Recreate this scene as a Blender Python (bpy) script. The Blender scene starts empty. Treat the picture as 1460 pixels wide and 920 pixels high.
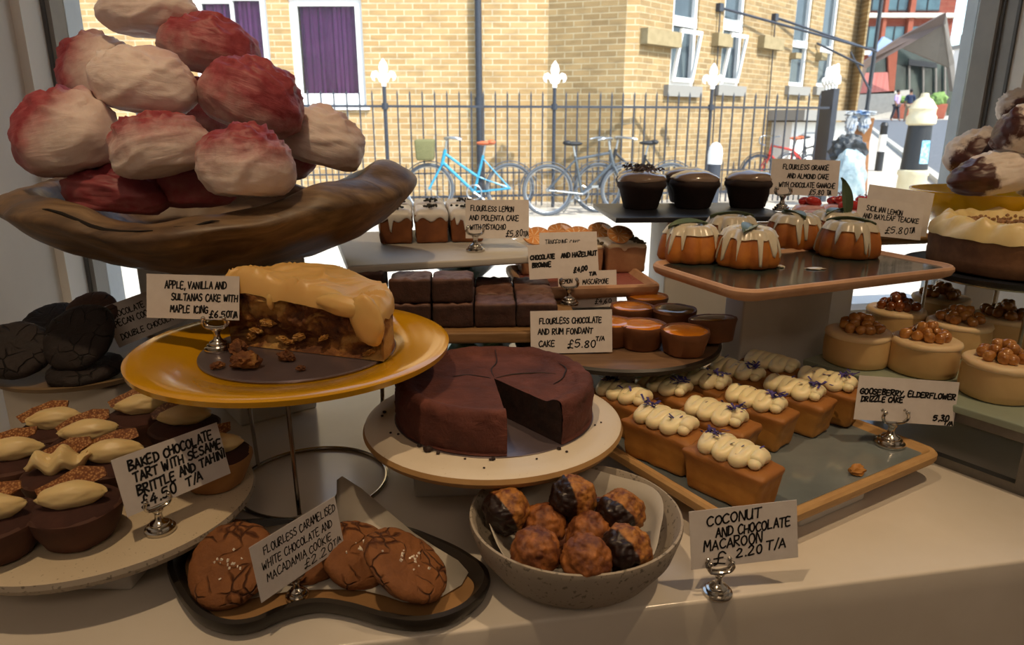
import bpy, bmesh, math, random
from mathutils import Vector, Matrix, Euler, noise

# ------------------------------------------------------------------ camera, sky, sun, lamps, exposure
R = math.radians
PW, PH, FPX = 1460, 920, 1000.0
PITCH = R(16.0)
SP, CP = math.sin(PITCH), math.cos(PITCH)
CT = 0.78                 # counter top above the pavement
CAMZ = CT + 0.44
sc = bpy.context.scene
COL = sc.collection

cam_d = bpy.data.cameras.new('camera')
cam = bpy.data.objects.new('camera', cam_d)
COL.objects.link(cam)
cam.location = (0, 0, CAMZ)
cam.rotation_euler = (math.pi / 2 - PITCH, 0, 0)
cam_d.sensor_width = 36.0
cam_d.lens = FPX / PW * 36.0
cam_d.clip_start = 0.02
cam_d.clip_end = 400
cam_d.dof.use_dof = True
cam_d.dof.focus_distance = 0.85
cam_d.dof.aperture_fstop = 11.0
sc.camera = cam

vs = sc.view_settings
vs.view_transform = 'Standard'
try:
    vs.look = 'None'
except Exception:
    pass
vs.gamma = 1.0
vs.use_curve_mapping = False
vs.exposure = 0.0

SUN_DIR = Vector((0.62, -0.60, 0.95)).normalized()      # towards the sun
world = bpy.data.worlds.new('world')
sc.world = world
world.use_nodes = True
wn = world.node_tree
wn.nodes.clear()
w_out = wn.nodes.new('ShaderNodeOutputWorld')
w_bg = wn.nodes.new('ShaderNodeBackground')
w_sky = wn.nodes.new('ShaderNodeTexSky')
w_sky.sky_type = 'NISHITA'
w_sky.sun_disc = False
w_sky.sun_elevation = math.asin(SUN_DIR.z)
w_sky.sun_rotation = math.atan2(SUN_DIR.x, SUN_DIR.y)
w_sky.air_density = 1.0
w_sky.dust_density = 1.0
w_mix = wn.nodes.new('ShaderNodeMix')                     # thin bright haze over the blue
w_mix.data_type = 'RGBA'
w_mix.inputs[0].default_value = 0.45
w_mix.inputs[7].default_value = (1.35, 1.45, 1.48, 1)
wn.links.new(w_sky.outputs[0], w_mix.inputs[6])
wn.links.new(w_mix.outputs[2], w_bg.inputs[0])
wn.links.new(w_bg.outputs[0], w_out.inputs[0])
w_bg.inputs[1].default_value = 0.66

def lamp(name, kind, loc, energy, color, target=None, **kw):
    d = bpy.data.lights.new(name, kind)
    d.energy = energy
    d.color = color
    for k, v in kw.items():
        setattr(d, k, v)
    o = bpy.data.objects.new(name, d)
    COL.objects.link(o)
    o.location = loc
    if target is not None:
        o.rotation_euler = (Vector(target) - Vector(loc)).to_track_quat('-Z', 'Y').to_euler()
    return o

lamp('sun', 'SUN', SUN_DIR * 30, 7.4, (1.0, 0.95, 0.86), (0, 0, 0), angle=R(0.6))
# warm ceiling spots of the shop, over and behind the person looking at the counter
WARM = (1.0, 0.71, 0.42)
lamp('ceiling_spot', 'SPOT', (0.80, 0.45, 2.7), 48, WARM, (0.50, 0.90, CT), spot_size=R(44), spot_blend=0.35, shadow_soft_size=0.03)
lamp('ceiling_spot', 'SPOT', (-0.35, 0.25, 2.75), 46, WARM, (-0.25, 0.70, CT), spot_size=R(48), spot_blend=0.4, shadow_soft_size=0.03)
# soft light of the lit shop room behind
lamp('room_lamp', 'AREA', (0.2, -1.6, 2.75), 25, (1.0, 0.76, 0.55), (0.1, 0.2, CT), shape='RECTANGLE', size=1.6, size_y=1.2)

# ------------------------------------------------------------------ pixel -> place (frame 1460 x 920)
def at(px, py, D):
    """point at depth D (along the viewing axis) seen at the pixel"""
    u, v = (px - 730) / FPX, (py - 460) / FPX
    return Vector((u * D, D * (CP - SP * v), CAMZ - D * (SP + CP * v)))

def onh(px, py, h):
    """point at height h above the counter seen at the pixel"""
    v = (py - 460) / FPX
    return at(px, py, (CAMZ - CT - h) / (SP + CP * v))

def onz(px, py, z):
    v = (py - 460) / FPX
    return at(px, py, (CAMZ - z) / (SP + CP * v))

def ony(px, py, Y):
    v = (py - 460) / FPX
    return at(px, py, Y / (CP - SP * v))

# ------------------------------------------------------------------ mesh helpers
def link(o):
    COL.objects.link(o)
    return o

def mesh_obj(name, bm, m, parent=None, loc=None, rot=None, smooth=True, sharp=40):
    bm.normal_update()
    if smooth:
        lim = R(sharp)
        for e in bm.edges:
            if len(e.link_faces) == 2 and e.calc_face_angle(0) > lim:
                e.smooth = False
        for f in bm.faces:
            f.smooth = True
    me = bpy.data.meshes.new(name)
    bm.to_mesh(me)
    bm.free()
    ms = m if isinstance(m, (list, tuple)) else [m]
    for x in ms:
        me.materials.append(x)
    o = bpy.data.objects.new(name, me)
    link(o)
    if parent is not None:
        o.parent = parent
    if loc is not None:
        o.location = loc
    if rot is not None:
        o.rotation_euler = rot
    return o

def tag(o, label, cat, group=None, kind=None):
    o['label'] = label
    o['category'] = cat
    if group:
        o['group'] = group
    if kind:
        o['kind'] = kind
    return o

def thing(name, label, cat, loc=(0, 0, 0), rz=0.0, group=None, rot=None):
    o = bpy.data.objects.new(name, None)
    o.empty_display_size = 0.05
    link(o)
    o.location = loc
    o.rotation_euler = rot if rot is not None else (0, 0, rz)
    return tag(o, label, cat, group)

def struct(name, bm, m, **kw):
    o = mesh_obj(name, bm, m, **kw)
    o['kind'] = 'structure'
    return o

def dup(root, loc, rz=0.0, label=None, rot=None, scale=None):
    r = root.copy()
    link(r)
    r.location = loc
    r.rotation_euler = rot if rot is not None else (0, 0, rz)
    if scale:
        r.scale = scale if not isinstance(scale, (int, float)) else (scale,) * 3
    if label:
        r['label'] = label
    for ch in list(root.children):
        c = ch.copy()
        link(c)
        c.parent = r
        for g in list(ch.children):
            d = g.copy()
            link(d)
            d.parent = c
    return r

def NB():
    return bmesh.new()

def box(bm, x0, x1, y0, y1, z0, z1, mat=0, M=None):
    v = [bm.verts.new((x, y, z)) for x in (x0, x1) for y in (y0, y1) for z in (z0, z1)]
    if M is not None:
        for q in v:
            q.co = M @ q.co
    for idx in ((0, 1, 3, 2), (4, 6, 7, 5), (0, 4, 5, 1), (2, 3, 7, 6), (0, 2, 6, 4), (1, 5, 7, 3)):
        f = bm.faces.new([v[i] for i in idx])
        f.material_index = mat
    return v

def rbox(bm, sx, sy, sz, r, n=4, cr=3, off=(0, 0, 0), M=None, taper=None):
    """box with rounded edges; rests on z=0, centred in x and y"""
    def axis(h):
        a = []
        for i in range(cr):
            a.append(-h + r * (1 - math.cos(math.pi / 2 * i / cr)) * 1.0)
        inner = [-(h - r) + 2 * (h - r) * i / n for i in range(n + 1)]
        b = [-q for q in reversed(a)]
        return a + inner + b
    X, Y, Z = axis(sx / 2), axis(sy / 2), axis(sz / 2)
    hx, hy, hz = sx / 2, sy / 2, sz / 2
    cache = {}
    def V(p):
        k = tuple(round(c, 7) for c in p)
        if k not in cache:
            q = Vector(p)
            c = Vector((max(-(hx - r), min(hx - r, q.x)), max(-(hy - r), min(hy - r, q.y)), max(-(hz - r), min(hz - r, q.z))))
            d = q - c
            if d.length > 1e-9:
                q = c + d.normalized() * r
            q.z += hz
            if taper:
                s = taper + (1 - taper) * (q.z / sz)
                q.x *= s
                q.y *= s
            q += Vector(off)
            if M is not None:
                q = M @ q
            cache[k] = bm.verts.new(q)
        return cache[k]
    def face(a, b, c, d):
        vs_ = [V(a), V(b), V(c), V(d)]
        if len(set(vs_)) == 4:
            try:
                bm.faces.new(vs_)
            except ValueError:
                pass
    for s in (-1, 1):
        for A, B, mk in ((X, Y, lambda a, b: (a, b, s * hz)), (Y, Z, lambda a, b: (s * hx, a, b)), (Z, X, lambda a, b: (b, s * hy, a))):
            for i in range(len(A) - 1):
                for j in range(len(B) - 1):
                    q = [mk(A[i], B[j]), mk(A[i + 1], B[j]), mk(A[i + 1], B[j + 1]), mk(A[i], B[j + 1])]
                    if s < 0:
                        q.reverse()
                    face(*q)

def lathe(bm, prof, seg=48, fx=None, mat=0, a0=0.0, a1=2 * math.pi):
    """revolve [(r,z)...]; a radius of 0 makes a pole; fx(angle, r, z) -> (x, y, z)"""
    full = abs(a1 - a0 - 2 * math.pi) < 1e-6
    n = seg if full else seg + 1
    rings = []
    for (r, z) in prof:
        if r <= 1e-7:
            p = fx(0.0, 0.0, z) if fx else (0, 0, z)
            rings.append([bm.verts.new(p)])
        else:
            ring = []
            for i in range(n):
                a = a0 + (a1 - a0) * i / seg
                p = fx(a, r, z) if fx else (r * math.cos(a), r * math.sin(a), z)
                ring.append(bm.verts.new(p))
            rings.append(ring)
    for A, B in zip(rings, rings[1:]):
        m = seg if full else seg
        for i in range(m):
            j = (i + 1) % n
            if len(A) == 1 and len(B) == 1:
                continue
            if len(A) == 1:
                f = bm.faces.new((A[0], B[j], B[i]))
            elif len(B) == 1:
                f = bm.faces.new((A[i], A[j], B[0]))
            else:
                f = bm.faces.new((A[i], A[j], B[j], B[i]))
            f.material_index = mat
    return rings

def tube(bm, pts, r, seg=8, closed=False, caps=True, flat=None):
    pts = [Vector(p) for p in pts]
    n = len(pts)
    rings = []
    up = None
    for i, p in enumerate(pts):
        a = pts[(i - 1) % n] if (closed or i > 0) else p
        b = pts[(i + 1) % n] if (closed or i < n - 1) else p
        t = (b - a)
        t = t.normalized() if t.length > 1e-9 else Vector((0, 0, 1))
        if up is None:
            up = Vector((0, 0, 1)) if abs(t.z) < 0.9 else Vector((1, 0, 0))
        s = t.cross(up)
        if s.length < 1e-6:
            s = t.cross(Vector((1, 0.3, 0.2)))
        s.normalize()
        w = s.cross(t).normalized()
        up = w
        rr = r[i] if isinstance(r, (list, tuple)) else r
        ring = []
        for k in range(seg):
            an = 2 * math.pi * k / seg
            ring.append(bm.verts.new(p + s * (math.cos(an) * rr) + w * (math.sin(an) * rr * (flat or 1.0))))
        rings.append(ring)
    m = n if closed else n - 1
    for i in range(m):
        A, B = rings[i], rings[(i + 1) % n]
        for k in range(seg):
            l = (k + 1) % seg
            bm.faces.new((A[k], A[l], B[l], B[k]))
    if caps and not closed:
        bm.faces.new(list(reversed(rings[0])))
        bm.faces.new(rings[-1])

def prism(bm, pts, z0, z1, M=None, mat=0):
    a = [bm.verts.new((p[0], p[1], z0)) for p in pts]
    b = [bm.verts.new((p[0], p[1], z1)) for p in pts]
    if M is not None:
        for q in a + b:
            q.co = M @ q.co
    n = len(pts)
    fs = [bm.faces.new(list(reversed(a))), bm.faces.new(b)]
    for i in range(n):
        j = (i + 1) % n
        fs.append(bm.faces.new((a[i], a[j], b[j], b[i])))
    for f in fs:
        f.material_index = mat
    return a, b

def blob(bm, rx, ry, rz, sub=3, amp=0.0, freq=1.0, seed=0.0, M=None, flat=None, pw=1.0):
    """lumpy ellipsoid; amp is a share of the radius"""
    res = bmesh.ops.create_icosphere(bm, subdivisions=sub, radius=1.0)
    off = Vector((seed * 3.7, seed * 1.3 + 5, seed * 2.1))
    for v in res['verts']:
        d = v.co.normalized()
        k = 1.0
        if amp:
            k += amp * (noise.noise(d * freq + off) + 0.5 * noise.noise(d * freq * 2.3 + off))
        p = d * k
        if pw != 1.0:
            p = Vector([math.copysign(abs(c) ** pw, c) for c in p])
        p = Vector((p.x * rx, p.y * ry, p.z * rz))
        if flat is not None and p.z < -rz * flat:
            p.z = -rz * flat + (p.z + rz * flat) * 0.15
        v.co = M @ p if M is not None else p
    return res['verts']

def rough(bm, amp, freq, seed=0.0, verts=None):
    bm.normal_update()
    off = Vector((seed * 5.1, seed * 2.7, seed * 1.9))
    mv = []
    for v in (verts or bm.verts):
        p = v.co * freq + off
        mv.append((v, v.normal * (amp * (noise.noise(p) + 0.5 * noise.noise(p * 2.1) + 0.25 * noise.noise(p * 4.3)))))
    for v, d in mv:
        v.co += d

def smooth_path(pts, n=6, closed=False):
    pts = [Vector(p) for p in pts]
    out = []
    N = len(pts)
    for i in range(N if closed else N - 1):
        if closed:
            p0, p1, p2, p3 = pts[(i - 1) % N], pts[i], pts[(i + 1) % N], pts[(i + 2) % N]
        else:
            p0, p1, p2, p3 = pts[max(i - 1, 0)], pts[i], pts[i + 1], pts[min(i + 2, N - 1)]
        for k in range(n):
            t = k / n
            out.append(0.5 * ((2 * p1) + (p2 - p0) * t + (2 * p0 - 5 * p1 + 4 * p2 - p3) * t * t + (3 * p1 - p0 - 3 * p2 + p3) * t ** 3))
    if not closed:
        out.append(pts[-1])
    return out

def rot_to(ex, ey, ez, o):
    return Matrix(((ex.x, ey.x, ez.x, o.x), (ex.y, ey.y, ez.y, o.y), (ex.z, ey.z, ez.z, o.z), (0, 0, 0, 1)))

# ------------------------------------------------------------------ materials
def lin(c):
    if isinstance(c, str):
        c = c.lstrip('#')
        c = [int(c[i:i + 2], 16) / 255 for i in (0, 2, 4)]
    return tuple((x / 12.92 if x <= 0.04045 else ((x + 0.055) / 1.055) ** 2.4) for x in c[:3]) + (1.0,)

class NT:
    def __init__(self, name):
        self.m = bpy.data.materials.new(name)
        self.m.use_nodes = True
        self.t = self.m.node_tree
        self.n = self.t.nodes
        self.b = self.n['Principled BSDF']
        self.tc = self.n.new('ShaderNodeTexCoord')
    def new(self, k, **kw):
        x = self.n.new(k)
        for a, v in kw.items():
            setattr(x, a, v)
        return x
    def ln(self, a, b):
        self.t.links.new(a, b)
    def coords(self, scale=(1, 1, 1), rot=(0, 0, 0), loc=(0, 0, 0), src='Object'):
        mp = self.new('ShaderNodeMapping')
        mp.inputs['Scale'].default_value = scale
        mp.inputs['Rotation'].default_value = rot
        mp.inputs['Location'].default_value = loc
        self.ln(self.tc.outputs[src], mp.inputs[0])
        return mp.outputs[0]
    def noise(self, vec, scale, detail=4, rough=0.55, dist=0.0):
        x = self.new('ShaderNodeTexNoise')
        x.inputs['Scale'].default_value = scale
        x.inputs['Detail'].default_value = detail
        x.inputs['Roughness'].default_value = rough
        x.inputs['Distortion'].default_value = dist
        self.ln(vec, x.inputs['Vector'])
        return x.outputs['Fac']
    def ramp(self, fac, stops, interp='LINEAR'):
        x = self.new('ShaderNodeValToRGB')
        x.color_ramp.interpolation = interp
        el = x.color_ramp.elements
        while len(el) < len(stops):
            el.new(0.5)
        for e, (p, c) in zip(el, stops):
            e.position = p
            e.color = lin(c) if not isinstance(c, float) else (c, c, c, 1)
        self.ln(fac, x.inputs[0])
        return x.outputs[0]
    def math(self, op, a, b=None, clamp=False):
        x = self.new('ShaderNodeMath', operation=op, use_clamp=clamp)
        for i, q in enumerate((a, b)):
            if q is None:
                continue
            if isinstance(q, (int, float)):
                x.inputs[i].default_value = q
            else:
                self.ln(q, x.inputs[i])
        return x.outputs[0]
    def mix(self, fac, a, b):
        x = self.new('ShaderNodeMix', data_type='RGBA')
        for i, q in ((0, fac), (6, a), (7, b)):
            if isinstance(q, (int, float)):
                x.inputs[i].default_value = q
            elif isinstance(q, (str, tuple)):
                x.inputs[i].default_value = lin(q)
            else:
                self.ln(q, x.inputs[i])
        return x.outputs[2]
    def bump(self, h, strength=0.3, dist=0.002, prev=None):
        x = self.new('ShaderNodeBump')
        x.inputs['Strength'].default_value = strength
        x.inputs['Distance'].default_value = dist
        self.ln(h, x.inputs['Height'])
        if prev is not None:
            self.ln(prev, x.inputs['Normal'])
        self.ln(x.outputs[0], self.b.inputs['Normal'])
        return x.outputs[0]
    def set(self, **kw):
        for k, v in kw.items():
            i = self.b.inputs[k.replace('_', ' ')]
            if isinstance(v, (int, float)):
                i.default_value = v
            elif isinstance(v, (str, tuple)):
                i.default_value = lin(v)
            else:
                self.ln(v, i)
        return self

def simple(name, c1, c2=None, scale=30, rng=(0.35, 0.65), rough=0.5, metal=0.0, bump=0.0, bscale=None, bdist=0.001, sss=0.0, sssr=(0.01, 0.005, 0.003), coat=0.0, stretch=(1, 1, 1), detail=5, dist=0.0, spec=None):
    t = NT(name)
    v = t.coords(stretch)
    if c2 is not None:
        n = t.noise(v, scale, detail, 0.6, dist)
        t.set(Base_Color=t.ramp(n, [(rng[0], c1), (rng[1], c2)]))
    else:
        t.set(Base_Color=c1)
    t.set(Roughness=rough, Metallic=metal)
    if bump:
        t.bump(t.noise(v, bscale or scale * 2, 6, 0.6), bump, bdist)
    if sss:
        t.set(Subsurface_Weight=sss)
        t.b.inputs['Subsurface Radius'].default_value = sssr
        t.b.inputs['Subsurface Scale'].default_value = 1.0
    if coat:
        t.set(Coat_Weight=coat, Coat_Roughness=0.12)
    if spec is not None:
        t.b.inputs['Specular IOR Level'].default_value = spec
    return t.m

MAT = {}
MAT['white_paint'] = simple('white_paint', '#e4e1db', '#ebe8e3', 3, rough=0.55, bump=0.05, bscale=60)
MAT['plaster'] = simple('plaster', '#e0dad2', '#e8e3db', 4, rough=0.8, bump=0.1, bscale=40)
MAT['block'] = simple('block_white', '#c9c5be', '#d3cfc8', 6, rough=0.5, bump=0.04, bscale=80)
MAT['counter'] = simple('counter_white', '#cfc6b8', '#d8d0c4', 5, rough=0.17, bump=0.02, bscale=90)
MAT['counter_front'] = simple('counter_front', '#c6bdb0', '#cdc4b8', 4, rough=0.5)
MAT['grey_frame'] = simple('grey_frame', '#8f8f8d', '#9b9a97', 12, rough=0.55)
MAT['dark_gasket'] = simple('dark_gasket', '#5a5b5c', rough=0.6)
MAT['chrome'] = simple('chrome', '#c9c4bb', rough=0.16, metal=1.0)
MAT['wire'] = simple('wire_steel', '#b4aea6', rough=0.2, metal=1.0)
MAT['steel_frame'] = simple('steel_frame', '#6d6a66', '#7e7a75', 40, rough=0.45, metal=0.7)
MAT['card'] = simple('card_paper', '#cdc5c0', '#d5cec9', 40, rough=0.85)
MAT['ink'] = simple('ink', '#0c0b0d', rough=0.6)
def paper_mat():
    t = NT('baking_paper')
    n = t.noise(t.coords(), 25, 5)
    t.set(Base_Color=t.ramp(n, [(0.35, '#cfc8bc'), (0.65, '#dbd5c9')]), Roughness=0.6)
    t.bump(t.noise(t.coords(), 40, 5), 0.2, 0.001)
    tl = t.new('ShaderNodeBsdfTranslucent'); tl.inputs[0].default_value = lin('#d8cfbf')
    mx = t.new('ShaderNodeMixShader'); mx.inputs[0].default_value = 0.4
    t.ln(t.b.outputs[0], mx.inputs[1]); t.ln(tl.outputs[0], mx.inputs[2])
    t.ln(mx.outputs[0], t.n['Material Output'].inputs[0])
    return t.m
MAT['paper'] = paper_mat()
MAT['warm_ceiling'] = simple('warm_grey_ceiling', '#9a8b79', '#a39482', 4, rough=0.9)
MAT['dim_wall'] = simple('brown_back_wall', '#6a5c4e', '#746557', 4, rough=0.9)

# ------------------------------------------------------------------ the shop window bay
WA = R(10.3)
WL = Vector((-0.815, 1.30, 0))
WW = 1.907                       # clear width of the window
SX = Vector((math.cos(WA), math.sin(WA), 0))
TX = Vector((-math.sin(WA), math.cos(WA), 0))
MW = rot_to(SX, TX, Vector((0, 0, 1)), WL)      # s along the window, t outwards

def sbox(bm, s0, s1, t0, t1, z0, z1):
    box(bm, s0, s1, t0, t1, z0, z1, M=MW)

def shell():
    H = 2.9
    bm = NB(); sbox(bm, -0.14, 0.0, -3.2, -0.09, 0.0, H); struct('wall_left', bm, MAT['plaster'])
    bm = NB(); sbox(bm, WW, WW + 0.14, -3.2, -0.085, 0.0, H); struct('wall_right', bm, MAT['plaster'])
    bm = NB(); sbox(bm, -0.14, WW + 0.14, -3.34, -3.2, 0.0, H); struct('wall_back', bm, MAT['dim_wall'])
    bm = NB()
    sbox(bm, -0.14, WW + 0.14, 0.0, 0.14, 0.0, CT - 0.002)
    sbox(bm, -0.14, WW + 0.14, -0.09, 0.14, 2.45, H)
    struct('wall_front', bm, MAT['plaster'])
    bm = NB(); sbox(bm, -0.14, WW + 0.14, -3.34, 0.14, H, H + 0.12); struct('ceiling', bm, MAT['warm_ceiling'])
    bm = NB(); sbox(bm, -0.14, WW + 0.14, -3.34, 0.0, -0.05, 0.004); struct('floor', bm, simple('shop_floor', '#8a7a68', '#9a8a76', 5, rough=0.5))
    # window: white inner lining, dark gasket, grey outer jambs, sill and the pane
    w = bpy.data.objects.new('window_1', None); link(w); w['kind'] = 'structure'
    bm = NB()
    sbox(bm, -0.14, 0.014, -0.0895, -0.014, CT, 2.45)
    sbox(bm, WW - 0.004, WW + 0.14, -0.0845, -0.05, CT, 2.45)
    mesh_obj('frame', bm, MAT['white_paint'], w, sharp=30)
    bm = NB()
    sbox(bm, -0.14, 0.019, -0.014, -0.006, CT, 2.45)
    sbox(bm, WW - 0.008, WW + 0.14, -0.05, -0.043, CT, 2.45)
    sbox(bm, WW - 0.010, WW + 0.14, -0.012, -0.003, CT, 2.45)
    mesh_obj('gasket', bm, MAT['dark_gasket'], w)
    bm = NB()
    sbox(bm, -0.14, 0.026, -0.006, 0.13, CT, 2.45)
    sbox(bm, WW - 0.016, WW + 0.14, -0.003, 0.088, CT, 2.45)
    sbox(bm, WW - 0.006, WW + 0.14, -0.043, -0.012, CT, 2.45)
    mesh_obj('jamb', bm, MAT['grey_frame'], w)
    bm = NB(); sbox(bm, 0.026, WW - 0.016, 0.004, 0.13, CT - 0.002, CT + 0.012); mesh_obj('sill', bm, MAT['white_paint'], w)
    t = NT('window_glass')
    tr = t.new('ShaderNodeBsdfTransparent'); tr.inputs[0].default_value = (0.96, 0.975, 0.97, 1)
    gl = t.new('ShaderNodeBsdfGlossy'); gl.inputs['Roughness'].default_value = 0.01
    fr = t.new('ShaderNodeFresnel'); fr.inputs[0].default_value = 1.3
    mx = t.new('ShaderNodeMixShader')
    t.ln(fr.outputs[0], mx.inputs[0]); t.ln(tr.outputs[0], mx.inputs[1]); t.ln(gl.outputs[0], mx.inputs[2])
    t.ln(mx.outputs[0], t.n['Material Output'].inputs[0])
    MAT['glass'] = t.m
    bm = NB(); sbox(bm, 0.026, WW - 0.016, 0.05, 0.056, CT + 0.012, 2.45); mesh_obj('glass', bm, t.m, w, smooth=False)
    # light through the pane is sampled through a portal
    d = bpy.data.lights.new('window_portal', 'AREA'); d.shape = 'RECTANGLE'; d.size = WW; d.size_y = 2.45 - CT
    d.cycles.is_portal = True
    o = bpy.data.objects.new('window_portal', d); link(o)
    c = WL + SX * (WW / 2) + TX * 0.045; c.z = (2.45 + CT) / 2
    o.location = c
    o.rotation_euler = (-TX).to_track_quat('-Z', 'Y').to_euler()
    # counter
    ct = thing('shop_counter', 'cream white display counter running below the shop window', 'counter', WL + SX * 0.9 - TX * 0.45, WA)
    bm = NB(); rbox(bm, WW - 0.006, 0.896 - 0.004, 0.22, 0.004, n=8, off=(WW / 2 - 0.9, 0, CT - 0.22)); mesh_obj('worktop', bm, MAT['counter'], ct)
    bm = NB(); box(bm, -0.9 + 0.003, WW - 0.903, -0.438, 0.44, 0.005, CT - 0.22); mesh_obj('front_panel', bm, MAT['counter_front'], ct)
shell()

# ------------------------------------------------------------------ the street
RAMP0, RAMPK = 12.0, 0.040
def gz(y):
    return 0.0 if y < RAMP0 else (y - RAMP0) * RAMPK

def stone_mat():
    t = NT('paving_slabs')
    v = t.coords((1, 1, 1))
    b = t.new('ShaderNodeTexBrick'); b.inputs['Scale'].default_value = 1.0
    b.inputs['Brick Width'].default_value = 0.6; b.inputs['Row Height'].default_value = 0.45
    b.inputs['Mortar Size'].default_value = 0.006
    t.ln(v, b.inputs['Vector'])
    for i, c in ((1, '#b3aa9c'), (2, '#bdb4a6'), (3, '#8f877b')):
        b.inputs[i].default_value = lin(c)
    n = t.ramp(t.noise(v, 3, 6), [(0.3, '#b0a89c'), (0.7, '#c3bbae')])
    t.set(Base_Color=t.mix(0.5, b.outputs[0], n), Roughness=0.85)
    return t.m

def brick_mat(name, c1, c2, mortar, row=0.085, width=0.26, msize=0.009, dirt='#736145'):
    t = NT(name)
    v = t.coords((1, 1, 1), (R(-90), 0, 0))
    b = t.new('ShaderNodeTexBrick'); b.inputs['Scale'].default_value = 1.0
    b.inputs['Brick Width'].default_value = width; b.inputs['Row Height'].default_value = row
    b.inputs['Mortar Size'].default_value = msize; b.inputs['Mortar Smooth'].default_value = 0.3
    b.inputs['Bias'].default_value = 0.0
    t.ln(v, b.inputs['Vector'])
    for i, c in ((1, c1), (2, c2), (3, mortar)):
        b.inputs[i].default_value = lin(c)
    st = t.noise(t.coords((3.5, 3.5, 11.0)), 1.0, 3)
    col = t.mix(t.math('MULTIPLY', t.ramp(st, [(0.45, 0.0), (0.72, 1.0)]), 0.45), b.outputs[0], dirt)
    big = t.noise(t.coords((0.6, 0.6, 0.6)), 1.5, 4)
    col = t.mix(t.math('MULTIPLY', t.ramp(big, [(0.4, 0.0), (0.7, 1.0)]), 0.35), col, c2)
    t.set(Base_Color=col, Roughness=0.9)
    t.bump(t.math('MULTIPLY', b.outputs['Fac'], -1.0), 0.5, 0.01)
    return t.m

MAT['paving'] = stone_mat()
MAT['asphalt'] = simple('asphalt', '#56585c', '#66686c', 8, rough=0.9)
MAT['kerb'] = simple('kerb_stone', '#a8a39a', '#b5b0a7', 4, rough=0.85)
MAT['brick'] = brick_mat('yellow_brick', '#bd9f70', '#ac8b5c', '#ccbd9f')
MAT['brick_b'] = brick_mat('yellow_brick_darker', '#a98d61', '#8d744e', '#b6a684', dirt='#5e4f37')  # darker, browner tone of the yellow brick for the angled faces
MAT['upvc'] = simple('white_window_frame', '#e6e6e4', rough=0.4)
MAT['iron'] = simple('painted_iron', '#2b2f38', '#343944', 30, rough=0.5)
MAT['white_iron'] = simple('white_painted_iron', '#f2f2ef', rough=0.5)
MAT['curtain'] = simple('purple_curtain', '#84397a', '#9a4a8e', 3, rough=0.9)
MAT['dark_room'] = simple('dark_interior', '#17161a', rough=0.9)
MAT['pane'] = simple('house_pane', '#39434a', '#475258', 2, rough=0.08)
MAT['stone'] = simple('stone_ledge', '#9d8c69', '#8f7f5d', 10, rough=0.9)
MAT['grey_sill'] = simple('grey_sill', '#8d8a84', rough=0.8)

def ground():
    bm = NB()
    ys = [1.3, 4, 8, RAMP0, 20, 40, 70, 120]
    xs = [-22, 60]
    g = [[bm.verts.new((x, y, gz(y) - 0.002)) for x in xs] for y in ys]
    for a, b in zip(g, g[1:]):
        bm.faces.new((a[0], a[1], b[1], b[0]))
    struct('pavement', bm, MAT['paving'], smooth=False)
    k0 = Vector((8.0, 13.3, 0)); kd = Vector((0.42, 1.0, 0))
    def edge(y, off):
        return k0.x + kd.x * (y - k0.y) + off
    ys = [1.6, 6, RAMP0, 25, 45]
    bm = NB()
    rows = [(bm.verts.new((edge(y, 0.16), y, gz(y) + 0.004)), bm.verts.new((edge(y, 9.0), y, gz(y) + 0.004))) for y in ys]
    for a, b in zip(rows, rows[1:]):
        bm.faces.new((a[0], a[1], b[1], b[0]))
    struct('road', bm, MAT['asphalt'], smooth=False)
    bm = NB()
    for y0, y1 in zip(ys, ys[1:]):
        v = []
        for y in (y0, y1):
            for x, z in ((edge(y, -0.02), 0.0), (edge(y, -0.02), 0.10), (edge(y, 0.16), 0.10), (edge(y, 0.16), 0.0)):
                v.append(bm.verts.new((x, y, gz(y) + z)))
        for i in range(3):
            bm.faces.new((v[i], v[i + 1], v[i + 5], v[i + 4]))
    struct('kerb', bm, MAT['kerb'], smooth=False)
ground()

def holed_wall(bm, x0, x1, z0, z1, holes, depth=0.12):
    """front at y=0, with recessed openings"""
    xs = sorted({x0, x1, *[h[0] for h in holes], *[h[1] for h in holes]})
    zs = sorted({z0, z1, *[h[2] for h in holes], *[h[3] for h in holes]})
    for a, b in zip(xs, xs[1:]):
        for c, d in zip(zs, zs[1:]):
            mx_, mz_ = (a + b) / 2, (c + d) / 2
            if any(h[0] < mx_ < h[1] and h[2] < mz_ < h[3] for h in holes):
                continue
            bm.faces.new([bm.verts.new(p) for p in ((a, 0, c), (b, 0, c), (b, 0, d), (a, 0, d))])
    for h in holes:
        a, b, c, d = h
        for q in (((a, 0, c), (a, 0, d), (a, depth, d), (a, depth, c)), ((b, 0, d), (b, 0, c), (b, depth, c), (b, depth, d)),
                  ((a, 0, c), (a, depth, c), (b, depth, c), (b, 0, c)), ((a, 0, d), (b, 0, d), (b, depth, d), (a, depth, d))):
            bm.faces.new([bm.verts.new(p) for p in q])
    bmesh.ops.remove_doubles(bm, verts=bm.verts, dist=1e-4)
    # thickness behind
    box(bm, x0, x1, 0.3, 0.45, z0, z1)

def line_hit(px, P0, d):
    """distance along a vertical wall plane (through P0, direction d) seen in column px (near the horizon)"""
    # X = u*D with D = Y*CP + const*SP ; use z at eye level
    u = (px - 730) / FPX
    # P0.x + d.x t = u * CP * (P0.y + d.y t)
    return (u * CP * P0.y - P0.x) / (d.x - u * CP * d.y)

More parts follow.
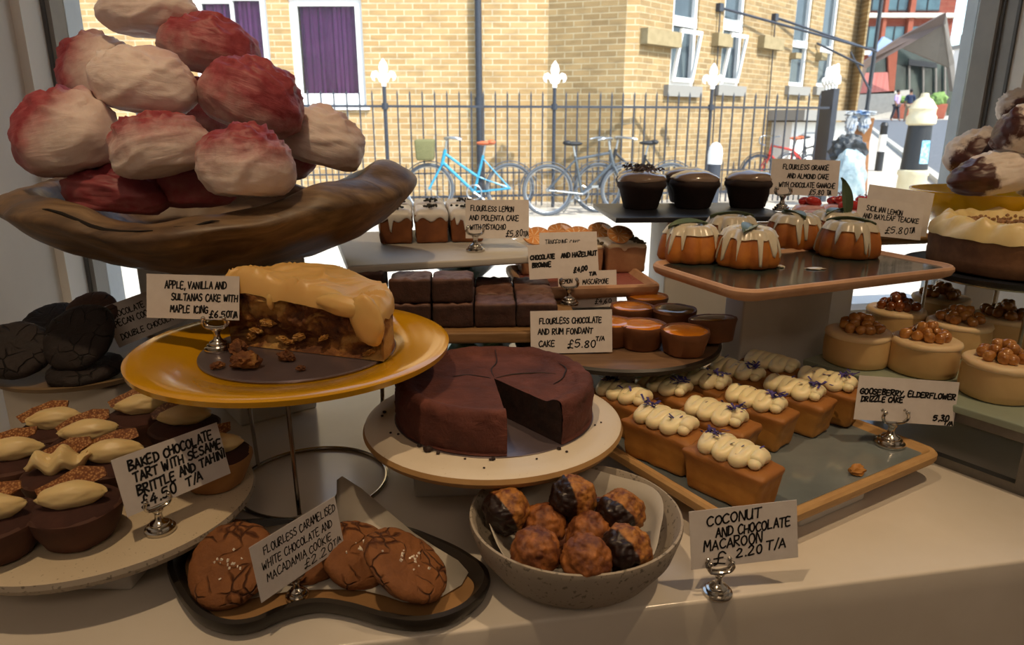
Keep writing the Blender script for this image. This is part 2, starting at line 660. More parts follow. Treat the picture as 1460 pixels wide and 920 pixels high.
def frame_ring(bm, x0, x1, z0, z1, w, y0, y1, wb=None):
    wb = wb or w
    box(bm, x0, x0 + w, y0, y1, z0, z1)
    box(bm, x1 - w, x1, y0, y1, z0, z1)
    box(bm, x0 + w, x1 - w, y0, y1, z1 - w, z1)
    box(bm, x0 + w, x1 - w, y0, y1, z0, z0 + wb)

def house():
    YA = 11.2
    hb = thing('brick_house', 'yellow brick house across the pavement with purple curtains behind its windows', 'building', (0, YA, 0))
    top = 6.5
    # face A looks straight at the shop
    xa0 = -9.0
    A0 = Vector((xa0, YA, 0)); dA = Vector((1, 0, 0))
    tA = line_hit(780, A0, dA)
    def zA(py, Y=YA):
        v = (py - 460) / FPX
        return CAMZ - Y / (CP - SP * v) * (SP + CP * v)
    def wallpart(P0, d, length, holes, m, name='wall'):
        bm = NB()
        holed_wall(bm, 0, length, 0, top, holes)
        o = mesh_obj(name, bm, m, hb, P0 - hb.location, (0, 0, math.atan2(d.y, d.x)), smooth=False)
        return o
    w1 = (line_hit(289, A0, dA), line_hit(394, A0, dA), zA(152), zA(-12))
    w2 = (line_hit(424, A0, dA), line_hit(524, A0, dA), zA(150), zA(-4))
    wallpart(A0, dA, tA, [w1, w2], MAT['brick'])
    def part(name, bm, m, P0, d, parent=hb, smooth=False):
        if parent is hb:
            return mesh_obj(name, bm, m, hb, P0 - hb.location, (0, 0, math.atan2(d.y, d.x)), smooth=smooth)
        return mesh_obj(name, bm, m, parent, smooth=smooth)
    for k, (a, b, c, d) in enumerate((w1, w2)):
        bm = NB(); frame_ring(bm, a, b, c, d, 0.11, 0.05, 0.13, wb=0.17); box(bm, a - 0.05, b + 0.05, -0.05, 0.1, c - 0.07, c)
        wo = part('window', bm, MAT['upvc'], A0, dA)
        bm = NB(); box(bm, a + 0.1, b - 0.1, 0.09, 0.1, c + 0.15, d - 0.1); part('pane', bm, MAT['glass'], A0, dA, wo)
        bm = NB()
        n = 60
        r0 = None
        for i in range(n + 1):
            x = a + 0.1 + (b - a - 0.2) * i / n
            y = 0.22 + 0.05 * math.sin(i * 0.8 + 0.6 * math.sin(i * 0.23)) + 0.02 * math.sin(i * 2.1 + 1)
            r = (bm.verts.new((x, y, c + 0.1)), bm.verts.new((x, y + 0.01, d)))
            if r0:
                bm.faces.new((r0[0], r[0], r[1], r0[1]))
            r0 = r
        part('curtain', bm, MAT['curtain'], A0, dA, wo, True)
        if k == 0:
            bm = NB(); frame_ring(bm, a + 0.1, a + 0.62, c + 0.8, d - 0.1, 0.05, 0.07, 0.12); part('casement', bm, MAT['upvc'], A0, dA, wo)
    # pier right of the drainpipe
    # face B turns slightly away
    B0 = A0 + dA * tA
    dB = Vector((0.94, -0.34, 0)).normalized()
    tB = line_hit(887, B0, dB)
    wallpart(B0, dB, tB, [], MAT['brick_b'])
    C0 = B0 + dB * tB
    dS = Vector((1, 0, 0)); tS = line_hit(905, C0, dS)
    wallpart(C0, dS, tS, [], MAT['brick'])
    C1 = C0 + dS * tS
    dC = Vector((1, 1, 0)).normalized()
    tC = line_hit(1207, C1, dC)
    def zC(py, t):
        P = C1 + dC * t
        v = (py - 460) / FPX
        return CAMZ - P.y / (CP - SP * v) * (SP + CP * v)
    wins = []
    for (a, b, bot, mid0, mid1) in ((951, 986, 122, 38, 24), (1021, 1049, 122, 44, 28), (1119, 1141, 123, 68, 58), (1158, 1177, 124, 75, 66)):
        ta, tb = line_hit(a, C1, dC), line_hit(b, C1, dC)
        tm = (ta + tb) / 2
        wins.append((ta, tb, zC(bot, tm), zC(-70, tm), zC(mid0, tm), zC(mid1, tm)))
    wallpart(C1, dC, tC, [w[:4] for w in wins], MAT['brick_b'])
    for k, (a, b, c, d, m0, m1) in enumerate(wins):
        bm = NB(); frame_ring(bm, a, b, c, d, 0.07, 0.03, 0.12); box(bm, a, b, 0.02, 0.12, m0, m1)
        wo = part('window', bm, MAT['upvc'], C1, dC)
        bm = NB(); box(bm, a + 0.05, b - 0.05, 0.09, 0.10, c + 0.05, d - 0.05); part('pane', bm, MAT['pane'], C1, dC, wo)
        if k < 2:   # bottom sash tilted open
            bm = NB()
            Mh = Matrix.Translation((0, -0.02, c + 0.05)) @ Matrix.Rotation(R(9), 4, 'X') @ Matrix.Translation((0, 0, -c - 0.05))
            v0 = len(bm.verts)
            frame_ring(bm, a + 0.06, b - 0.06, c + 0.05, m0 - 0.05, 0.06, 0.0, 0.04)
            for v in bm.verts:
                v.co = Mh @ v.co
            part('sash', bm, MAT['upvc'], C1, dC, wo)
        bm = NB(); box(bm, a - 0.15, b + 0.12, -0.09, 0.1, c - 0.17, c - 0.005); part('sill', bm, MAT['grey_sill'], C1, dC)
    # stone ledges between the windows
    for (a, b, y0, y1) in ((907, 955, 44, 66), (1006, 1026, 49, 67), (1070, 1098, 54, 71), (1116, 1124, 76, 84), (1152, 1160, 76, 86)):
        ta, tb = line_hit(a, C1, dC), line_hit(b, C1, dC); tm = (ta + tb) / 2
        bm = NB(); box(bm, ta, tb, -0.13, 0.05, zC(y1, tm), zC(y0, tm)); part('ledge', bm, MAT['stone'], C1, dC)
    # dark porch roof with a pale wall below
    ta, tb = line_hit(1094, C1, dC), line_hit(1182, C1, dC); tm = (ta + tb) / 2
    bm = NB(); box(bm, ta, tb, -0.7, 0.05, zC(172, tm), zC(158, tm)); part('porch_roof', bm, MAT['grey_sill'], C1, dC)
    bm = NB(); box(bm, ta + 0.2, tb, -0.4, 0.05, 0.0, zC(174, tm)); part('porch_wall', bm, MAT['white_paint'], C1, dC)
    # iron brackets above the pavement
    bm = NB()
    for (a, b) in (((1011, 11), (1196, 74)), ((1088, 25), (1200, 76)), ((1150, 62), (1184, 96)), ((1198, 74), (1198, 130))):
        P = []
        for (px, py), off in ((a, -0.06), (b, -0.9)):
            t = line_hit(px, C1, dC)
            P.append(Vector((t, off * 0.6, zC(py, t))))
        tube(bm, P, 0.022, 6)
    for (px, py) in ((1011, 11), (1088, 25)):
        t = line_hit(px, C1, dC); z = zC(py, t)
        box(bm, t - 0.06, t + 0.06, -0.08, 0.05, z - 0.06, z + 0.06)
        tube(bm, [(t, -0.05, z), (t + 0.1, -0.05, 0.3)], 0.012, 6)
    part('iron_bracket', bm, MAT['iron'], C1, dC)
    # bricked parapet and roof slab close the house
    bm = NB()
    foot = [(xa0, YA), (B0.x, B0.y), (C0.x, C0.y), (C1.x, C1.y), ((C1 + dC * tC).x, (C1 + dC * tC).y), (xa0, YA + 9)]
    prism(bm, [(x, y - YA) for x, y in foot], top, top + 0.15)
    mesh_obj('roof', bm, MAT['grey_sill'], hb, smooth=False)
    e = C1 + dC * tC
    bm = NB(); box(bm, e.x - 0.02, e.x + 0.02, e.y + 0.01 - YA, 5.0, 0, top); mesh_obj('wall', bm, MAT['brick_b'], hb, smooth=False)
    # drainpipe
    bm = NB()
    x = line_hit(684, A0, dA) + xa0
    tube(bm, [(x, -0.09, 0.0), (x, -0.09, top - 0.1)], 0.05, 12)
    for z in (1.45, 3.2):
        tube(bm, [(x, -0.09, z), (x, -0.09, z + 0.12)], 0.066, 12)
    mesh_obj('drainpipe', bm, MAT['iron'], hb)
    return C1, dC
HC1, HdC = house()

def fleur(bm, s=1.0, z0=0.0):
    """flat cast iron lily, about 0.36 tall"""
    mid = [(0, .36), (.045, .30), (.062, .24), (.05, .18), (.03, .12), (.03, .0), (-.03, .0), (-.03, .12), (-.05, .18), (-.062, .24), (-.045, .30)]
    side = [(.03, .10), (.055, .16), (.10, .20), (.15, .18), (.17, .13), (.15, .08), (.115, .065), (.125, .10), (.10, .125), (.075, .10), (.06, .06), (.03, .05)]
    Mx = Matrix.Translation((0, 0, z0)) @ Matrix.Rotation(R(90), 4, 'X')
    for poly in (mid, side, [(-x, y) for x, y in reversed(side)]):
        prism(bm, [(x * s, y * s) for x, y in poly], -0.018, 0.018, M=Mx)

def fence():
    P = [at(u, 150, d) for u, d in ((310, 9.25), (550, 9.6), (790, 9.99), (1012, 10.38), (1184, 10.7))]
    P = [Vector((p.x, p.y, 0)) for p in P]
    d = (P[3] - P[1]).normalized()
    o0 = P[1]
    f = thing('iron_fence', 'dark iron railing fence with white lily finials before the brick house', 'fence', o0, math.atan2(d.y, d.x))
    def loc(px):
        # distance along the fence line seen at column px
        return line_hit(px, o0, d)
    posts = [loc(px) for px in (310, 550, 790, 1012)]
    end = loc(1180)
    H, rail = 1.64, 1.42
    bm = NB()
    for z in (rail, 0.18):
        box(bm, posts[0] - 1.0, end, -0.02, 0.02, z - 0.016, z + 0.016)
    box(bm, posts[0] - 1.0, end, -0.015, 0.015, 0.50, 0.52)
    mesh_obj('rail', bm, MAT['iron'], f, smooth=False)
    proto = {}
    def bar(x, h, w, nm):
        if nm not in proto:
            b = NB()
            box(b, -w, w, -w, w, 0.03, h - 0.07)
            v = b.verts.new((0, 0, h))
            q = [b.verts.new((sx * w * 1.3, sy * w * 1.3, h - 0.07)) for sx, sy in ((-1, -1), (1, -1), (1, 1), (-1, 1))]
            for i in range(4):
                b.faces.new((q[i], q[(i + 1) % 4], v))
            b.faces.new(list(reversed(q)))
            proto[nm] = mesh_obj(nm, b, MAT['iron'], f, (x, 0, 0), smooth=False)
            return
        c = proto[nm].copy(); link(c); c.location = (x, 0, 0)
    xs = []
    allp = posts + [end]
    x = posts[0] - 0.98
    while x < posts[0] - 0.1:
        xs.append(x); x += 0.166
    for a, b in zip(allp, allp[1:]):
        n = max(2, round((b - a) / 0.168))
        xs += [a + (b - a) * i / n for i in range(1, n)]
    for x in xs:
        bar(x, H, 0.010, 'bar')
    small = [(xs[i] + xs[i + 1]) / 2 for i in range(len(xs) - 1) if xs[i + 1] - xs[i] < 0.25]
    for x in small[:48]:
        bar(x, 0.66, 0.007, 'short_bar')
    for p in posts:
        bm = NB(); tube(bm, [(p, 0, 0), (p, 0, 1.68)], 0.026, 8); tube(bm, [(p, 0, 1.38), (p, 0, 1.46)], 0.045, 8)
        mesh_obj('post', bm, MAT['iron'], f)
        bm = NB(); fleur(bm, 1.0, 1.68); mesh_obj('finial', bm, MAT['white_iron'], f, (p, 0, 0), smooth=False)
    # gate pier with a row of finials
    bm = NB()
    for i in range(4):
        xg = end + 0.06 + 0.11 * i
        box(bm, xg - 0.045, xg + 0.045, -0.05 + 0.25 * i, 0.05 + 0.25 * i, 0, 1.70)
    mesh_obj('gate_pier', bm, MAT['iron'], f, smooth=False)
    for i in range(4):
        bm = NB(); fleur(bm, 1.0, 1.70); mesh_obj('finial', bm, MAT['white_iron'], f, (end + 0.06 + 0.11 * i, 0.25 * i, 0), (0, 0, R(38)), smooth=False)
    return o0, d
fence()

# ---- bicycles
MAT['tyre'] = simple('grey_tyre', '#54585e', rough=0.8)
MAT['rim'] = simple('wheel_rim', '#a9adb0', rough=0.3, metal=0.8)
MAT['bike_blue'] = simple('blue_bike_paint', '#2f8fb0', rough=0.3)
MAT['bike_grey'] = simple('grey_bike_paint', '#565d63', rough=0.3, metal=0.4)
MAT['bike_red'] = simple('red_bike_paint', '#d43a2e', rough=0.35)
MAT['bike_black'] = simple('black_bike_paint', '#25272b', rough=0.4)
MAT['saddle_tan'] = simple('tan_saddle', '#b9603a', rough=0.6)
MAT['saddle_black'] = simple('black_saddle', '#202226', rough=0.6)
MAT['basket'] = simple('wicker_basket', '#77754f', '#5f5d3c', 60, rough=0.9, stretch=(1, 1, 4))

def bicycle(label, loc, rz, paint, saddle, step=True, basket=False, drop=False, wb=1.08, r=0.34):
    """local x: front wheel at -x, rear wheel at +x"""
    b = thing('bicycle', label, 'bicycle', loc, rz, 'bicycles parked along the railing')
    f, q = Vector((-wb / 2, 0, r)), Vector((wb / 2, 0, r))
    for c in (f, q):
        bm = NB()
        ring = [(c.x + (r - 0.02) * math.cos(a), 0, c.z + (r - 0.02) * math.sin(a)) for a in [2 * math.pi * i / 40 for i in range(40)]]
        tube(bm, ring, 0.022, 8, closed=True)
        w = mesh_obj('wheel', bm, MAT['tyre'], b)
        bm = NB()
        ring = [(c.x + (r - 0.045) * math.cos(a), 0, c.z + (r - 0.045) * math.sin(a)) for a in [2 * math.pi * i / 40 for i in range(40)]]
        tube(bm, ring, 0.010, 6, closed=True)
        for i in range(16):
            a = 2 * math.pi * i / 16
            tube(bm, [(c.x + 0.02 * math.cos(a + 0.5), 0.02 * (-1) ** i, c.z + 0.02 * math.sin(a + 0.5)), (c.x + (r - 0.05) * math.cos(a), 0, c.z + (r - 0.05) * math.sin(a))], 0.0016, 4)
        tube(bm, [(c.x, -0.05, c.z), (c.x, 0.05, c.z)], 0.022, 10)
        mesh_obj('rim', bm, MAT['rim'], w)
        bm = NB()
        a0, a1 = (R(20), R(170)) if c is f else (R(-10), R(165))
        tube(bm, [(c.x + (r + 0.025) * math.cos(a0 + (a1 - a0) * i / 20), 0, c.z + (r + 0.025) * math.sin(a0 + (a1 - a0) * i / 20)) for i in range(21)], 0.02, 6, flat=0.4)
        mesh_obj('mudguard', bm, MAT['tyre'], b)
    head_t, head_b = Vector((f.x + 0.23, 0, 0.86)), Vector((f.x + 0.18, 0, 0.66))
    bb = Vector((0.06, 0, 0.29))
    seat_t = Vector((wb / 2 - 0.36, 0, 0.78))
    bm = NB()
    tube(bm, [head_t, head_b], 0.024, 8)
    tube(bm, [head_b + Vector((0.01, 0, 0.03)), bb], 0.021, 8)
    tube(bm, [bb, seat_t], 0.019, 8)
    if step:
        mid = bb.lerp(seat_t, 0.42)
        tube(bm, smooth_path([head_t - Vector((0, 0, 0.06)), head_t.lerp(mid, 0.6) - Vector((0, 0, 0.03)), mid], 5), 0.018, 8)
    else:
        tube(bm, [head_t - Vector((0, 0, 0.04)), seat_t - Vector((0, 0, 0.04))], 0.019, 8)
    for s in (-1, 1):
        e = q + Vector((0, 0.06 * s, 0))
        tube(bm, [bb + Vector((0, 0.03 * s, 0)), e], 0.011, 6)
        tube(bm, [seat_t + Vector((0, 0.02 * s, -0.05)), e], 0.010, 6)
        if step:
            tube(bm, [bb.lerp(seat_t, 0.42) + Vector((0, 0.02 * s, 0)), e], 0.009, 6)
    mesh_obj('frame', bm, paint, b)
    bm = NB()
    for s in (-1, 1):
        tube(bm, [head_b + Vector((0, 0.035 * s, 0)), f + Vector((0, 0.055 * s, 0))], 0.015, 8)
    tube(bm, [head_b + Vector((0, -0.04, 0)), head_b + Vector((0, 0.04, 0))], 0.02, 8)
    mesh_obj('fork', bm, paint, b)
    bm = NB()
    st = head_t + Vector((0.02, 0, 0.12))
    tube(bm, [head_t, st], 0.014, 8)
    if drop:
        for s in (-1, 1):
            tube(bm, smooth_path([st, st + Vector((-0.03, 0.2 * s, 0)), st + Vector((-0.14, 0.21 * s, -0.02)), st + Vector((-0.15, 0.21 * s, -0.12)), st + Vector((-0.04, 0.21 * s, -0.16))], 5), 0.013, 8)
    else:
        for s in (-1, 1):
            tube(bm, smooth_path([st, st + Vector((-0.02, 0.12 * s, 0.03)), st + Vector((0.10, 0.27 * s, 0.03)), st + Vector((0.2, 0.28 * s, 0.01))], 5), 0.013, 8)
    mesh_obj('handlebar', bm, MAT['rim'], b)
    bm = NB()
    sp = seat_t + Vector((0.03, 0, 0.14))
    blob(bm, 0.13, 0.07, 0.03, 2, M=Matrix.Translation(sp + Vector((0.0, 0, 0.02))))
    blob(bm, 0.06, 0.085, 0.035, 2, M=Matrix.Translation(sp + Vector((0.08, 0, 0.03))))
    sd = mesh_obj('saddle', bm, saddle, b)
    bm = NB(); tube(bm, [seat_t, sp], 0.013, 8); mesh_obj('seat_post', bm, MAT['rim'], b)
    bm = NB()
    tube(bm, [(bb.x + 0.10 * math.cos(a), -0.05, bb.z + 0.10 * math.sin(a)) for a in [2 * math.pi * i / 20 for i in range(20)]], 0.008, 6, closed=True)
    tube(bm, [bb + Vector((0, -0.06, 0)), bb + Vector((0.14, -0.07, -0.10))], 0.011, 6)
    tube(bm, [bb + Vector((0, 0.06, 0)), bb + Vector((-0.14, 0.07, 0.10))], 0.011, 6)
    box(bm, bb.x + 0.10, bb.x + 0.19, -0.15, -0.07, bb.z - 0.12, bb.z - 0.09)
    box(bm, bb.x - 0.19, bb.x - 0.10, 0.07, 0.15, bb.z + 0.09, bb.z + 0.12)
    tube(bm, [bb + Vector((0, 0, 0)), bb + Vector((0, -0.06, 0))], 0.02, 8)
    mesh_obj('crank', bm, MAT['rim'], b)
    if basket:
        bm = NB()
        c = Vector((f.x + 0.02, 0, 0.74))
        rbox(bm, 0.27, 0.34, 0.27, 0.03, n=2, off=(c.x - 0.06, 0, c.z - 0.02), taper=0.85)
        mesh_obj('basket', bm, MAT['basket'], b)
    bm = NB()
    tube(bm, [(bb.x + 0.08, -0.06, 0.26), (bb.x + 0.22, -0.2, 0.012)], 0.009, 6)
    mesh_obj('kickstand', bm, MAT['rim'], b)
    return b

gb = onz(671, 303, 0)
bicycle('sky blue step-through bicycle with a wicker basket and tan saddle against the railing', (gb.x, gb.y - 0.1, 0), R(3), MAT['bike_blue'], MAT['saddle_tan'], True, True, wb=1.10)
gb = onz(832, 303, 0)
bicycle('grey bicycle with a straight crossbar and black saddle against the railing', (gb.x, gb.y - 0.32, 0), R(184), MAT['bike_grey'], MAT['saddle_black'], False, wb=1.05)
p = ony(1118, 245, 12.5)
bicycle('red bicycle with drop handlebars beyond the railing, left of the grey gate pier', (p.x, p.y, 0), R(12), MAT['bike_red'], MAT['saddle_tan'], False, False, True, wb=1.0)
p = ony(1152, 245, 13.3)
bicycle('black bicycle mostly hidden behind the red bicycle near the gate pier', (p.x, p.y, 0), R(205), MAT['bike_black'], MAT['saddle_black'], False, False, False, wb=1.0)
p = ony(905, 245, 9.85)
bicycle('dark bicycle with pale cloth on its rack behind the grey bicycle', (p.x, p.y, 0), R(2), MAT['bike_black'], MAT['saddle_black'], True, wb=1.0)

# ---- bollards, lamp post, rubbish bags, far buildings and people
MAT['cream_paint'] = simple('cream_paint', '#e3d6b4', '#d8c9a2', 8, rough=0.6)
MAT['bollard_black'] = simple('bollard_black', '#24262a', rough=0.5)
MAT['sticker'] = simple('blue_sticker', '#2f9bd0', '#bfe3ef', 30, rough=0.6)

def street_bits():
    # short white capped bollard by the fence
    p = onz(1019, 262, 0.12)
    p = ony(1019, 230, 9.3)
    b = thing('bollard', 'dark bollard with a white domed cap in front of the railing', 'bollard', (p.x, p.y, 0), 0, 'street bollards')
    bm = NB(); lathe(bm, [(0, 0), (0.085, 0), (0.085, 0.69), (0, 0.69)], 20); mesh_obj('post', bm, MAT['iron'], b)
    bm = NB(); lathe(bm, [(0.088, 0.69), (0.092, 0.82), (0.08, 0.90), (0.045, 0.95), (0, 0.965)], 20); mesh_obj('cap', bm, MAT['white_iron'], b)
    # ornate cream and black bollard
    p = ony(1309, 200, 8.6)
    b = thing('bollard', 'stout bollard with cream cap and base and blue stickers on its black shaft', 'bollard', (p.x, p.y, 0), 0, 'street bollards')
    zt = ony(1309, 133, 8.6).z
    prof = [(0, 0), (0.20, 0), (0.20, 0.10), (0.165, 0.14), (0.155, 0.62), (0.17, 0.64), (0.17, 0.69), (0.15, 0.70)]
    k = zt / 1.62
    bm = NB(); lathe(bm, [(r, z * k) for r, z in prof], 24); mesh_obj('base', bm, MAT['cream_paint'], b)
    bm = NB(); lathe(bm, [(0.148, 0.70 * k), (0.128, 1.24 * k)], 24); sh = mesh_obj('shaft', bm, MAT['bollard_black'], b)
    bm = NB(); lathe(bm, [(0.1465, 0.78 * k), (0.136, 1.06 * k)], 12, a0=R(-100), a1=R(-50)); mesh_obj('sticker', bm, MAT['sticker'], sh)
    bm = NB(); lathe(bm, [(0.128, 1.24 * k), (0.158, 1.26 * k), (0.160, 1.34 * k), (0.140, 1.37 * k), (0.142, 1.42 * k), (0.150, 1.44 * k), (0.09, 1.54 * k), (0.05, 1.57 * k), (0.04, 1.62 * k), (0, 1.625 * k)], 24); mesh_obj('cap', bm, MAT['cream_paint'], b)
    # far bollard with a white band
    p = ony(1256, 215, 16.0)
    b = thing('bollard', 'slim black bollard with a white band far along the kerb', 'bollard', (p.x, p.y, gz(p.y)), 0, 'street bollards')
    bm = NB(); lathe(bm, [(0, 0), (0.08, 0), (0.075, 0.95), (0.09, 0.97), (0.06, 1.04), (0, 1.06)], 16); sh = mesh_obj('post', bm, MAT['bollard_black'], b)
    bm = NB(); lathe(bm, [(0.0795, 0.42), (0.0785, 0.78)], 16); mesh_obj('band', bm, MAT['white_iron'], sh)
    # lamp post
    p = ony(1238, 140, 20.0)
    b = thing('lamp_post', 'tall thin black lamp post beyond the gate pier', 'lamp post', (p.x, p.y, gz(p.y)))
    bm = NB(); lathe(bm, [(0, 0), (0.12, 0), (0.12, 0.5), (0.08, 0.6), (0.07, 1.2), (0.055, 1.25), (0.05, 7.5), (0, 7.5)], 16); mesh_obj('post', bm, MAT['bollard_black'], b)
    bm = NB(); lathe(bm, [(0, 7.5), (0.15, 7.52), (0.25, 8.0), (0.1, 8.2), (0, 8.25)], 12); mesh_obj('lantern', bm, MAT['white_paint'], b)
    # rubbish bags leaning on the gate pier
    MAT['bag_pale'] = simple('pale_plastic_bag', '#8ea5ad', '#a9bac0', 12, rough=0.3, bump=0.6, bscale=14, bdist=0.03)
    MAT['bag_black'] = simple('black_plastic_bag', '#24282c', '#33383c', 12, rough=0.25, bump=0.8, bscale=14, bdist=0.03)
    MAT['orange_wood'] = simple('orange_board', '#8f5f33', '#80532b', 8, rough=0.7)
    p = ony(1211, 235, 9.9)
    bm = NB(); blob(bm, 0.24, 0.22, 0.42, 4, 0.22, 2.6, 3, M=Matrix.Translation((0, 0, 0.42)), flat=0.9)
    tag(mesh_obj('rubbish_bag', bm, MAT['bag_pale'], loc=(p.x, p.y, 0)), 'pale blue plastic rubbish bag at the foot of the gate pier', 'rubbish bag', 'rubbish bags')
    p = ony(1212, 190, 10.5)
    bm = NB(); blob(bm, 0.24, 0.2, 0.24, 4, 0.3, 3.0, 8, M=Matrix.Translation((0, 0, 0.80)))
    blob(bm, 0.2, 0.2, 0.36, 3, 0.2, 3.0, 9, M=Matrix.Translation((0, 0, 0.34)), flat=0.9)
    tag(mesh_obj('rubbish_bag', bm, MAT['bag_black'], loc=(p.x, p.y, 0)), 'shiny black rubbish bag heaped behind the pale blue bag', 'rubbish bag', 'rubbish bags')
    p = ony(1229, 190, 12.5)
    b = thing('sandwich_board', 'orange wooden board stand hung with white and blue cloths', 'board', (p.x, p.y, gz(p.y)))
    bm = NB()
    for s in (-1, 1):
        Mb = Matrix.Rotation(R(10 * s), 4, 'X')
        box(bm, -0.14, 0.14, -0.02 + 0.15 * s, 0.02 + 0.15 * s, 0, 1.25, M=Mb)
    mesh_obj('board', bm, MAT['orange_wood'], b, smooth=False)
    bm = NB(); blob(bm, 0.24, 0.10, 0.05, 4, 0.5, 3.5, 5, M=Matrix.Translation((-0.12, -0.1, 1.33))); blob(bm, 0.10, 0.06, 0.18, 4, 0.4, 3.5, 7, M=Matrix.Translation((-0.26, -0.12, 1.17))); blob(bm, 0.09, 0.05, 0.16, 4, 0.4, 3.5, 8, M=Matrix.Translation((-0.04, -0.12, 1.19)))
    mesh_obj('cloth', bm, simple('white_blue_cloth', '#a9adb0', '#4f6f96', 7, (0.5, 0.62), rough=0.9), b)

    # --- red brick office at the end of the street
    MAT['red_brick'] = brick_mat('red_brick', '#8a4434', '#7c3c2e', '#8a5d4c', 0.4, 1.2, 0.02, '#6b3327')
    MAT['red_pier'] = simple('red_pier', '#95513d', '#8a4937', 3, rough=0.9)
    MAT['band'] = simple('pale_band', '#d9d3c8', rough=0.8)
    MAT['office_glass'] = simple('office_glass', '#2f4652', '#4f6f78', 0.35, rough=0.08)
    Y = 70.0
    c0 = ony(1196, 150, Y); c1 = ony(1340, 150, Y)
    g = gz(Y)
    ob = thing('office_block', 'red brick office block with large dark windows at the street end', 'building', (c0.x, Y, g - 0.5))
    wd = c1.x - c0.x
    zs = [ony(1270, py, Y).z - g + 0.5 for py in (150, 76, 23, -35)]
    bm = NB(); box(bm, 0, wd, 0, 12, 0, zs[3] + 3); mesh_obj('wall', bm, MAT['red_brick'], ob, smooth=False)
    cols = [ony(px, 60, Y).x - c0.x for px in (1221, 1250, 1258, 1286, 1296, 1331)]
    for k in (1, 2):
        lo, hi = zs[k], zs[k + 1]
        for a, b2 in ((0, 1), (2, 3), (4, 5)):
            bm = NB(); box(bm, cols[a], cols[b2], -0.12, 0.3, lo + 0.4, hi - 0.9)
            wn_ = mesh_obj('window', bm, MAT['office_glass'], ob, smooth=False)
            bm = NB(); xm = (cols[a] + cols[b2]) / 2
            box(bm, xm - 0.04, xm + 0.04, -0.2, -0.1, lo + 0.4, hi - 0.9); box(bm, cols[a], cols[b2], -0.2, -0.1, lo + 0.4, lo + 0.52)
            mesh_obj('mullion', bm, MAT['bollard_black'], wn_, smooth=False)
    for i in (1, 3):
        bm = NB(); x0, x1 = cols[i], cols[i + 1] if i + 1 < len(cols) else wd
        box(bm, x0 + 0.1, x1 - 0.1, -0.5, 0.1, 0, zs[3] + 3); mesh_obj('pier', bm, MAT['red_pier'], ob, smooth=False)
    for k in (1, 2):
        bm = NB(); box(bm, -0.2, wd + 0.1, -0.7, 0.1, zs[k] - 0.18, zs[k] + 0.18); mesh_obj('band', bm, MAT['band'], ob, smooth=False)
    # --- café with the folded grey canopy
    MAT['canopy'] = simple('grey_canopy', '#77716b', '#827b74', 1.0, rough=0.8)
    MAT['canopy_edge'] = simple('canopy_edge', '#6d5a50', rough=0.7)
    MAT['pink_board'] = simple('pink_hoarding', '#b5655f', '#c17a72', 2, rough=0.8, stretch=(3, 3, 0.2))
    MAT['shopfront'] = simple('shopfront_glass', '#232a2c', '#3b4743', 0.8, rough=0.1)
    Yc = 48.0
    gc = gz(Yc)
    q = lambda px, py, Y=Yc: ony(px, py, Y)
    cf = thing('corner_cafe', 'low glazed corner building under a folded grey pointed canopy', 'building', (q(1290, 150).x, Yc, gc))
    org = cf.location
    def poly(name, pts, m, thick=0.25, parent=cf):
        bm = NB()
        V0 = [bm.verts.new(q(px, py, Yc + dy) - org) for px, py, dy in pts]
        V1 = [bm.verts.new(v.co + Vector((0, thick, 0))) for v in V0]
        bm.faces.new(V0); bm.faces.new(list(reversed(V1)))
        n = len(V0)
        for i in range(n):
            j = (i + 1) % n
            bm.faces.new((V0[j], V0[i], V1[i], V1[j]))
        bmesh.ops.recalc_face_normals(bm, faces=bm.faces)
        return mesh_obj(name, bm, m, parent, smooth=False)
    poly('shopfront', [(1276, 62, 1.5), (1360, 92, 1.5), (1358, 165, 1.5), (1274, 165, 1.5)], MAT['shopfront'])
    for px in (1297, 1317, 1335, 1348):
        poly('mullion', [(px - 1, 92, 1.3), (px + 1, 92, 1.3), (px + 1, 166, 1.3), (px - 1, 166, 1.3)], MAT['canopy'], 0.1)
    poly('sign_board', [(1296, 84, 1.2), (1336, 90, 1.2), (1336, 97, 1.2), (1296, 93, 1.2)], MAT['bollard_black'], 0.1)
    poly('red_pier', [(1266, 66, 1.0), (1281, 62, 1.0), (1275, 133, 1.0), (1268, 133, 1.0)], MAT['red_pier'])
    poly('side_glass', [(1232, 95, 1.2), (1268, 72, 1.2), (1266, 106, 1.2), (1228, 106, 1.2)], MAT['shopfront'])
    poly('pink_hoarding', [(1222, 104, 1.0), (1266, 103, 1.0), (1268, 133, 1.0), (1218, 135, 1.0)], MAT['pink_board'])
    poly('low_wall', [(1215, 134, 1.0), (1300, 128, 1.0), (1300, 168, 1.0), (1210, 170, 1.0)], MAT['kerb'])
    poly('canopy', [(1283, 66, -0.5), (1348, 33, -2.5), (1354, 96, -0.5)], MAT['canopy'])
    poly('canopy_edge', [(1222, 95, -0.4), (1283, 54, -0.7), (1349, 18, -2.8), (1348, 34, -2.6), (1284, 69, -0.6), (1236, 97, -0.4), (1222, 150, -0.4), (1218, 150, -0.4)], MAT['canopy_edge'], 0.4)
    poly('canopy_edge', [(1349, 19, -2.8), (1361, 90, -0.6), (1363, 130, -0.4), (1359, 130, -0.4), (1354, 95, -0.6), (1346, 34, -2.6)], MAT['canopy'], 0.4)
    poly('blue_awning', [(1212, 92, 0.5), (1232, 84, 0.5), (1230, 96, 0.5), (1216, 99, 0.5)], simple('blue_awning', '#2f55a8', rough=0.8))
    poly('pale_roof', [(1240, 80, 2.0), (1260, 52, 2.0), (1276, 60, 2.0)], simple('pale_blue_roof', '#9fb4d8', rough=0.8))
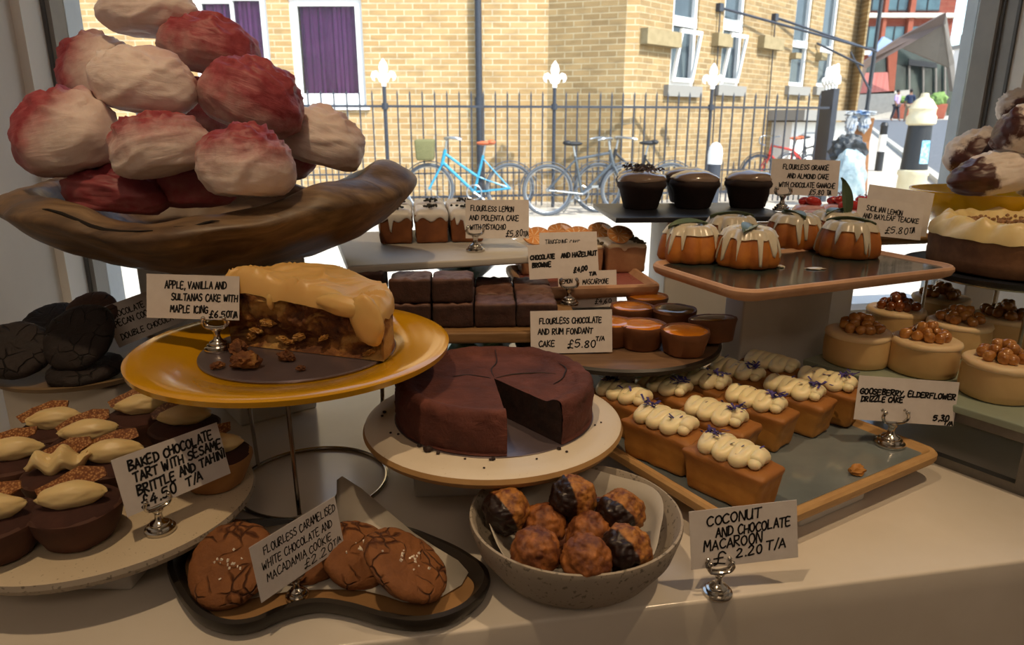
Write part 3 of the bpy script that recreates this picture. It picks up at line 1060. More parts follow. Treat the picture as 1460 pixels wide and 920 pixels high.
    # planters
    for px, lab in ((1336, 'terracotta planter with green shrubs right of the café door'), (1288, 'terracotta planter box left of the café door')):
        P = q(px, 150, Yc - 1.5)
        pl = thing('planter', lab, 'planter', (P.x, P.y, gz(P.y)), 0, 'café planters')
        bm = NB(); rbox(bm, 1.0, 0.7, 0.9, 0.06, n=1, taper=0.85); mesh_obj('pot', bm, MAT['red_pier'], pl)
        bm = NB(); blob(bm, 0.55, 0.4, 0.45 if px > 1300 else 0.2, 3, 0.35, 3.0, px, M=Matrix.Translation((0, 0, 1.15))); mesh_obj('foliage', bm, simple('planter_leaves', '#5d7a3c', '#7f9a58', 6, rough=0.9), pl)
    # white building at the very end
    P0 = ony(1362, 150, 85)
    fb = thing('white_house', 'narrow white house far behind the pointed canopy', 'building', (P0.x, 85, gz(85)))
    bm = NB(); box(bm, 0, 5, 0, 5, 0, ony(1362, 68, 85).z - gz(85)); mesh_obj('wall', bm, MAT['white_paint'], fb, smooth=False)
    bm = NB(); h = ony(1362, 68, 85).z - gz(85); box(bm, -0.2, 5.2, -0.3, 5.3, h, h + 0.4); box(bm, 0.5, 1.3, 1, 2, h, h + 1.6); mesh_obj('roof', bm, MAT['grey_sill'], fb, smooth=False)
street_bits()

def person(label, loc, rz, shirt, trousers, skin='#8a5f48', hair='#1d1714', h=1.7, bag=None, stride=0.18):
    """one skinned body; clothes and hair are its children"""
    p = thing('person', label, 'person', loc, rz)
    k = h / 1.7
    def skinned(name, verts, edges, rad, m):
        me = bpy.data.meshes.new(name)
        me.from_pydata([Vector(v) * k for v in verts], edges, [])
        o = bpy.data.objects.new(name, me); link(o); o.parent = p
        sk = o.modifiers.new('skin', 'SKIN')
        for i, r in enumerate(rad):
            d = me.skin_vertices[0].data[i]
            rr = r if isinstance(r, tuple) else (r, r)
            d.radius = (rr[0] * k, rr[1] * k)
            d.use_root = (i == 0)
        o.modifiers.new('sub', 'SUBSURF').levels = 1
        o.modifiers['sub'].render_levels = 2
        me.materials.append(m)
        return o
    s = stride
    V = [(0, 0, .92), (0, 0, 1.1), (0, 0, 1.3), (0, 0, 1.42), (0, -.01, 1.5), (0, -.02, 1.57), (0, -.02, 1.67),
         (.19, 0, 1.37), (.24, .03, 1.1), (.22, -.08, .88), (.22, -.11, .80), (-.19, 0, 1.37), (-.24, -.03, 1.1), (-.22, -.12, .90), (-.22, -.15, .82),
         (.10, 0, .86), (.11, -s * .6, .48), (.11, -s, .08), (.11, -s - .14, .04), (-.10, 0, .86), (-.11, s * .4, .48), (-.11, s, .10), (-.11, s - .13, .04)]
    E_ = [(0, 1), (1, 2), (2, 3), (3, 4), (4, 5), (5, 6), (3, 7), (7, 8), (8, 9), (9, 10), (3, 11), (11, 12), (12, 13), (13, 14),
          (0, 15), (15, 16), (16, 17), (17, 18), (0, 19), (19, 20), (20, 21), (21, 22)]
    rad = [(.15, .11), (.13, .10), (.16, .11), (.12, .09), .055, .085, .08, .06, .045, .035, .04, .06, .045, .035, .04, .085, .06, .045, .035, .085, .06, .045, .035]
    skinned('body', V, E_, rad, simple('skin', skin, rough=0.6))
    skinned('shirt', [V[0], V[1], V[2], V[3], V[7], V[8], V[11], V[12]], [(0, 1), (1, 2), (2, 3), (3, 4), (4, 5), (3, 6), (6, 7)],
            [(.17, .13), (.155, .125), (.18, .13), (.13, .10), .075, .062, .075, .062], shirt)
    skinned('trousers', [V[0], V[15], V[16], V[17], V[19], V[20], V[21]], [(0, 1), (1, 2), (2, 3), (0, 4), (4, 5), (5, 6)],
            [(.165, .125), .10, .078, .062, .10, .078, .062], trousers)
    bm = NB(); blob(bm, .095 * k, .105 * k, .10 * k, 3, 0.1, 3, 2, M=Matrix.Translation((0, 0.015 * k, 1.68 * k))); mesh_obj('hair', bm, simple('hair', hair, rough=0.7), p)
    if bag:
        bm = NB(); blob(bm, .14, .1, .2, 2, M=Matrix.Translation((0, 0.2, 1.15))); mesh_obj('backpack', bm, bag, p)
    return p
def pavement_y(px, Y):
    a = ony(px, 160, Y)
    return (a.x, a.y, gz(a.y))
person('person in a pale lilac shirt and dark trousers walking past the corner café', pavement_y(1277, 43), R(30), simple('lilac_shirt', '#b9a2cf', rough=0.9), simple('dark_trousers', '#3b3a42', rough=0.9))
person('person in a dark blue top and light trousers walking beside the lilac shirt', pavement_y(1295, 42), R(160), simple('navy_top', '#26324d', rough=0.9), simple('khaki_trousers', '#8f7e66', rough=0.9), h=1.74)

# ------------------------------------------------------------------ plates, trays, stands and risers on the counter
def C3(x, y, h):
    return Vector((x, y, CT + h))

def rrect(w, d, r, n=6):
    pts = []
    for cx, cy, a in ((w / 2 - r, d / 2 - r, 0), (-w / 2 + r, d / 2 - r, 90), (-w / 2 + r, -d / 2 + r, 180), (w / 2 - r, -d / 2 + r, 270)):
        for i in range(n + 1):
            an = R(a + 90 * i / n)
            pts.append((cx + r * math.cos(an), cy + r * math.sin(an)))
    return pts

def loft(bm, loops, cap0=True, cap1=True, mats=None):
    rings = [[bm.verts.new(p) for p in l] for l in loops]
    n = len(rings[0])
    for k, (A, B) in enumerate(zip(rings, rings[1:])):
        for i in range(n):
            j = (i + 1) % n
            f = bm.faces.new((A[i], A[j], B[j], B[i]))
            if mats:
                f.material_index = mats[k]
    if cap0:
        bm.faces.new(list(reversed(rings[0])))
    if cap1:
        f = bm.faces.new(rings[-1])
        if mats:
            f.material_index = mats[-1]
    return rings

def tray(name, label, cx, cy, h, w, d, rz, rim, glaze, th=0.014, lip=0.008, rw=0.012, corner=0.03, cat='tray'):
    """top of the tray floor at height h above the counter"""
    o = thing(name, label, cat, C3(cx, cy, h - th), rz)
    L = lambda ins, z: [(x, y, z) for x, y in rrect(w - 2 * ins, d - 2 * ins, max(corner - ins, 0.004))]
    bm = NB()
    loft(bm, [L(0.012, 0), L(0.003, th * 0.35), L(0, th * 0.8), L(0, th + lip - 0.003), L(0.003, th + lip), L(rw - 0.003, th + lip), L(rw, th + lip - 0.003), L(rw + 0.006, th - 0.001)], True, False)
    mesh_obj('rim', bm, rim, o)
    bm = NB()
    loft(bm, [L(rw + 0.004, th - 0.002), L(rw + 0.005, th + 0.0003), L(rw + 0.012, th)], False, True)
    mesh_obj('tray_floor', bm, glaze, o)
    return o

def riser(label, x0, x1, y0, y1, h, rz=0.0, cat='riser', r=0.004, grp='white display risers', z0=0.0):
    cx, cy = (x0 + x1) / 2, (y0 + y1) / 2
    bm = NB()
    rbox(bm, x1 - x0, y1 - y0, h - z0, r, n=1)
    o = mesh_obj('riser_block', bm, MAT['block'], loc=C3(cx, cy, z0), rot=(0, 0, rz))
    return tag(o, label, cat, grp)

def speckle(name, base, dots, rough=0.55, scale=260, amt=0.62, coat=0.0, c2=None):
    t = NT(name)
    v = t.coords()
    n = t.noise(v, scale, 2)
    big = t.noise(v, 9, 4)
    c = t.ramp(big, [(0.35, base), (0.7, c2 or base)])
    t.set(Base_Color=t.mix(t.ramp(n, [(amt, 0.0), (amt + 0.05, 1.0)]), c, dots), Roughness=rough)
    if coat:
        t.set(Coat_Weight=coat, Coat_Roughness=0.1)
    return t.m

MAT['stone_plate'] = speckle('cream_stoneware', '#cfc0a6', '#9a8a70', 0.6, 300, 0.66, c2='#c6b598')
MAT['grey_ware'] = speckle('grey_stoneware', '#9a8f80', '#6f665a', 0.7, 200, 0.6, c2='#a5998a')
MAT['ivory_ware'] = speckle('ivory_stoneware', '#d8cdbb', '#b9a88c', 0.5, 350, 0.7, c2='#d2c5b0')
MAT['ware_edge'] = simple('bare_clay_edge', '#b08a58', '#a37d4c', 20, rough=0.7)
MAT['yellow_glaze'] = simple('mustard_glaze', '#d89f12', '#cc930d', 8, (0.3, 0.7), rough=0.18, bump=0.04, bscale=12, bdist=0.003, coat=0.6)
MAT['cake_board'] = simple('silver_cake_board', '#6f6266', '#7d6f72', 12, rough=0.28, metal=0.55)
MAT['brown_plate'] = simple('brown_plate', '#7d6647', '#6c573b', 10, rough=0.5)
MAT['black_ware'] = simple('black_stoneware', '#1d1814', '#2a231d', 14, rough=0.42, bump=0.1, bscale=60)
MAT['terracotta_rim'] = simple('bare_clay_rim', '#bb9272', '#ab815f', 25, rough=0.7)
MAT['oak_rim'] = simple('pale_clay_rim', '#b9935f', '#a98251', 30, rough=0.65, stretch=(1, 1, 6))
MAT['green_glaze'] = simple('dark_green_glaze', '#22302e', '#2d3c39', 14, rough=0.12, bump=0.05, bscale=25, coat=0.5)
MAT['blue_grey_glaze'] = simple('blue_grey_glaze', '#636c6f', '#767f80', 7, rough=0.09, bump=0.05, bscale=18, bdist=0.003, coat=0.5)
MAT['pink_glaze'] = simple('pink_glaze', '#8d4f4b', '#9c5c56', 10, rough=0.25, coat=0.3)
MAT['slate'] = simple('black_slate', '#17191f', '#23252b', 16, rough=0.4, bump=0.12, bscale=30)
MAT['matte_grey'] = simple('matte_grey_tray', '#aaa59d', '#b4afa7', 6, rough=0.45)
MAT['green_stand'] = simple('green_glazed_stand', '#2f4a2e', '#3f5c3a', 9, rough=0.2, coat=0.5)
MAT['board_wood'] = simple('board_wood', '#8c6a43', '#6f5130', 10, rough=0.6, stretch=(1, 10, 10), bump=0.1)
MAT['dark_wood_plate'] = simple('dark_wood_plate', '#7c5f45', '#5f4633', 8, rough=0.5, stretch=(1, 7, 1))
MAT['slab'] = simple('pale_green_slab', '#8f9a88', '#99a492', 5, rough=0.22, coat=0.3)
MAT['yellow_bowl'] = simple('yellow_bowl', '#e3b716', '#dcae10', 8, rough=0.25, coat=0.4)
MAT['cream_in'] = simple('cream_glaze', '#dccfae', rough=0.3)

def plate(name, label, x, y, h, r, prof, m, cat='plate', fx=None, seg=72, edge=None):
    """prof in (share of r, height below/above the plate floor)"""
    bm = NB()
    lathe(bm, [(a * r, z) for a, z in prof], seg, fx)
    o = mesh_obj(name, bm, m, loc=C3(x, y, h), sharp=50)
    return tag(o, label, cat)

def wob(amp, seed, k=3):
    return lambda a, r, z: (r * (1 + amp * math.sin(k * a + seed)) * math.cos(a), r * (1 + amp * math.sin(k * a + seed)) * math.sin(a), z)

def stands():
    # round stoneware platter of chocolate tarts
    o = thing('stone_platter', 'round cream stoneware platter holding the chocolate tarts with brittle', 'platter', C3(-0.43, 0.665, 0.055))
    bm = NB(); lathe(bm, [(0, 0), (0.135, 0), (0.1455, -0.001)], 72, wob(0.008, 1)); mesh_obj('top', bm, MAT['stone_plate'], o)
    bm = NB(); lathe(bm, [(0.1455, -0.001), (0.147, -0.006), (0.142, -0.013), (0.12, -0.016), (0, -0.016)], 72, wob(0.008, 1)); mesh_obj('underside', bm, MAT['grey_ware'], o)
    riser('low white riser under the cream platter of chocolate tarts', -0.53, -0.37, 0.585, 0.73, 0.038, 0)
    # chocolate cake plate
    o = thing('cake_plate', 'thick ivory stoneware plate under the chocolate cake with a slice cut out', 'plate', C3(-0.023, 0.777, 0.10))
    bm = NB(); lathe(bm, [(0, 0), (0.130, 0), (0.146, 0.001), (0.1515, -0.002)], 80, wob(0.004, 2)); mesh_obj('top', bm, MAT['ivory_ware'], o)
    bm = NB(); lathe(bm, [(0.1515, -0.002), (0.1535, -0.007), (0.150, -0.013), (0.135, -0.020), (0.11, -0.021), (0, -0.021)], 80, wob(0.004, 2)); mesh_obj('edge', bm, MAT['ware_edge'], o)
    riser('white riser under the ivory plate of the chocolate cake', -0.122, 0.078, 0.765, 0.875, 0.078, R(3))
    # mustard plate on its wire stand
    o = thing('mustard_plate', 'large shiny mustard yellow plate carrying the cut apple cake', 'plate', C3(-0.256, 0.788, 0.178))
    bm = NB()
    lathe(bm, [(0, 0), (0.116, 0), (0.125, 0.004), (0.16, 0.010), (0.176, 0.0125), (0.181, 0.010), (0.180, 0.004), (0.165, -0.002), (0.12, -0.009), (0.09, -0.011), (0, -0.011)], 96)
    mesh_obj('dish', bm, MAT['yellow_glaze'], o)
    tag_board = NB(); lathe(tag_board, [(0, 0.0006), (0.1125, 0.0006), (0.113, 0.002), (0.1120, 0.0035), (0, 0.0035)], 72)
    b = mesh_obj('cake_board', tag_board, MAT['cake_board'], loc=C3(-0.252, 0.793, 0.178))
    tag(b, 'round dark silver card under the apple cake', 'cake board')
    o = thing('wire_stand', 'steel wire stand with a ring foot lifting the mustard yellow plate', 'stand', C3(-0.252, 0.800, 0))
    def wire(o, rb, rt, h, angs, rw=0.0026, foot=True):
        if foot:
            bm = NB(); tube(bm, [(rb * math.cos(a), rb * math.sin(a), rw) for a in [2 * math.pi * i / 72 for i in range(72)]], rw, 8, closed=True); mesh_obj('foot_ring', bm, MAT['wire'], o)
        bm = NB(); tube(bm, [(rt * math.cos(a), rt * math.sin(a), h - rw) for a in [2 * math.pi * i / 72 for i in range(72)]], rw, 8, closed=True); mesh_obj('top_ring', bm, MAT['wire'], o)
        for a in angs:
            bm = NB(); tube(bm, [(rb * math.cos(R(a)), rb * math.sin(R(a)), rw), (rt * math.cos(R(a)), rt * math.sin(R(a)), h - rw)], rw, 8); mesh_obj('leg', bm, MAT['wire'], o)
    wire(o, 0.092, 0.100, 0.1668, (-84, 30, 155))
    # brown plate of dark cookies by the wall
    plate('cookie_plate', 'round brown plate of dark double chocolate cookies by the white wall', -0.612, 0.965, 0.105, 0.122,
          [(0, 0), (0.86, 0), (0.97, 0.004), (1.0, 0.003), (0.98, -0.003), (0.85, -0.009), (0, -0.010)], MAT['brown_plate'])
    riser('white riser under the brown plate of dark cookies', -0.69, -0.535, 0.885, 1.03, 0.094, 0)
    # cookie tray with a waist
    out = [(238, 812), (248, 775), (290, 748), (380, 738), (480, 740), (570, 748), (622, 765), (664, 785), (697, 812), (692, 842), (655, 872), (600, 886), (545, 880), (495, 866), (450, 860), (405, 870), (360, 888), (315, 890), (270, 868)]
    P = [onh(a, b, 0.018) for a, b in out]
    c = sum(P, Vector()) / len(P)
    ring = [p - c for p in smooth_path(P, 5, True)]
    def offs(k, z):
        n = len(ring); res = []
        for i in range(n):
            t = (ring[(i + 1) % n] - ring[i - 1]).normalized()
            nr = Vector((-t.y, t.x, 0))
            if nr.dot(ring[i]) > 0:
                nr = -nr
            res.append((ring[i].x + nr.x * k, ring[i].y + nr.y * k, z))
        return res
    o = thing('cookie_tray', 'black waisted stoneware tray lined with paper for the round cookies', 'tray', (c.x, c.y, CT))
    bm = NB(); loft(bm, [offs(0.016, 0.0), offs(0.003, 0.005), offs(0.0, 0.013), offs(0.001, 0.018), offs(0.006, 0.019), offs(0.010, 0.014), offs(0.016, 0.007)], True, False); mesh_obj('rim', bm, MAT['black_ware'], o)
    bm = NB(); loft(bm, [offs(0.0155, 0.0065), offs(0.022, 0.0062)], False, True); mesh_obj('tray_floor', bm, simple('tan_clay', '#a07a4e', '#8f6a40', 14, rough=0.6), o)
    bmesh_p = NB()
    # paper: lies in the tray and rises to a corner behind
    pp = [(306, 858, .0095), (420, 842, .0095), (520, 842, .0095), (600, 860, .0095), (668, 816, .0095), (590, 760, .0235), (488, 679, .054), (468, 722, .026), (330, 760, .0095), (286, 810, .0095)]
    vs_ = []
    for a, b, h in pp:
        vs_.append(onh(a, b, h))
    cc = onh(480, 800, 0.0085)
    n = len(vs_)
    sm = smooth_path(vs_, 3, True)
    # keep the raised corner sharp
    cv = bmesh_p.verts.new(cc)
    lv = [bmesh_p.verts.new(p) for p in sm]
    md = [bmesh_p.verts.new(cc.lerp(p, 0.6) + Vector((0, 0, (0.0088 - (cc.lerp(p, 0.6).z - CT)) if i < 15 else 0))) for i, p in enumerate(sm)]
    m_ = len(lv)
    for i in range(m_):
        j = (i + 1) % m_
        bmesh_p.faces.new((md[i], md[j], lv[j], lv[i])); bmesh_p.faces.new((cv, md[j], md[i]))
    bmesh.ops.recalc_face_normals(bmesh_p, faces=bmesh_p.faces)
    o2 = mesh_obj('baking_paper', bmesh_p, MAT['paper'])
    tag(o2, 'white baking paper under the round cookies with one corner standing up', 'paper', None)
    o2.modifiers.new('thick', 'SOLIDIFY').thickness = 0.0006
    # macaroon bowl
    plate('stoneware_bowl', 'speckled grey stoneware bowl full of coconut macaroons', 0.063, 0.620, 0.0, 0.105,
          [(0, 0.0), (0.52, 0.0), (0.56, 0.003), (0.78, 0.016), (0.93, 0.038), (1.0, 0.062), (0.995, 0.0665), (0.975, 0.067), (0.955, 0.064), (0.88, 0.040), (0.72, 0.021), (0.5, 0.010), (0, 0.008)], MAT['grey_ware'], 'bowl', wob(0.006, 1.2, 2), 96)
    bm = NB()
    rnd = random.Random(4)
    def pfx(a, r, z):
        k = 1 + 0.05 * max(0, math.sin(2 * a + 0.5)) + 0.03 * math.sin(5 * a)
        zz = z + (0.016 * max(0, math.cos(a - R(52))) ** 3 + 0.006 * math.sin(4 * a + 1)) * (1 if z > 0.04 else 0)
        return (min(r * k, 0.098) * math.cos(a), min(r * k, 0.098) * math.sin(a), zz)
    lathe(bm, [(0, 0.012), (0.040, 0.0135), (0.064, 0.026), (0.079, 0.043), (0.086, 0.058)], 60, pfx)
    o3 = mesh_obj('baking_paper', bm, MAT['paper'], loc=C3(0.063, 0.620, 0))
    o3.modifiers.new('thick', 'SOLIDIFY').thickness = 0.0005
    tag(o3, 'crumpled baking paper lining the grey bowl under the macaroons', 'paper')
    # wooden plate with the custard tarts
    o = thing('wooden_plate', 'round dark-rimmed wooden plate holding the small custard tarts', 'plate', C3(0.157, 1.012, 0.13))
    bm = NB(); lathe(bm, [(0, 0), (0.146, 0), (0.150, -0.001)], 72); mesh_obj('top', bm, MAT['dark_wood_plate'], o)
    bm = NB(); lathe(bm, [(0.150, -0.001), (0.154, -0.004), (0.153, -0.010), (0.14, -0.014), (0, -0.014)], 72); mesh_obj('edge', bm, MAT['black_ware'], o)
    riser('white riser under the round wooden plate of custard tarts', 0.12, 0.26, 1.03, 1.13, 0.115, R(20))
    # brownie board and its green stand
    o = thing('brownie_board', 'pale wooden board with two layers of chocolate brownies', 'board', C3(-0.05, 1.045, 0.144), R(2))
    bm = NB(); rbox(bm, 0.29, 0.24, 0.016, 0.003, n=1); mesh_obj('plank', bm, MAT['board_wood'], o)
    o = thing('green_stand', 'dark green glazed stand under the brownie board', 'stand', C3(-0.03, 1.03, 0))
    bm = NB(); lathe(bm, [(0, 0), (0.055, 0), (0.058, 0.006), (0.028, 0.03), (0.02, 0.07), (0.026, 0.11), (0.06, 0.138), (0.07, 0.1435), (0, 0.1435)], 40); mesh_obj('pedestal', bm, MAT['green_stand'], o)
    # grey tray of the lemon polenta cakes
    a = R(17); w, d = 0.30, 0.325
    fl = Vector((-0.236, 0.99)); ex = Vector((math.cos(a), math.sin(a))); ey = Vector((-math.sin(a), math.cos(a)))
    c = fl + ex * w / 2 + ey * d / 2
    o = thing('grey_tray', 'flat matte grey rectangular tray under the iced lemon cakes', 'tray', C3(c.x, c.y, 0.228), a)
    bm = NB(); rbox(bm, w, d, 0.012, 0.003, n=1); mesh_obj('slab', bm, MAT['matte_grey'], o)
    o = thing('green_stand', 'flared green glazed stand lifting the matte grey tray', 'stand', C3(-0.085, 1.235, 0))
    bm = NB(); lathe(bm, [(0, 0), (0.06, 0), (0.062, 0.008), (0.03, 0.05), (0.024, 0.12), (0.034, 0.175), (0.068, 0.205), (0.10, 0.216), (0.104, 0.2275), (0, 0.2275)], 44); mesh_obj('pedestal', bm, MAT['green_stand'], o)
    # pink tray of tangerine cakes
    a = R(8); w, d = 0.235, 0.20
    fr = Vector((0.247, 1.122)); ex = Vector((math.cos(a), math.sin(a))); ey = Vector((-math.sin(a), math.cos(a)))
    c = fr - ex * w / 2 + ey * d / 2
    tray('pink_tray', 'pink glazed tray with a bare clay rim under the tangerine cakes', c.x, c.y, 0.175, w, d, a, MAT['terracotta_rim'], MAT['pink_glaze'], corner=0.018)
    riser('white riser under the pink tray of tangerine cakes', c.x - 0.07, c.x + 0.06, c.y - 0.02, c.y + 0.08, 0.160, a)
    # dark green tray of bundt cakes
    a = R(23.2); w, d = 0.40, 0.215
    f = Vector((0.279, 0.822)); ex = Vector((math.cos(a), math.sin(a))); ey = Vector((-math.sin(a), math.cos(a)))
    c = f + ex * w / 2 + ey * d / 2
    tray('green_tray', 'dark green glazed tray with a brown clay rim under the bundt cakes', c.x, c.y, 0.238, w, d, a, MAT['terracotta_rim'], MAT['green_glaze'], th=0.013, lip=0.004, rw=0.010, corner=0.035)
    b = c + ey * 0.084 + ex * 0.035
    riser('tall white riser under the dark green tray of bundt cakes', b.x - 0.082, b.x + 0.100, b.y - 0.022, b.y + 0.022, 0.2245, a)
    # black slate with the chocolate muffins
    o = thing('slate_board', 'black slate board carrying the iced chocolate muffins', 'board', C3(0.331, 1.338, 0.2705), R(4))
    bm = NB(); rbox(bm, 0.318, 0.220, 0.009, 0.001, n=1); mesh_obj('slab', bm, MAT['slate'], o)
    riser('tall white riser under the black slate board of muffins', 0.280, 0.42, 1.285, 1.40, 0.2700, R(4))
    # tray of pink iced cakes
    tray('clay_tray', 'light brown clay tray under the pink iced strawberry cakes', 0.628, 1.345, 0.24, 0.25, 0.22, R(10), MAT['oak_rim'], MAT['terracotta_rim'], corner=0.012, lip=0.003)
    riser('white riser under the clay tray of pink iced cakes', 0.55, 0.67, 1.34, 1.43, 0.2255, R(10))
    # big tray of loaf cakes
    a = R(31); w, d = 0.356, 0.30
    f = Vector((0.2396, 0.6206)); ex = Vector((math.cos(a), math.sin(a))); ey = Vector((-math.sin(a), math.cos(a)))
    c = f + ex * w / 2 + ey * d / 2
    tray('loaf_tray', 'large blue grey glazed tray with a pale clay rim under the loaf cakes', c.x, c.y, 0.035, w, d, a, MAT['oak_rim'], MAT['blue_grey_glaze'], th=0.013, lip=0.006, rw=0.012, corner=0.02)
    b = f + ex * 0.17 + ey * 0.06
    riser('low white riser under the front of the blue grey loaf tray', b.x - 0.06, b.x + 0.06, b.y - 0.04, b.y + 0.04, 0.0215, a)
    b = f + ex * 0.19 + ey * 0.22
    riser('low white riser under the back of the blue grey loaf tray', b.x - 0.08, b.x + 0.08, b.y - 0.03, b.y + 0.03, 0.0215, a)
    # stone slab on its steel frame
    p0, p1 = Vector((0.446, 1.018)), Vector((0.611, 0.771))
    ey = (p0 - p1).normalized(); ex = Vector((ey.y, -ey.x)); a = math.atan2(ex.y, ex.x)
    w, d = 0.42, (p0 - p1).length + 0.07
    c = p1 - ey * 0.07 + ex * w / 2 + ey * d / 2
    o = thing('slab_stand', 'pale green slab on a box frame of steel bars under the hazelnut cheesecakes', 'stand', C3(c.x, c.y, 0), a)
    bm = NB(); rbox(bm, w, d, 0.010, 0.002, n=1, off=(0, 0, 0.080)); mesh_obj('slab', bm, MAT['slab'], o)
    x0, x1, y0, y1, t = -w / 2 + 0.006, -w / 2 + 0.20, -d / 2 + 0.055, d / 2 - 0.03, 0.013
    for sx, sy in ((x0, y0), (x0, y1), (x1, y0), (x1, y1)):
        bm = NB(); box(bm, sx, sx + t, sy, sy + t, 0.0, 0.08); mesh_obj('leg', bm, MAT['steel_frame'], o, smooth=False)
    bm = NB()
    for z in (0.0, 0.0665):
        box(bm, x0 + t, x1, y0, y0 + t, z, z + 0.0125); box(bm, x0 + t, x1, y1, y1 + t, z, z + 0.0125)
        box(bm, x0, x0 + t, y0 + t, y1, z, z + 0.0125); box(bm, x1, x1 + t, y0 + t, y1, z, z + 0.0125)
    mesh_obj('bar', bm, MAT['steel_frame'], o, smooth=False)
    # dark plate on wire legs with the banana cake
    plate('dark_plate', 'dark grey plate under the cream topped nut cake at the window end', 0.805, 1.11, 0.212, 0.157,
          [(0, 0), (0.92, 0), (1.0, 0.003), (0.985, -0.004), (0.85, -0.009), (0, -0.010)], MAT['slate'])
    o = thing('wire_stand', 'dark wire stand with thin legs under the dark grey plate', 'stand', C3(0.805, 1.11, 0.0904))
    wire(o, 0.115, 0.115, 0.1115, (-112, 62, 143, -20), 0.0028, False)
    # yellow bowl of chocolate meringues
    plate('yellow_bowl', 'bright yellow bowl with a cream inside holding chocolate meringues', 0.905, 1.345, 0.25, 0.135,
          [(0, 0), (0.6, 0), (0.66, 0.003), (0.86, 0.028), (1.0, 0.062), (1.0, 0.066), (0.975, 0.066), (0.83, 0.032), (0.6, 0.010), (0, 0.008)], [MAT['yellow_bowl']], 'bowl')
    riser('white riser under the yellow bowl of chocolate meringues', 0.875, 0.955, 1.335, 1.41, 0.2495, R(10))
    # riser under the wooden bowl
    riser('broad white riser under the carved wooden bowl', -0.455, -0.335, 0.99, 1.11, 0.2445, R(38))
    riser('second white riser beside the one under the carved wooden bowl', -0.60, -0.50, 1.09, 1.18, 0.2445, R(12))
stands()

def wooden_bowl():
    t = NT('carved_wood')
    v = t.coords((2.0, 9.0, 9.0))
    n = t.noise(v, 3.0, 8, 0.6, 1.2)
    base = t.ramp(n, [(0.28, '#3b2a1d'), (0.45, '#665039'), (0.6, '#83694c'), (0.78, '#a58c6b')])
    w2 = t.noise(t.coords((1.2, 3.0, 3.0)), 4.0, 4, 0.6, 0.6)
    t.set(Base_Color=t.mix(t.math('MULTIPLY', t.ramp(w2, [(0.48, 0.0), (0.70, 1.0)]), 0.6), base, '#4a3120'), Roughness=t.ramp(n, [(0.3, 0.38), (0.7, 0.55)]))
    t.bump(n, 0.35, 0.004)
    bm = NB()
    rx, ry = 0.280, 0.195
    def rimz(a):
        c = math.cos(a)
        return 0.096 + 0.040 * max(0, c) ** 3 + 0.018 * max(0, -c) ** 2 + 0.006 * math.sin(5 * a) + 0.004 * math.sin(9 * a + 1) - 0.012 * max(0, -math.sin(a)) ** 2
    prof = [(0.0, 0.0), (0.30, 0.0), (0.42, 0.004), (0.60, 0.14), (0.78, 0.34), (0.91, 0.56), (0.985, 0.74), (1.0, 0.80), (0.985, 0.86), (0.92, 0.95), (0.84, 1.0), (0.79, 0.97), (0.72, 0.78), (0.58, 0.46), (0.4, 0.32), (0, 0.28)]
    def fx(a, r, z):
        k = 1 + 0.025 * math.sin(3 * a + 0.6) + 0.018 * math.sin(5 * a + 2.0) + 0.01 * math.sin(8 * a)
        return (rx * r * k * math.cos(a), ry * r * k * math.sin(a), z * rimz(a))
    # denser profile
    pp = smooth_path([Vector((a, b, 0)) for a, b in prof], 4)
    lathe(bm, [(max(p.x, 0), p.y) for p in pp[:-1]] + [(0, 0.28)], 120, fx)
    rough(bm, 0.006, 9.0, 3.0)
    rough(bm, 0.0018, 34.0, 5.0)
    o = mesh_obj('wooden_bowl', bm, t.m, loc=C3(-0.425, 1.0, 0.247), sharp=70)
    tag(o, 'big rough carved wooden bowl piled with pink meringues', 'bowl')
    # split cracks along the front rim
    bm = NB()
    for a0, a1, zz in ((-122, -88, 0.92), (-86, -72, 0.9)):
        pts = []
        for i in range(9):
            a = R(a0 + (a1 - a0) * i / 8)
            x, y, z = fx(a, 0.945, zz + 0.02 * math.sin(i * 1.1))
            pts.append(Vector((x, y - 0.001, z)))
        tube(bm, pts, [0.0005 + 0.0022 * math.sin(math.pi * i / 8) for i in range(9)], 6)
    mesh_obj('crack', bm, simple('crack_dark', '#170d07', rough=0.9), o)
wooden_bowl()

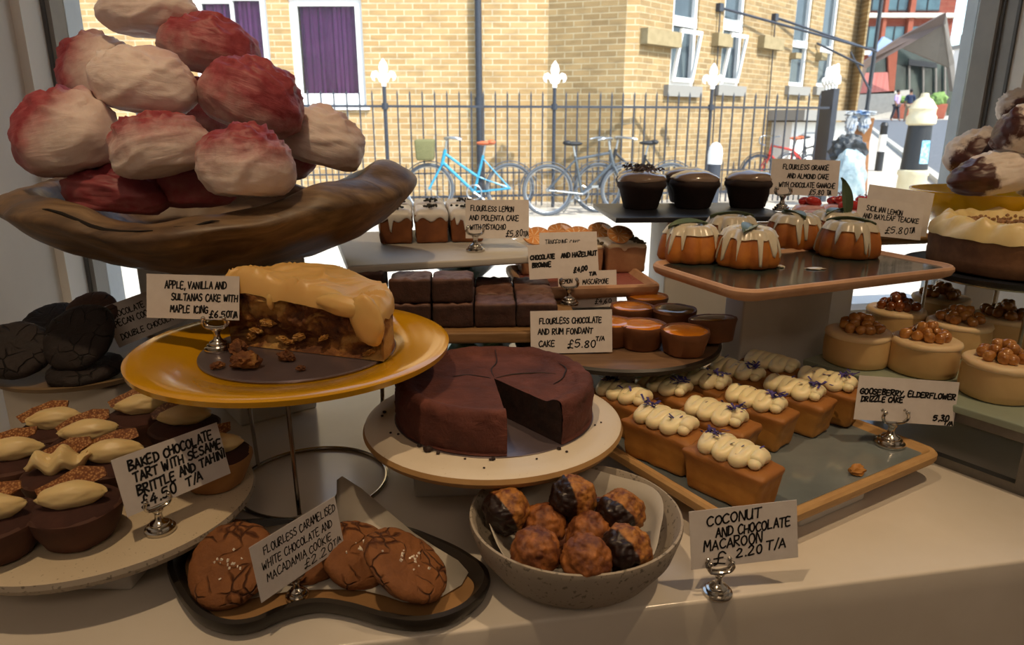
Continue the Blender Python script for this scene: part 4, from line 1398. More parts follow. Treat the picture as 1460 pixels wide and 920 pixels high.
# ------------------------------------------------------------------ food
def mask_mat(name, base, stain, dirv, th, soft=0.25, nsc=18, namt=0.5, rough1=0.6, rough2=0.5, bump=0.25, base2=None, stain2=None, sss=0.0, bsc=60, stretch=(1, 1, 1), size=0.06, bstretch=(0.35, 1, 1.7)):
    """base colour with a stain over the side facing dirv (in the thing's own axes), ragged edge"""
    t = NT(name)
    v = t.coords((1 / size,) * 3)
    d = t.new('ShaderNodeVectorMath', operation='DOT_PRODUCT')
    t.ln(v, d.inputs[0]); d.inputs[1].default_value = Vector(dirv).normalized()
    ob = t.coords(stretch)
    n = t.noise(ob, nsc, 6, 0.65)
    s = t.math('ADD', d.outputs['Value'], t.math('MULTIPLY', t.math('SUBTRACT', n, 0.5), namt * 2))
    f = t.ramp(t.math('ADD', t.math('MULTIPLY', t.math('SUBTRACT', s, th), 1 / soft), 0.5, True), [(0.0, 0.0), (1.0, 1.0)])
    n2 = t.noise(ob, nsc * 2.5, 4)
    b = t.ramp(n2, [(0.35, base), (0.65, base2 or base)])
    st = t.ramp(n2, [(0.35, stain), (0.65, stain2 or stain)])
    t.set(Base_Color=t.mix(f, b, st), Roughness=t.math('ADD', t.math('MULTIPLY', f, rough2 - rough1), rough1))
    if bump:
        t.bump(t.noise(t.coords(bstretch), bsc, 5, 0.6, 0.4), bump, 0.004)
    if sss:
        t.set(Subsurface_Weight=sss)
        t.b.inputs['Subsurface Radius'].default_value = (0.02, 0.012, 0.008)
        t.b.inputs['Subsurface Scale'].default_value = 1.0
    return t.m

W1, W2 = '#ead9d2', '#e0ccc4'
K1, K2 = '#8a2d36', '#a64c53'
MER = {
    'top': mask_mat('meringue_pink_top', W1, K1, (0, -0.05, 1), 0.20, 0.8, 30, 0.55, base2=W2, stain2=K2, sss=0.25, bump=0.5, bsc=50),
    'heavy': mask_mat('meringue_mostly_pink', W2, K1, (0.2, -0.1, 1), -0.35, 1.0, 26, 0.65, base2='#d3b0aa', stain2=K2, sss=0.25, bump=0.5, bsc=50),
    'left': mask_mat('meringue_pink_side', W1, K1, (-0.8, -0.05, 0.7), 0.05, 0.7, 26, 0.4, base2=W2, stain2=K2, sss=0.25, bump=0.5, bsc=50),
    'pale': mask_mat('meringue_pale', W1, '#c58a8a', (0.3, 0.2, 1), 0.85, 0.9, 26, 0.4, base2=W2, sss=0.25, bump=0.5, bsc=50),
    'dark': mask_mat('meringue_deep_pink', '#b06a6c', '#74252f', (0, 0, 1), 0.0, 0.8, 26, 0.5, base2=K2, sss=0.2),
}

def meringue_bm(rx, ry, rz, seed):
    bm = NB()
    blob(bm, rx, ry, rz, 5, 0.09, 0.9, seed, flat=0.72)
    st = Vector((seed * 2.3, seed * 0.7, seed * 1.1))
    # soft spoon ridges
    rnd = random.Random(seed)
    ax = Vector((rnd.uniform(-1, 1), rnd.uniform(-0.4, 0.4), rnd.uniform(0.2, 0.9))).normalized()
    for v in bm.verts:
        d = Vector((v.co.x / rx, v.co.y / ry, v.co.z / rz))
        s = d.dot(ax)
        w = math.sin(s * 7.5 + 1.8 * noise.noise(d * 1.6 + Vector((seed, 0, 0))))
        k = max(0, w) ** 2
        v.co += v.co.normalized() * (0.0035 * k * (0.3 + max(0, noise.noise(d * 1.3 + Vector((0, seed, 3))) + 0.3)))
        # long strokes of the spoon along the mound, and ragged peaks on the crest
        q = Vector((d.x * 0.7 + d.z * 0.3, d.y * 2.2, d.z * 2.8 - d.x * 0.6)) + st
        r1 = 1 - abs(noise.noise(q)) * 2.2
        q2 = Vector((d.x * 2.0 - d.z * 0.8, d.y * 7, d.z * 8.5)) + st
        r2 = 1 - abs(noise.noise(q2)) * 2.2
        v.co += v.co.normalized() * (0.0014 * max(0, r1) ** 3 + 0.0005 * max(0, r2) ** 2 + max(0, d.z - 0.25) * (0.012 * max(0, 1 - 3.2 * abs(noise.noise(Vector((d.x * 2.2, d.y * 2.2, d.z * 5)) + st))) + 0.006 * max(0, noise.noise(d * 6 + st))))
    rough(bm, 0.0008, 40.0, seed)
    return bm

def meringues():
    L = [
        # px, py, w, h, depth, roll, style, label
        (212, 18, 146, 74, 0.99, 0, 'pale', 'white meringue right at the top of the pink meringue pile'),
        (297, 70, 142, 84, 0.985, 10, 'heavy', 'dusky pink meringue under the topmost white one, on its window side'),
        (140, 105, 116, 100, 1.02, -30, 'left', 'pink dusted meringue high on the wall side of the pile'),
        (207, 124, 152, 94, 0.905, 6, 'pale', 'smooth plain white meringue in the middle of the pile'),
        (360, 146, 150, 112, 0.94, 20, 'heavy', 'raspberry pink meringue high on the right flank of the pile'),
        (97, 198, 150, 128, 0.90, -12, 'left', 'big meringue with a deep pink side lying lowest beside the wall'),
        (228, 212, 152, 90, 0.865, -12, 'top', 'long white meringue with a pink crest low in the centre front'),
        (352, 240, 144, 104, 0.85, 0, 'top', 'round white meringue with a ragged pink cap at the bowl front'),
        (460, 203, 124, 84, 1.02, 18, 'pale', 'cream white meringue lowest at the right end of the bowl'),
        (168, 276, 150, 70, 0.93, 4, 'dark', 'deep pink meringue half sunk at the bowl front rim'),
        (275, 262, 130, 84, 0.96, 0, 'dark', 'dark raspberry meringue wedged under the round capped one'),
        (275, 165, 120, 90, 1.08, 0, 'heavy', 'pink meringue hidden in the heart of the pile'),
        (395, 225, 110, 80, 1.08, 0, 'heavy', 'pink meringue at the back behind the round capped one'),
    ]
    for i, (px, py, w, h, D, roll, st, lab) in enumerate(L):
        p = at(px, py, D)
        rx, rz = w * D / 2060, h * D / 2060
        bm = meringue_bm(rx, (rx + rz) / 2 * 0.88, rz * 1.0, i + 1)
        o = mesh_obj('pink_meringue', bm, MER[st], loc=p, rot=(R(-10), R(roll), 0), sharp=180)
        tag(o, lab, 'meringue', 'pink meringues in the wooden bowl')
meringues()

CHM = mask_mat('meringue_chocolate_dipped', '#ded2c8', '#40201a', (-1, -0.2, 0.1), 0.62, 0.12, 22, 0.5, base2='#d2c4b8', stain2='#552d22', rough2=0.4, sss=0.15)
CHM2 = mask_mat('meringue_chocolate_face', '#ded2c8', '#40201a', (-0.1, -1, -0.45), 0.22, 0.12, 24, 0.5, base2='#d2c4b8', stain2='#5a3026', rough2=0.4, sss=0.15)
def choc_meringues():
    for i, (px, py, w, h, D, roll, m, lab) in enumerate([
        (1405, 218, 112, 60, 1.30, -8, CHM2, 'chocolate coated meringue with a white back lying across the lower ones'),
        (1420, 250, 124, 58, 1.22, -10, CHM, 'white meringue with a dark chocolate tip resting on the yellow bowl rim'),
        (1462, 192, 86, 70, 1.20, 10, CHM, 'white and chocolate meringue cut off by the picture edge, upper one'),
        (1455, 155, 60, 46, 1.28, 0, CHM2, 'small chocolate smeared meringue topmost over the yellow bowl'),
        (1505, 262, 100, 54, 1.27, 0, CHM2, 'chocolate meringue low in the yellow bowl beside the wall')]):
        p = at(px, py, D)
        rx, rz = w * D / 2000, h * D / 2000
        bm = meringue_bm(rx, (rx + rz) / 2 * 0.95, rz, 30 + i)
        o = mesh_obj('chocolate_meringue', bm, m, loc=p, rot=(0, R(roll), 0), sharp=180)
        tag(o, lab, 'meringue', 'chocolate meringues in the yellow bowl')
choc_meringues()

# ---- apple cake
def apple_cake():
    t = NT('apple_sponge')
    v = t.coords()
    vo = t.new('ShaderNodeTexVoronoi'); vo.inputs['Scale'].default_value = 75; t.ln(v, vo.inputs['Vector'])
    n = t.noise(v, 34, 6, 0.7)
    c = t.ramp(n, [(0.30, '#3a2010'), (0.46, '#633818'), (0.58, '#8a5826'), (0.72, '#b5843e')])
    n2 = t.noise(t.coords((18, 18, 30)), 1.0, 3, 0.55, 0.6)
    c = t.mix(t.ramp(n2, [(0.53, 0.0), (0.62, 0.8)]), c, '#bd9452')
    t.set(Base_Color=c, Roughness=0.8)
    t.bump(n, 0.9, 0.006)
    t.set(Subsurface_Weight=0.05)
    sponge = t.m
    icing = simple('maple_icing', '#d6a860', '#dfb672', 9, rough=0.38, bump=0.06, bscale=20, sss=0.2)
    p0, p1 = onh(330, 491, 0.182), onh(548, 516, 0.182)
    c0 = (p0 + p1) / 2; d = p1 - p0; r = d.length / 2
    rz = math.atan2(d.y, d.x)
    ck = thing('apple_cake', 'half eaten apple and vanilla cake with glossy maple icing on the mustard plate', 'cake', (c0.x, c0.y, CT + 0.1822), rz)
    h = 0.064
    def slope(x):
        return 1.0 - 0.17 * x / r
    bm = NB()
    nx, nz = 70, 26
    g = []
    for j in range(nz + 1):
        row = []
        for i in range(nx + 1):
            x = -r + 2 * r * i / nx
            z = h * j / nz * slope(x)
            e = min(1.0, (r - abs(x)) / 0.01, j / 3 if j < 3 else 1, (nz - j) / 2 if nz - j < 2 else 1)
            q = Vector((x * 40, z * 40, 2))
            y = -0.008 * e * (noise.noise(q) + 0.7 * noise.noise(q * 2.3) + 0.5 * noise.noise(q * 5)) + 0.004 * e * math.sin(z * 60)
            # undercut low part on the left where a piece was torn away
            y += 0.010 * e * max(0, 1 - abs(z - 0.012) / 0.02)
            row.append(bm.verts.new((x, y, z)))
        g.append(row)
    for a, b in zip(g, g[1:]):
        for i in range(nx):
            bm.faces.new((a[i], a[i + 1], b[i + 1], b[i]))
    prof = [(r * 0.98, 0), (r * 1.0, 0.006), (r * 1.005, 0.02), (r * 0.995, 0.04), (r, h)]
    lathe(bm, prof, 50, lambda a, rr, z: (rr * math.cos(a) + 0.002 * noise.noise(Vector((math.cos(a) * 5, math.sin(a) * 5, z * 60))), rr * math.sin(a), z * slope(rr * math.cos(a))), a0=0, a1=math.pi)
    mesh_obj('sponge', bm, sponge, ck, sharp=50)
    # icing
    bm = NB()
    na, nr = 120, 46
    def top(x, y):
        rr = math.hypot(x, y) / r
        q = Vector((x * 28, y * 28, 0.7))
        z = h * slope(x) + 0.017 * (1 - max(0, rr) ** 7 * 0.75)
        s = math.sin((x * 0.5 + y) * 95 + 3.0 * noise.noise(q * 0.6))
        a1 = x * 0.75 + y * 0.66
        a2 = -x * 0.66 + y * 0.75
        w = 0.6 * noise.noise(Vector((x * 22, y * 22, 4)))
        rg = 1 - 2 * abs(noise.noise(Vector((a1 * 14 + w, a2 * 46 + w * 2, 1.5))))
        rg2 = 1 - 2 * abs(noise.noise(Vector((a1 * 30, a2 * 110 + w * 3, 7.5))))
        z += (0.0065 * max(0, rg) ** 2 + 0.0016 * max(0, rg2)) * (1 if rr < 0.96 else 0.4) + 0.006 * noise.noise(q * 0.8)
        return z
    T, Bm = [], []
    for i in range(nr + 1):
        rr = (r * 1.02) * i / nr
        rowt, rowb = [], []
        for k in range(na + 1):
            a = math.pi * k / na
            x, y = rr * math.cos(a), rr * math.sin(a)
            yy = y - 0.006 * (1 if k in (0, na) else 0)
            e = 0.35 if k in (0, na) else 1.0
            zt = top(x, y)
            zb = h * slope(x) - (0.004 if k in (0, na) else 0.0)
            if i == nr:
                zt = h * slope(x) + 0.004
                zb = h * slope(x) - 0.006 - 0.006 * noise.noise(Vector((x * 60, y * 60, 1)))
            if k in (0, na):
                zt = zb + (zt - zb) * 0.75
                zb = h * slope(x) - 0.004 - 0.007 * max(0, noise.noise(Vector((x * 45, 3, 1)))) - (0.010 * max(0, x / r) ** 3)
            rowt.append(bm.verts.new((x, yy, zt)))
            rowb.append(bm.verts.new((x, yy - (0.001 if k in (0, na) else 0), zb)))
        T.append(rowt); Bm.append(rowb)
    for i in range(nr):
        for k in range(na):
            if i == 0:
                bm.faces.new((T[0][0], T[1][k], T[1][k + 1])) if True else None
            else:
                bm.faces.new((T[i][k], T[i + 1][k], T[i + 1][k + 1], T[i][k + 1]))
    for k in range(na):
        bm.faces.new((T[nr][k], Bm[nr][k], Bm[nr][k + 1], T[nr][k + 1]))
    for k in (0, na):
        for i in range(nr):
            q = (T[i][k], Bm[i][k], Bm[i + 1][k], T[i + 1][k])
            bm.faces.new(q if k == 0 else tuple(reversed(q)))
    bmesh.ops.remove_doubles(bm, verts=bm.verts, dist=1e-5)
    bmesh.ops.recalc_face_normals(bm, faces=bm.faces)
    # hanging fold at the right end, small drips
    blob(bm, 0.020, 0.008, 0.030, 3, 0.15, 2, 4, M=Matrix.Translation((r * 0.84, -0.004, h * slope(r * .84) - 0.008)) @ Matrix.Rotation(R(-12), 4, 'Y'))
    blob(bm, 0.035, 0.010, 0.012, 3, 0.15, 2, 5, M=Matrix.Translation((r * 0.55, -0.003, h * slope(r * .55) + 0.003)) @ Matrix.Rotation(R(8), 4, 'Y'))
    blob(bm, 0.0045, 0.004, 0.010, 3, 0.1, 2, 6, M=Matrix.Translation((-r * 0.36, -0.005, h * slope(-r * .36) - 0.008)))
    blob(bm, 0.008, 0.005, 0.004, 2, 0.2, 2, 7, M=Matrix.Translation((r * 0.90, -0.004, 0.024)))
    mesh_obj('icing', bm, icing, ck, sharp=70)
    # apple pieces in the cut face and crumbled bits
    am = simple('apple_piece', '#9c6a2a', '#b98e4c', 60, rough=0.5, sss=0.1)
    rnd = random.Random(7)
    for i in range(9):
        x = rnd.uniform(-0.85, 0.85) * r; z = rnd.uniform(0.008, 0.04) * slope(x)
        bm = NB(); blob(bm, rnd.uniform(0.004, 0.009), 0.004, rnd.uniform(0.0025, 0.005), 3, 0.7, 2.5, i, M=Matrix.Translation((x, 0.002, z)) @ Matrix.Rotation(rnd.uniform(-0.6, 0.6), 4, 'Y'))
        mesh_obj('apple_piece', bm, am, ck)
    # crumbs fallen on the plate
    for i, (px, py, s, lab) in enumerate([(352, 524, 0.0115, 'largest torn lump of apple cake lying before the cake'), (311, 525, 0.005, 'small dark cake lump lying left of the torn lump'),
                                          (342, 502, 0.0095, 'crumbled cake pieces leaning on the left of the cut face'), (408, 513, 0.007, 'orange apple crumb at the foot of the cut face'), (428, 528, 0.0035, 'tiny crumb by the edge of the dark cake card')]):
        p = onh(px, py, 0.1825)
        bm = NB()
        blob(bm, s * 1.25, s, s * 0.8, 3, 0.5, 2.2, i + 3, M=Matrix.Translation((0, 0, s * 0.7)), flat=0.85)
        blob(bm, s * 0.8, s * 0.8, s * 0.7, 3, 0.5, 2.2, i + 13, M=Matrix.Translation((-s * 0.8, s * 0.3, s * 0.6)), flat=0.85)
        tag(mesh_obj('cake_crumb', bm, sponge, loc=p, rot=(0, 0, i)), lab, 'crumb', 'crumbs on the mustard plate')
apple_cake()

# ---- chocolate cake with a slice missing
def chocolate_cake():
    t = NT('chocolate_cake_crust')
    v = t.coords()
    n = t.noise(v, 22, 6, 0.6)
    c = t.ramp(n, [(0.3, '#46201a'), (0.55, '#5d2f24'), (0.75, '#744033')])
    t.set(Base_Color=c, Roughness=0.85)
    t.bump(t.noise(v, 45, 8, 0.65, 0.5), 0.9, 0.005)
    crust = t.m
    cut = simple('chocolate_cake_cut', '#1c0d09', '#2c150e', 60, rough=0.7, bump=0.5, bscale=120, bdist=0.003)
    r, h = 0.118, 0.046
    a0, a1 = R(-50), R(278)
    ck = thing('chocolate_cake', 'flat round flourless chocolate cake with one slice cut out', 'cake', C3(-0.0215, 0.787, 0.1005))
    prof = [(0.0, 0.0), (r * .5, 0.0), (r * 0.96, 0.0), (r * 0.985, 0.003), (r, 0.012), (r * 1.005, 0.03), (r * 0.995, 0.040), (r * 0.965, 0.0470), (r * 0.91, 0.0490), (r * 0.84, 0.0465), (r * 0.78, 0.0430), (r * 0.6, 0.0425), (r * 0.4, 0.0427), (r * 0.2, 0.043), (0.0, 0.0432)]
    dense = smooth_path([Vector((a, 0, b)) for a, b in prof], 3)
    pr = [(max(0.0, p.x), p.z) for p in dense]
    pr[0] = (0.0, 0.0); pr[-1] = (0.0, 0.0432)
    pr = [pr[0]] + [(max(q[0], 1e-4), q[1]) for q in pr[1:-1]] + [pr[-1]]
    bm = NB()
    def fx(a, rr, z):
        q = Vector((rr * math.cos(a) * 30, rr * math.sin(a) * 30, z * 60))
        k = 0.0024 * (noise.noise(q) + 0.7 * noise.noise(q * 2.4) + 0.4 * noise.noise(q * 5)) if z > 0.002 and rr > 0.01 else 0
        # dark pitted band just below the rim
        pit = -0.005 * max(0, noise.noise(q * 3.0)) * max(0, 1 - abs(z - 0.034) / 0.01) if rr > r * 0.9 else 0
        s = (rr + k + pit) / rr if rr > 1e-6 else 1
        return (rr * s * math.cos(a), rr * s * math.sin(a), z + k * 0.5)
    rings = lathe(bm, pr, 120, fx, a0=a0, a1=a1)
    mesh_obj('crust', bm, crust, ck, sharp=60)
    bm = NB()
    for idx, sgn in ((0, 1), (120, -1)):
        a = a0 if idx == 0 else a1
        nx, nz = 30, 12
        g = []
        for i in range(nx + 1):
            rr = r * 0.992 * i / nx
            ztop = 0.0432
            for (ra, za), (rb, zb) in zip(pr[::-1], pr[::-1][1:]):
                if ra <= rr <= rb:
                    ztop = za + (zb - za) * (rr - ra) / max(rb - ra, 1e-6); break
            if i == nx:
                ztop = 0.036
            row = []
            for j in range(nz + 1):
                z = ztop * j / nz
                q = Vector((rr * 70, z * 70, idx))
                w = 0.0012 * (noise.noise(q) + noise.noise(q * 2)) * (1 if 0 < i < nx and 0 < j < nz else 0)
                row.append(bm.verts.new((rr * math.cos(a) - math.sin(a) * w, rr * math.sin(a) + math.cos(a) * w, z)))
            g.append(row)
        for A, B in zip(g, g[1:]):
            for j in range(nz):
                f = (A[j], B[j], B[j + 1], A[j + 1])
                bm.faces.new(f if sgn > 0 else tuple(reversed(f)))
    bmesh.ops.remove_doubles(bm, verts=bm.verts, dist=1e-6)
    mesh_obj('cut_face', bm, cut, ck, sharp=60)
    # cracks on the top
    bm = NB()
    for pts in (((0, .004), (-.004, .03), (0.002, .06), (-.002, .11)), ((0.002, 0), (.02, .012), (.05, .018), (.075, .015)), ((.07, -.02), (.082, .0), (.088, .03), (.08, .05)), ((-.004, 0), (-.03, .01), (-.05, .005))):
        sp = smooth_path([Vector((x, y, 0)) for x, y in pts], 6)
        tube(bm, [Vector((p.x, p.y + 0.001 * noise.noise(p * 200), 0.0436 + (0.003 if math.hypot(p.x, p.y) > 0.095 else (0.0018 if math.hypot(p.x, p.y) > 0.085 else 0)))) for p in sp], [0.0003 + 0.0007 * math.sin(math.pi * i / (len(sp) - 1)) for i in range(len(sp))], 5)
    mesh_obj('crack', bm, cut, ck)
    # thin silver card under it
    bm = NB(); lathe(bm, [(0, 0), (0.119, 0), (0.1195, 0.0005), (0.119, 0.001), (0, 0.001)], 72)
    ck.location.z += 0.0012
    tag(mesh_obj('cake_board', bm, MAT['cake_board'], loc=C3(-0.0215, 0.787, 0.1003)), 'thin round silver card just showing under the chocolate cake', 'cake board')
    # crumbs scattered on the plate
    bm = NB(); rnd = random.Random(3)
    for px, py, s in ((598, 637, 3), (606, 641, 2), (616, 640, 6), (628, 645, 3), (548, 589, 3), (545, 594, 2), (557, 618, 2), (568, 620, 2), (700, 652, 2.5), (703, 656, 3), (765, 655, 1.5), (797, 641, 3), (808, 645, 2), (842, 606, 1.5), (857, 603, 1.5), (663, 655, 1.6), (690, 668, 1.5)):
        p = onh(px, py, 0.1005)
        if math.hypot(p.x + 0.0215, p.y - 0.787) < 0.121:
            d = Vector((p.x + 0.0215, p.y - 0.787, 0)).normalized() * 0.1235
            p = Vector((-0.0215 + d.x, 0.787 + d.y, p.z))
        blob(bm, 0.0008 * s, 0.0007 * s, 0.0006 * s, 2, 0.4, 2, px, M=Matrix.Translation(p + Vector((0, 0, 0.0004 * s))))
    tag(mesh_obj('chocolate_crumbs', bm, cut), 'dark crumbs scattered on the ivory plate round the chocolate cake', 'crumbs', None, 'stuff')
chocolate_cake()

# ---- chocolate tarts with tahini cream and sesame brittle
def chocolate_tarts():
    pastry = simple('chocolate_pastry', '#402418', '#553020', 20, rough=0.75, bump=0.3, bscale=90)
    fill = simple('cocoa_dust', '#361a13', '#46251b', 40, rough=0.9, bump=0.4, bscale=160)
    cream = simple('tahini_cream', '#e3cc98', '#dcc084', 16, rough=0.4, sss=0.2, bump=0.08, bscale=30)
    t = NT('sesame_brittle')
    v = t.coords(); vo = t.new('ShaderNodeTexVoronoi'); vo.inputs['Scale'].default_value = 460; t.ln(v, vo.inputs['Vector'])
    t.set(Base_Color=t.ramp(vo.outputs['Distance'], [(0.1, '#c99c63'), (0.5, '#8a5427'), (0.8, '#6d3d1a')]), Roughness=0.3)
    t.bump(vo.outputs['Distance'], -0.8, 0.001)
    L = [(117, 768, 0, 20, 'chocolate tart at the front of the cream platter, cream quenelle pointing to the card'),
         (0, 790, 8, -10, 'chocolate tart cut off by the picture edge beside the front tart'),
         (28, 698, 20, 15, 'chocolate tart by the wall side with a flat brittle lying on its cream'),
         (100, 716, -15, 30, 'chocolate tart just behind the front one with peaked cream'),
         (137, 668, 10, 25, 'chocolate tart with smooth cream directly behind the peaked one'),
         (85, 650, 35, 10, 'chocolate tart at the back with upright brittle next to the dark cookies'),
         (208, 628, 25, 30, 'chocolate tart farthest back with shiny cream and a leaning brittle'),
         (268, 645, 30, 20, 'chocolate tart behind the top corner of its price card, brittle showing'),
         (309, 690, 20, 10, 'chocolate tart at the right edge of the platter behind the price card'),
         (172, 700, 0, 20, 'chocolate tart hidden behind the lower corner of the price card')]
    for i, (px, py, rz, br, lab) in enumerate(L):
        p = onh(px, py, 0.0552)
        o = thing('chocolate_tart', lab, 'tart', p, R(rz), 'chocolate tarts on the cream platter')
        pale = i == 8
        bm = NB(); lathe(bm, [(0, 0), (0.023, 0), (0.0285, 0.003), (0.0355, 0.017), (0.0402, 0.031), (0.0400, 0.0350), (0.0375, 0.0368), (0.034, 0.0365)], 40, wob(0.02, i, 5)); rough(bm, 0.0010, 50, i); rough(bm, 0.0005, 160, i)
        mesh_obj('pastry_case', bm, pastry if not pale else simple('golden_pastry', '#96673a', '#a97946', 20, rough=0.7, bump=0.3, bscale=90), o)
        bm = NB(); lathe(bm, [(0.0390, 0.0355), (0.036, 0.0382), (0.02, 0.0410), (0, 0.0420)], 40); rough(bm, 0.0008, 50, i + 4)
        mesh_obj('filling', bm, fill, o)
        bm = NB()
        blob(bm, 0.0305, 0.0140, 0.0125, 4, 0.12, 1.8, i + 2)
        for v_ in bm.verts:
            k = abs(v_.co.x) / 0.0275
            v_.co.y *= 1 - 0.35 * k ** 2; v_.co.z *= 1 - 0.3 * k ** 2
            if i == 3:
                v_.co.z += 0.005 * math.sin(v_.co.x * 260)
        for v_ in bm.verts:
            v_.co = Matrix.Translation((0.002, -0.006, 0.0505)) @ Matrix.Rotation(R(18 - rz), 4, 'Z') @ v_.co
        mesh_obj('cream', bm, cream, o)
        bm = NB()
        rnd = random.Random(i + 20)
        pts = [(-0.030, -0.006), (-0.014, -0.011), (0.012, -0.011), (0.031, -0.006), (0.033, 0.004), (0.012, 0.010), (-0.016, 0.009), (-0.031, 0.004)]
        pts = [(x * rnd.uniform(0.75, 1.0), y * rnd.uniform(0.6, 1.1)) for x, y in pts]
        prism(bm, pts, -0.0012, 0.0012)
        bmesh.ops.subdivide_edges(bm, edges=bm.edges, cuts=2, use_grid_fill=True)
        Mb = Matrix.Translation((-0.006, 0.009, 0.0565)) @ Matrix.Rotation(R(20 - rz), 4, 'Z') @ Matrix.Rotation(R(-14), 4, 'Y') @ Matrix.Rotation(R(48 + br * 0.4), 4, 'X')
        for v_ in bm.verts:
            v_.co = Mb @ (v_.co + Vector((0, 0, 0.0012 * math.sin(v_.co.x * 150))))
        rough(bm, 0.0006, 140, i)
        mesh_obj('brittle', bm, t.m, o, sharp=50)
chocolate_tarts()

# ---- cookies
def cookie_mat(name, c1, c2, crack):
    t = NT(name)
    v = t.coords()
    n = t.noise(v, 40, 6, 0.65)
    dv = t.new('ShaderNodeVectorMath', operation='ADD'); t.ln(v, dv.inputs[0])
    nn = t.new('ShaderNodeTexNoise'); nn.inputs['Scale'].default_value = 30; t.ln(v, nn.inputs['Vector'])
    sc_ = t.new('ShaderNodeVectorMath', operation='SCALE'); t.ln(nn.outputs['Color'], sc_.inputs[0]); sc_.inputs['Scale'].default_value = 0.02
    t.ln(sc_.outputs[0], dv.inputs[1])
    vo = t.new('ShaderNodeTexVoronoi', feature='DISTANCE_TO_EDGE'); vo.inputs['Scale'].default_value = 42; t.ln(dv.outputs[0], vo.inputs['Vector'])
    k = t.noise(v, 26, 2)
    f = t.math('MULTIPLY', t.ramp(vo.outputs['Distance'], [(0.0, 1.0), (0.045, 0.0)]), t.ramp(k, [(0.44, 0.0), (0.58, 1.0)]))
    t.set(Base_Color=t.mix(f, t.ramp(n, [(0.3, c1), (0.7, c2)]), crack), Roughness=0.75)
    h = t.math('SUBTRACT', t.math('MULTIPLY', n, 0.9), f)
    t.bump(h, 0.9, 0.004)
    return t.m

def cookie_bm(r, h, seed):
    bm = NB()
    lathe(bm, [(0, 0), (r * 0.7, 0.0), (r * 0.93, h * 0.12), (r * 1.0, h * 0.42), (r * 0.95, h * 0.72), (r * 0.8, h * 0.92), (r * 0.55, h), (r * 0.25, h * 1.02), (0, h * 1.02)], 64, wob(0.02, seed, 3))
    bmesh.ops.subdivide_edges(bm, edges=bm.edges, cuts=1, use_grid_fill=True)
    rough(bm, r * 0.02, 1.4 / r, seed)
    rough(bm, r * 0.022, 3.2 / r, seed + 3)
    rough(bm, r * 0.012, 10 / r, seed + 5)
    return bm

def cookies():
    m = cookie_mat('caramel_cookie', '#71431f', '#8d582c', '#54290f')
    salt = simple('salt_flake', '#efe6d6', rough=0.4)
    for i, (px, py, h, r, tx, ty, lab) in enumerate([
            (330, 804, 0.0385, 0.0425, 34, -6, 'round cracked caramel cookie lying left of the leaning price card'),
            (510, 790, 0.029, 0.038, 30, 8, 'caramel cookie half covered by the one on its right'),
            (580, 804, 0.043, 0.0445, 33, 6, 'large salted caramel cookie on top nearest the grey bowl'),
            (440, 800, 0.0165, 0.033, 0, 0, 'caramel cookie low behind the leaning price card'),
            (322, 766, 0.016, 0.030, 0, 0, 'caramel cookie tucked at the back behind the left one')]):
        p = onh(px, py, h)
        o = thing('cookie', lab, 'cookie', p, 0, 'caramel cookies on the black tray', rot=(R(tx), R(ty), R(40 * i)))
        mesh_obj('biscuit', cookie_bm(r, 0.016, i + 1), m, o, (0, 0, -0.008), sharp=180)
        bm = NB(); rnd = random.Random(i)
        for k in range(16 if i < 3 else 3):
            a, rr = rnd.uniform(0, 6.28), abs(rnd.gauss(0, 0.28)) * r
            if rr > r * 0.75:
                continue
            s = rnd.uniform(0.0006, 0.0014)
            box(bm, -s, s, -s, s, -s * 0.5, s * 0.5, M=Matrix.Translation((rr * math.cos(a), rr * math.sin(a), 0.0088)) @ Euler((k, 0.4 * k, k)).to_matrix().to_4x4())
        f = mesh_obj('salt_flakes', bm, salt, o, smooth=False)
        f['kind'] = 'stuff'
    dm = cookie_mat('double_chocolate_cookie', '#171010', '#261a17', '#0c0808')
    dp = cookie_mat('pecan_cookie', '#3a251b', '#513527', '#20130d')
    for i, (px, py, D, r, tx, ty, m2, lab) in enumerate([
            (22, 498, 0.93, 0.046, 30, 24, dm, 'black chocolate cookie leaning at the wall side of the brown plate'),
            (112, 480, 0.945, 0.050, 48, -8, dm, 'big black chocolate cookie standing in the middle of the brown plate'),
            (122, 526, 0.90, 0.048, 6, 0, dm, 'flat black chocolate cookie lying at the front rim of the brown plate'),
            (75, 466, 1.03, 0.05, 30, 0, dm, 'black chocolate cookie tucked behind the standing one'),
            (132, 442, 1.0, 0.034, 30, 10, dp, 'lighter brown pecan cookie peeping over the black ones')]):
        p = at(px, py, D)
        if i == 2:
            p = onh(px, py, 0.117)
        bm = cookie_bm(r, 0.020, i + 11)
        for v in bm.verts:
            v.co.z -= 0.010
        o = mesh_obj('dark_cookie', bm, m2, loc=p, rot=(R(tx), R(ty), 0), sharp=180)
        tag(o, lab, 'cookie', 'dark cookies on the brown plate')
cookies()

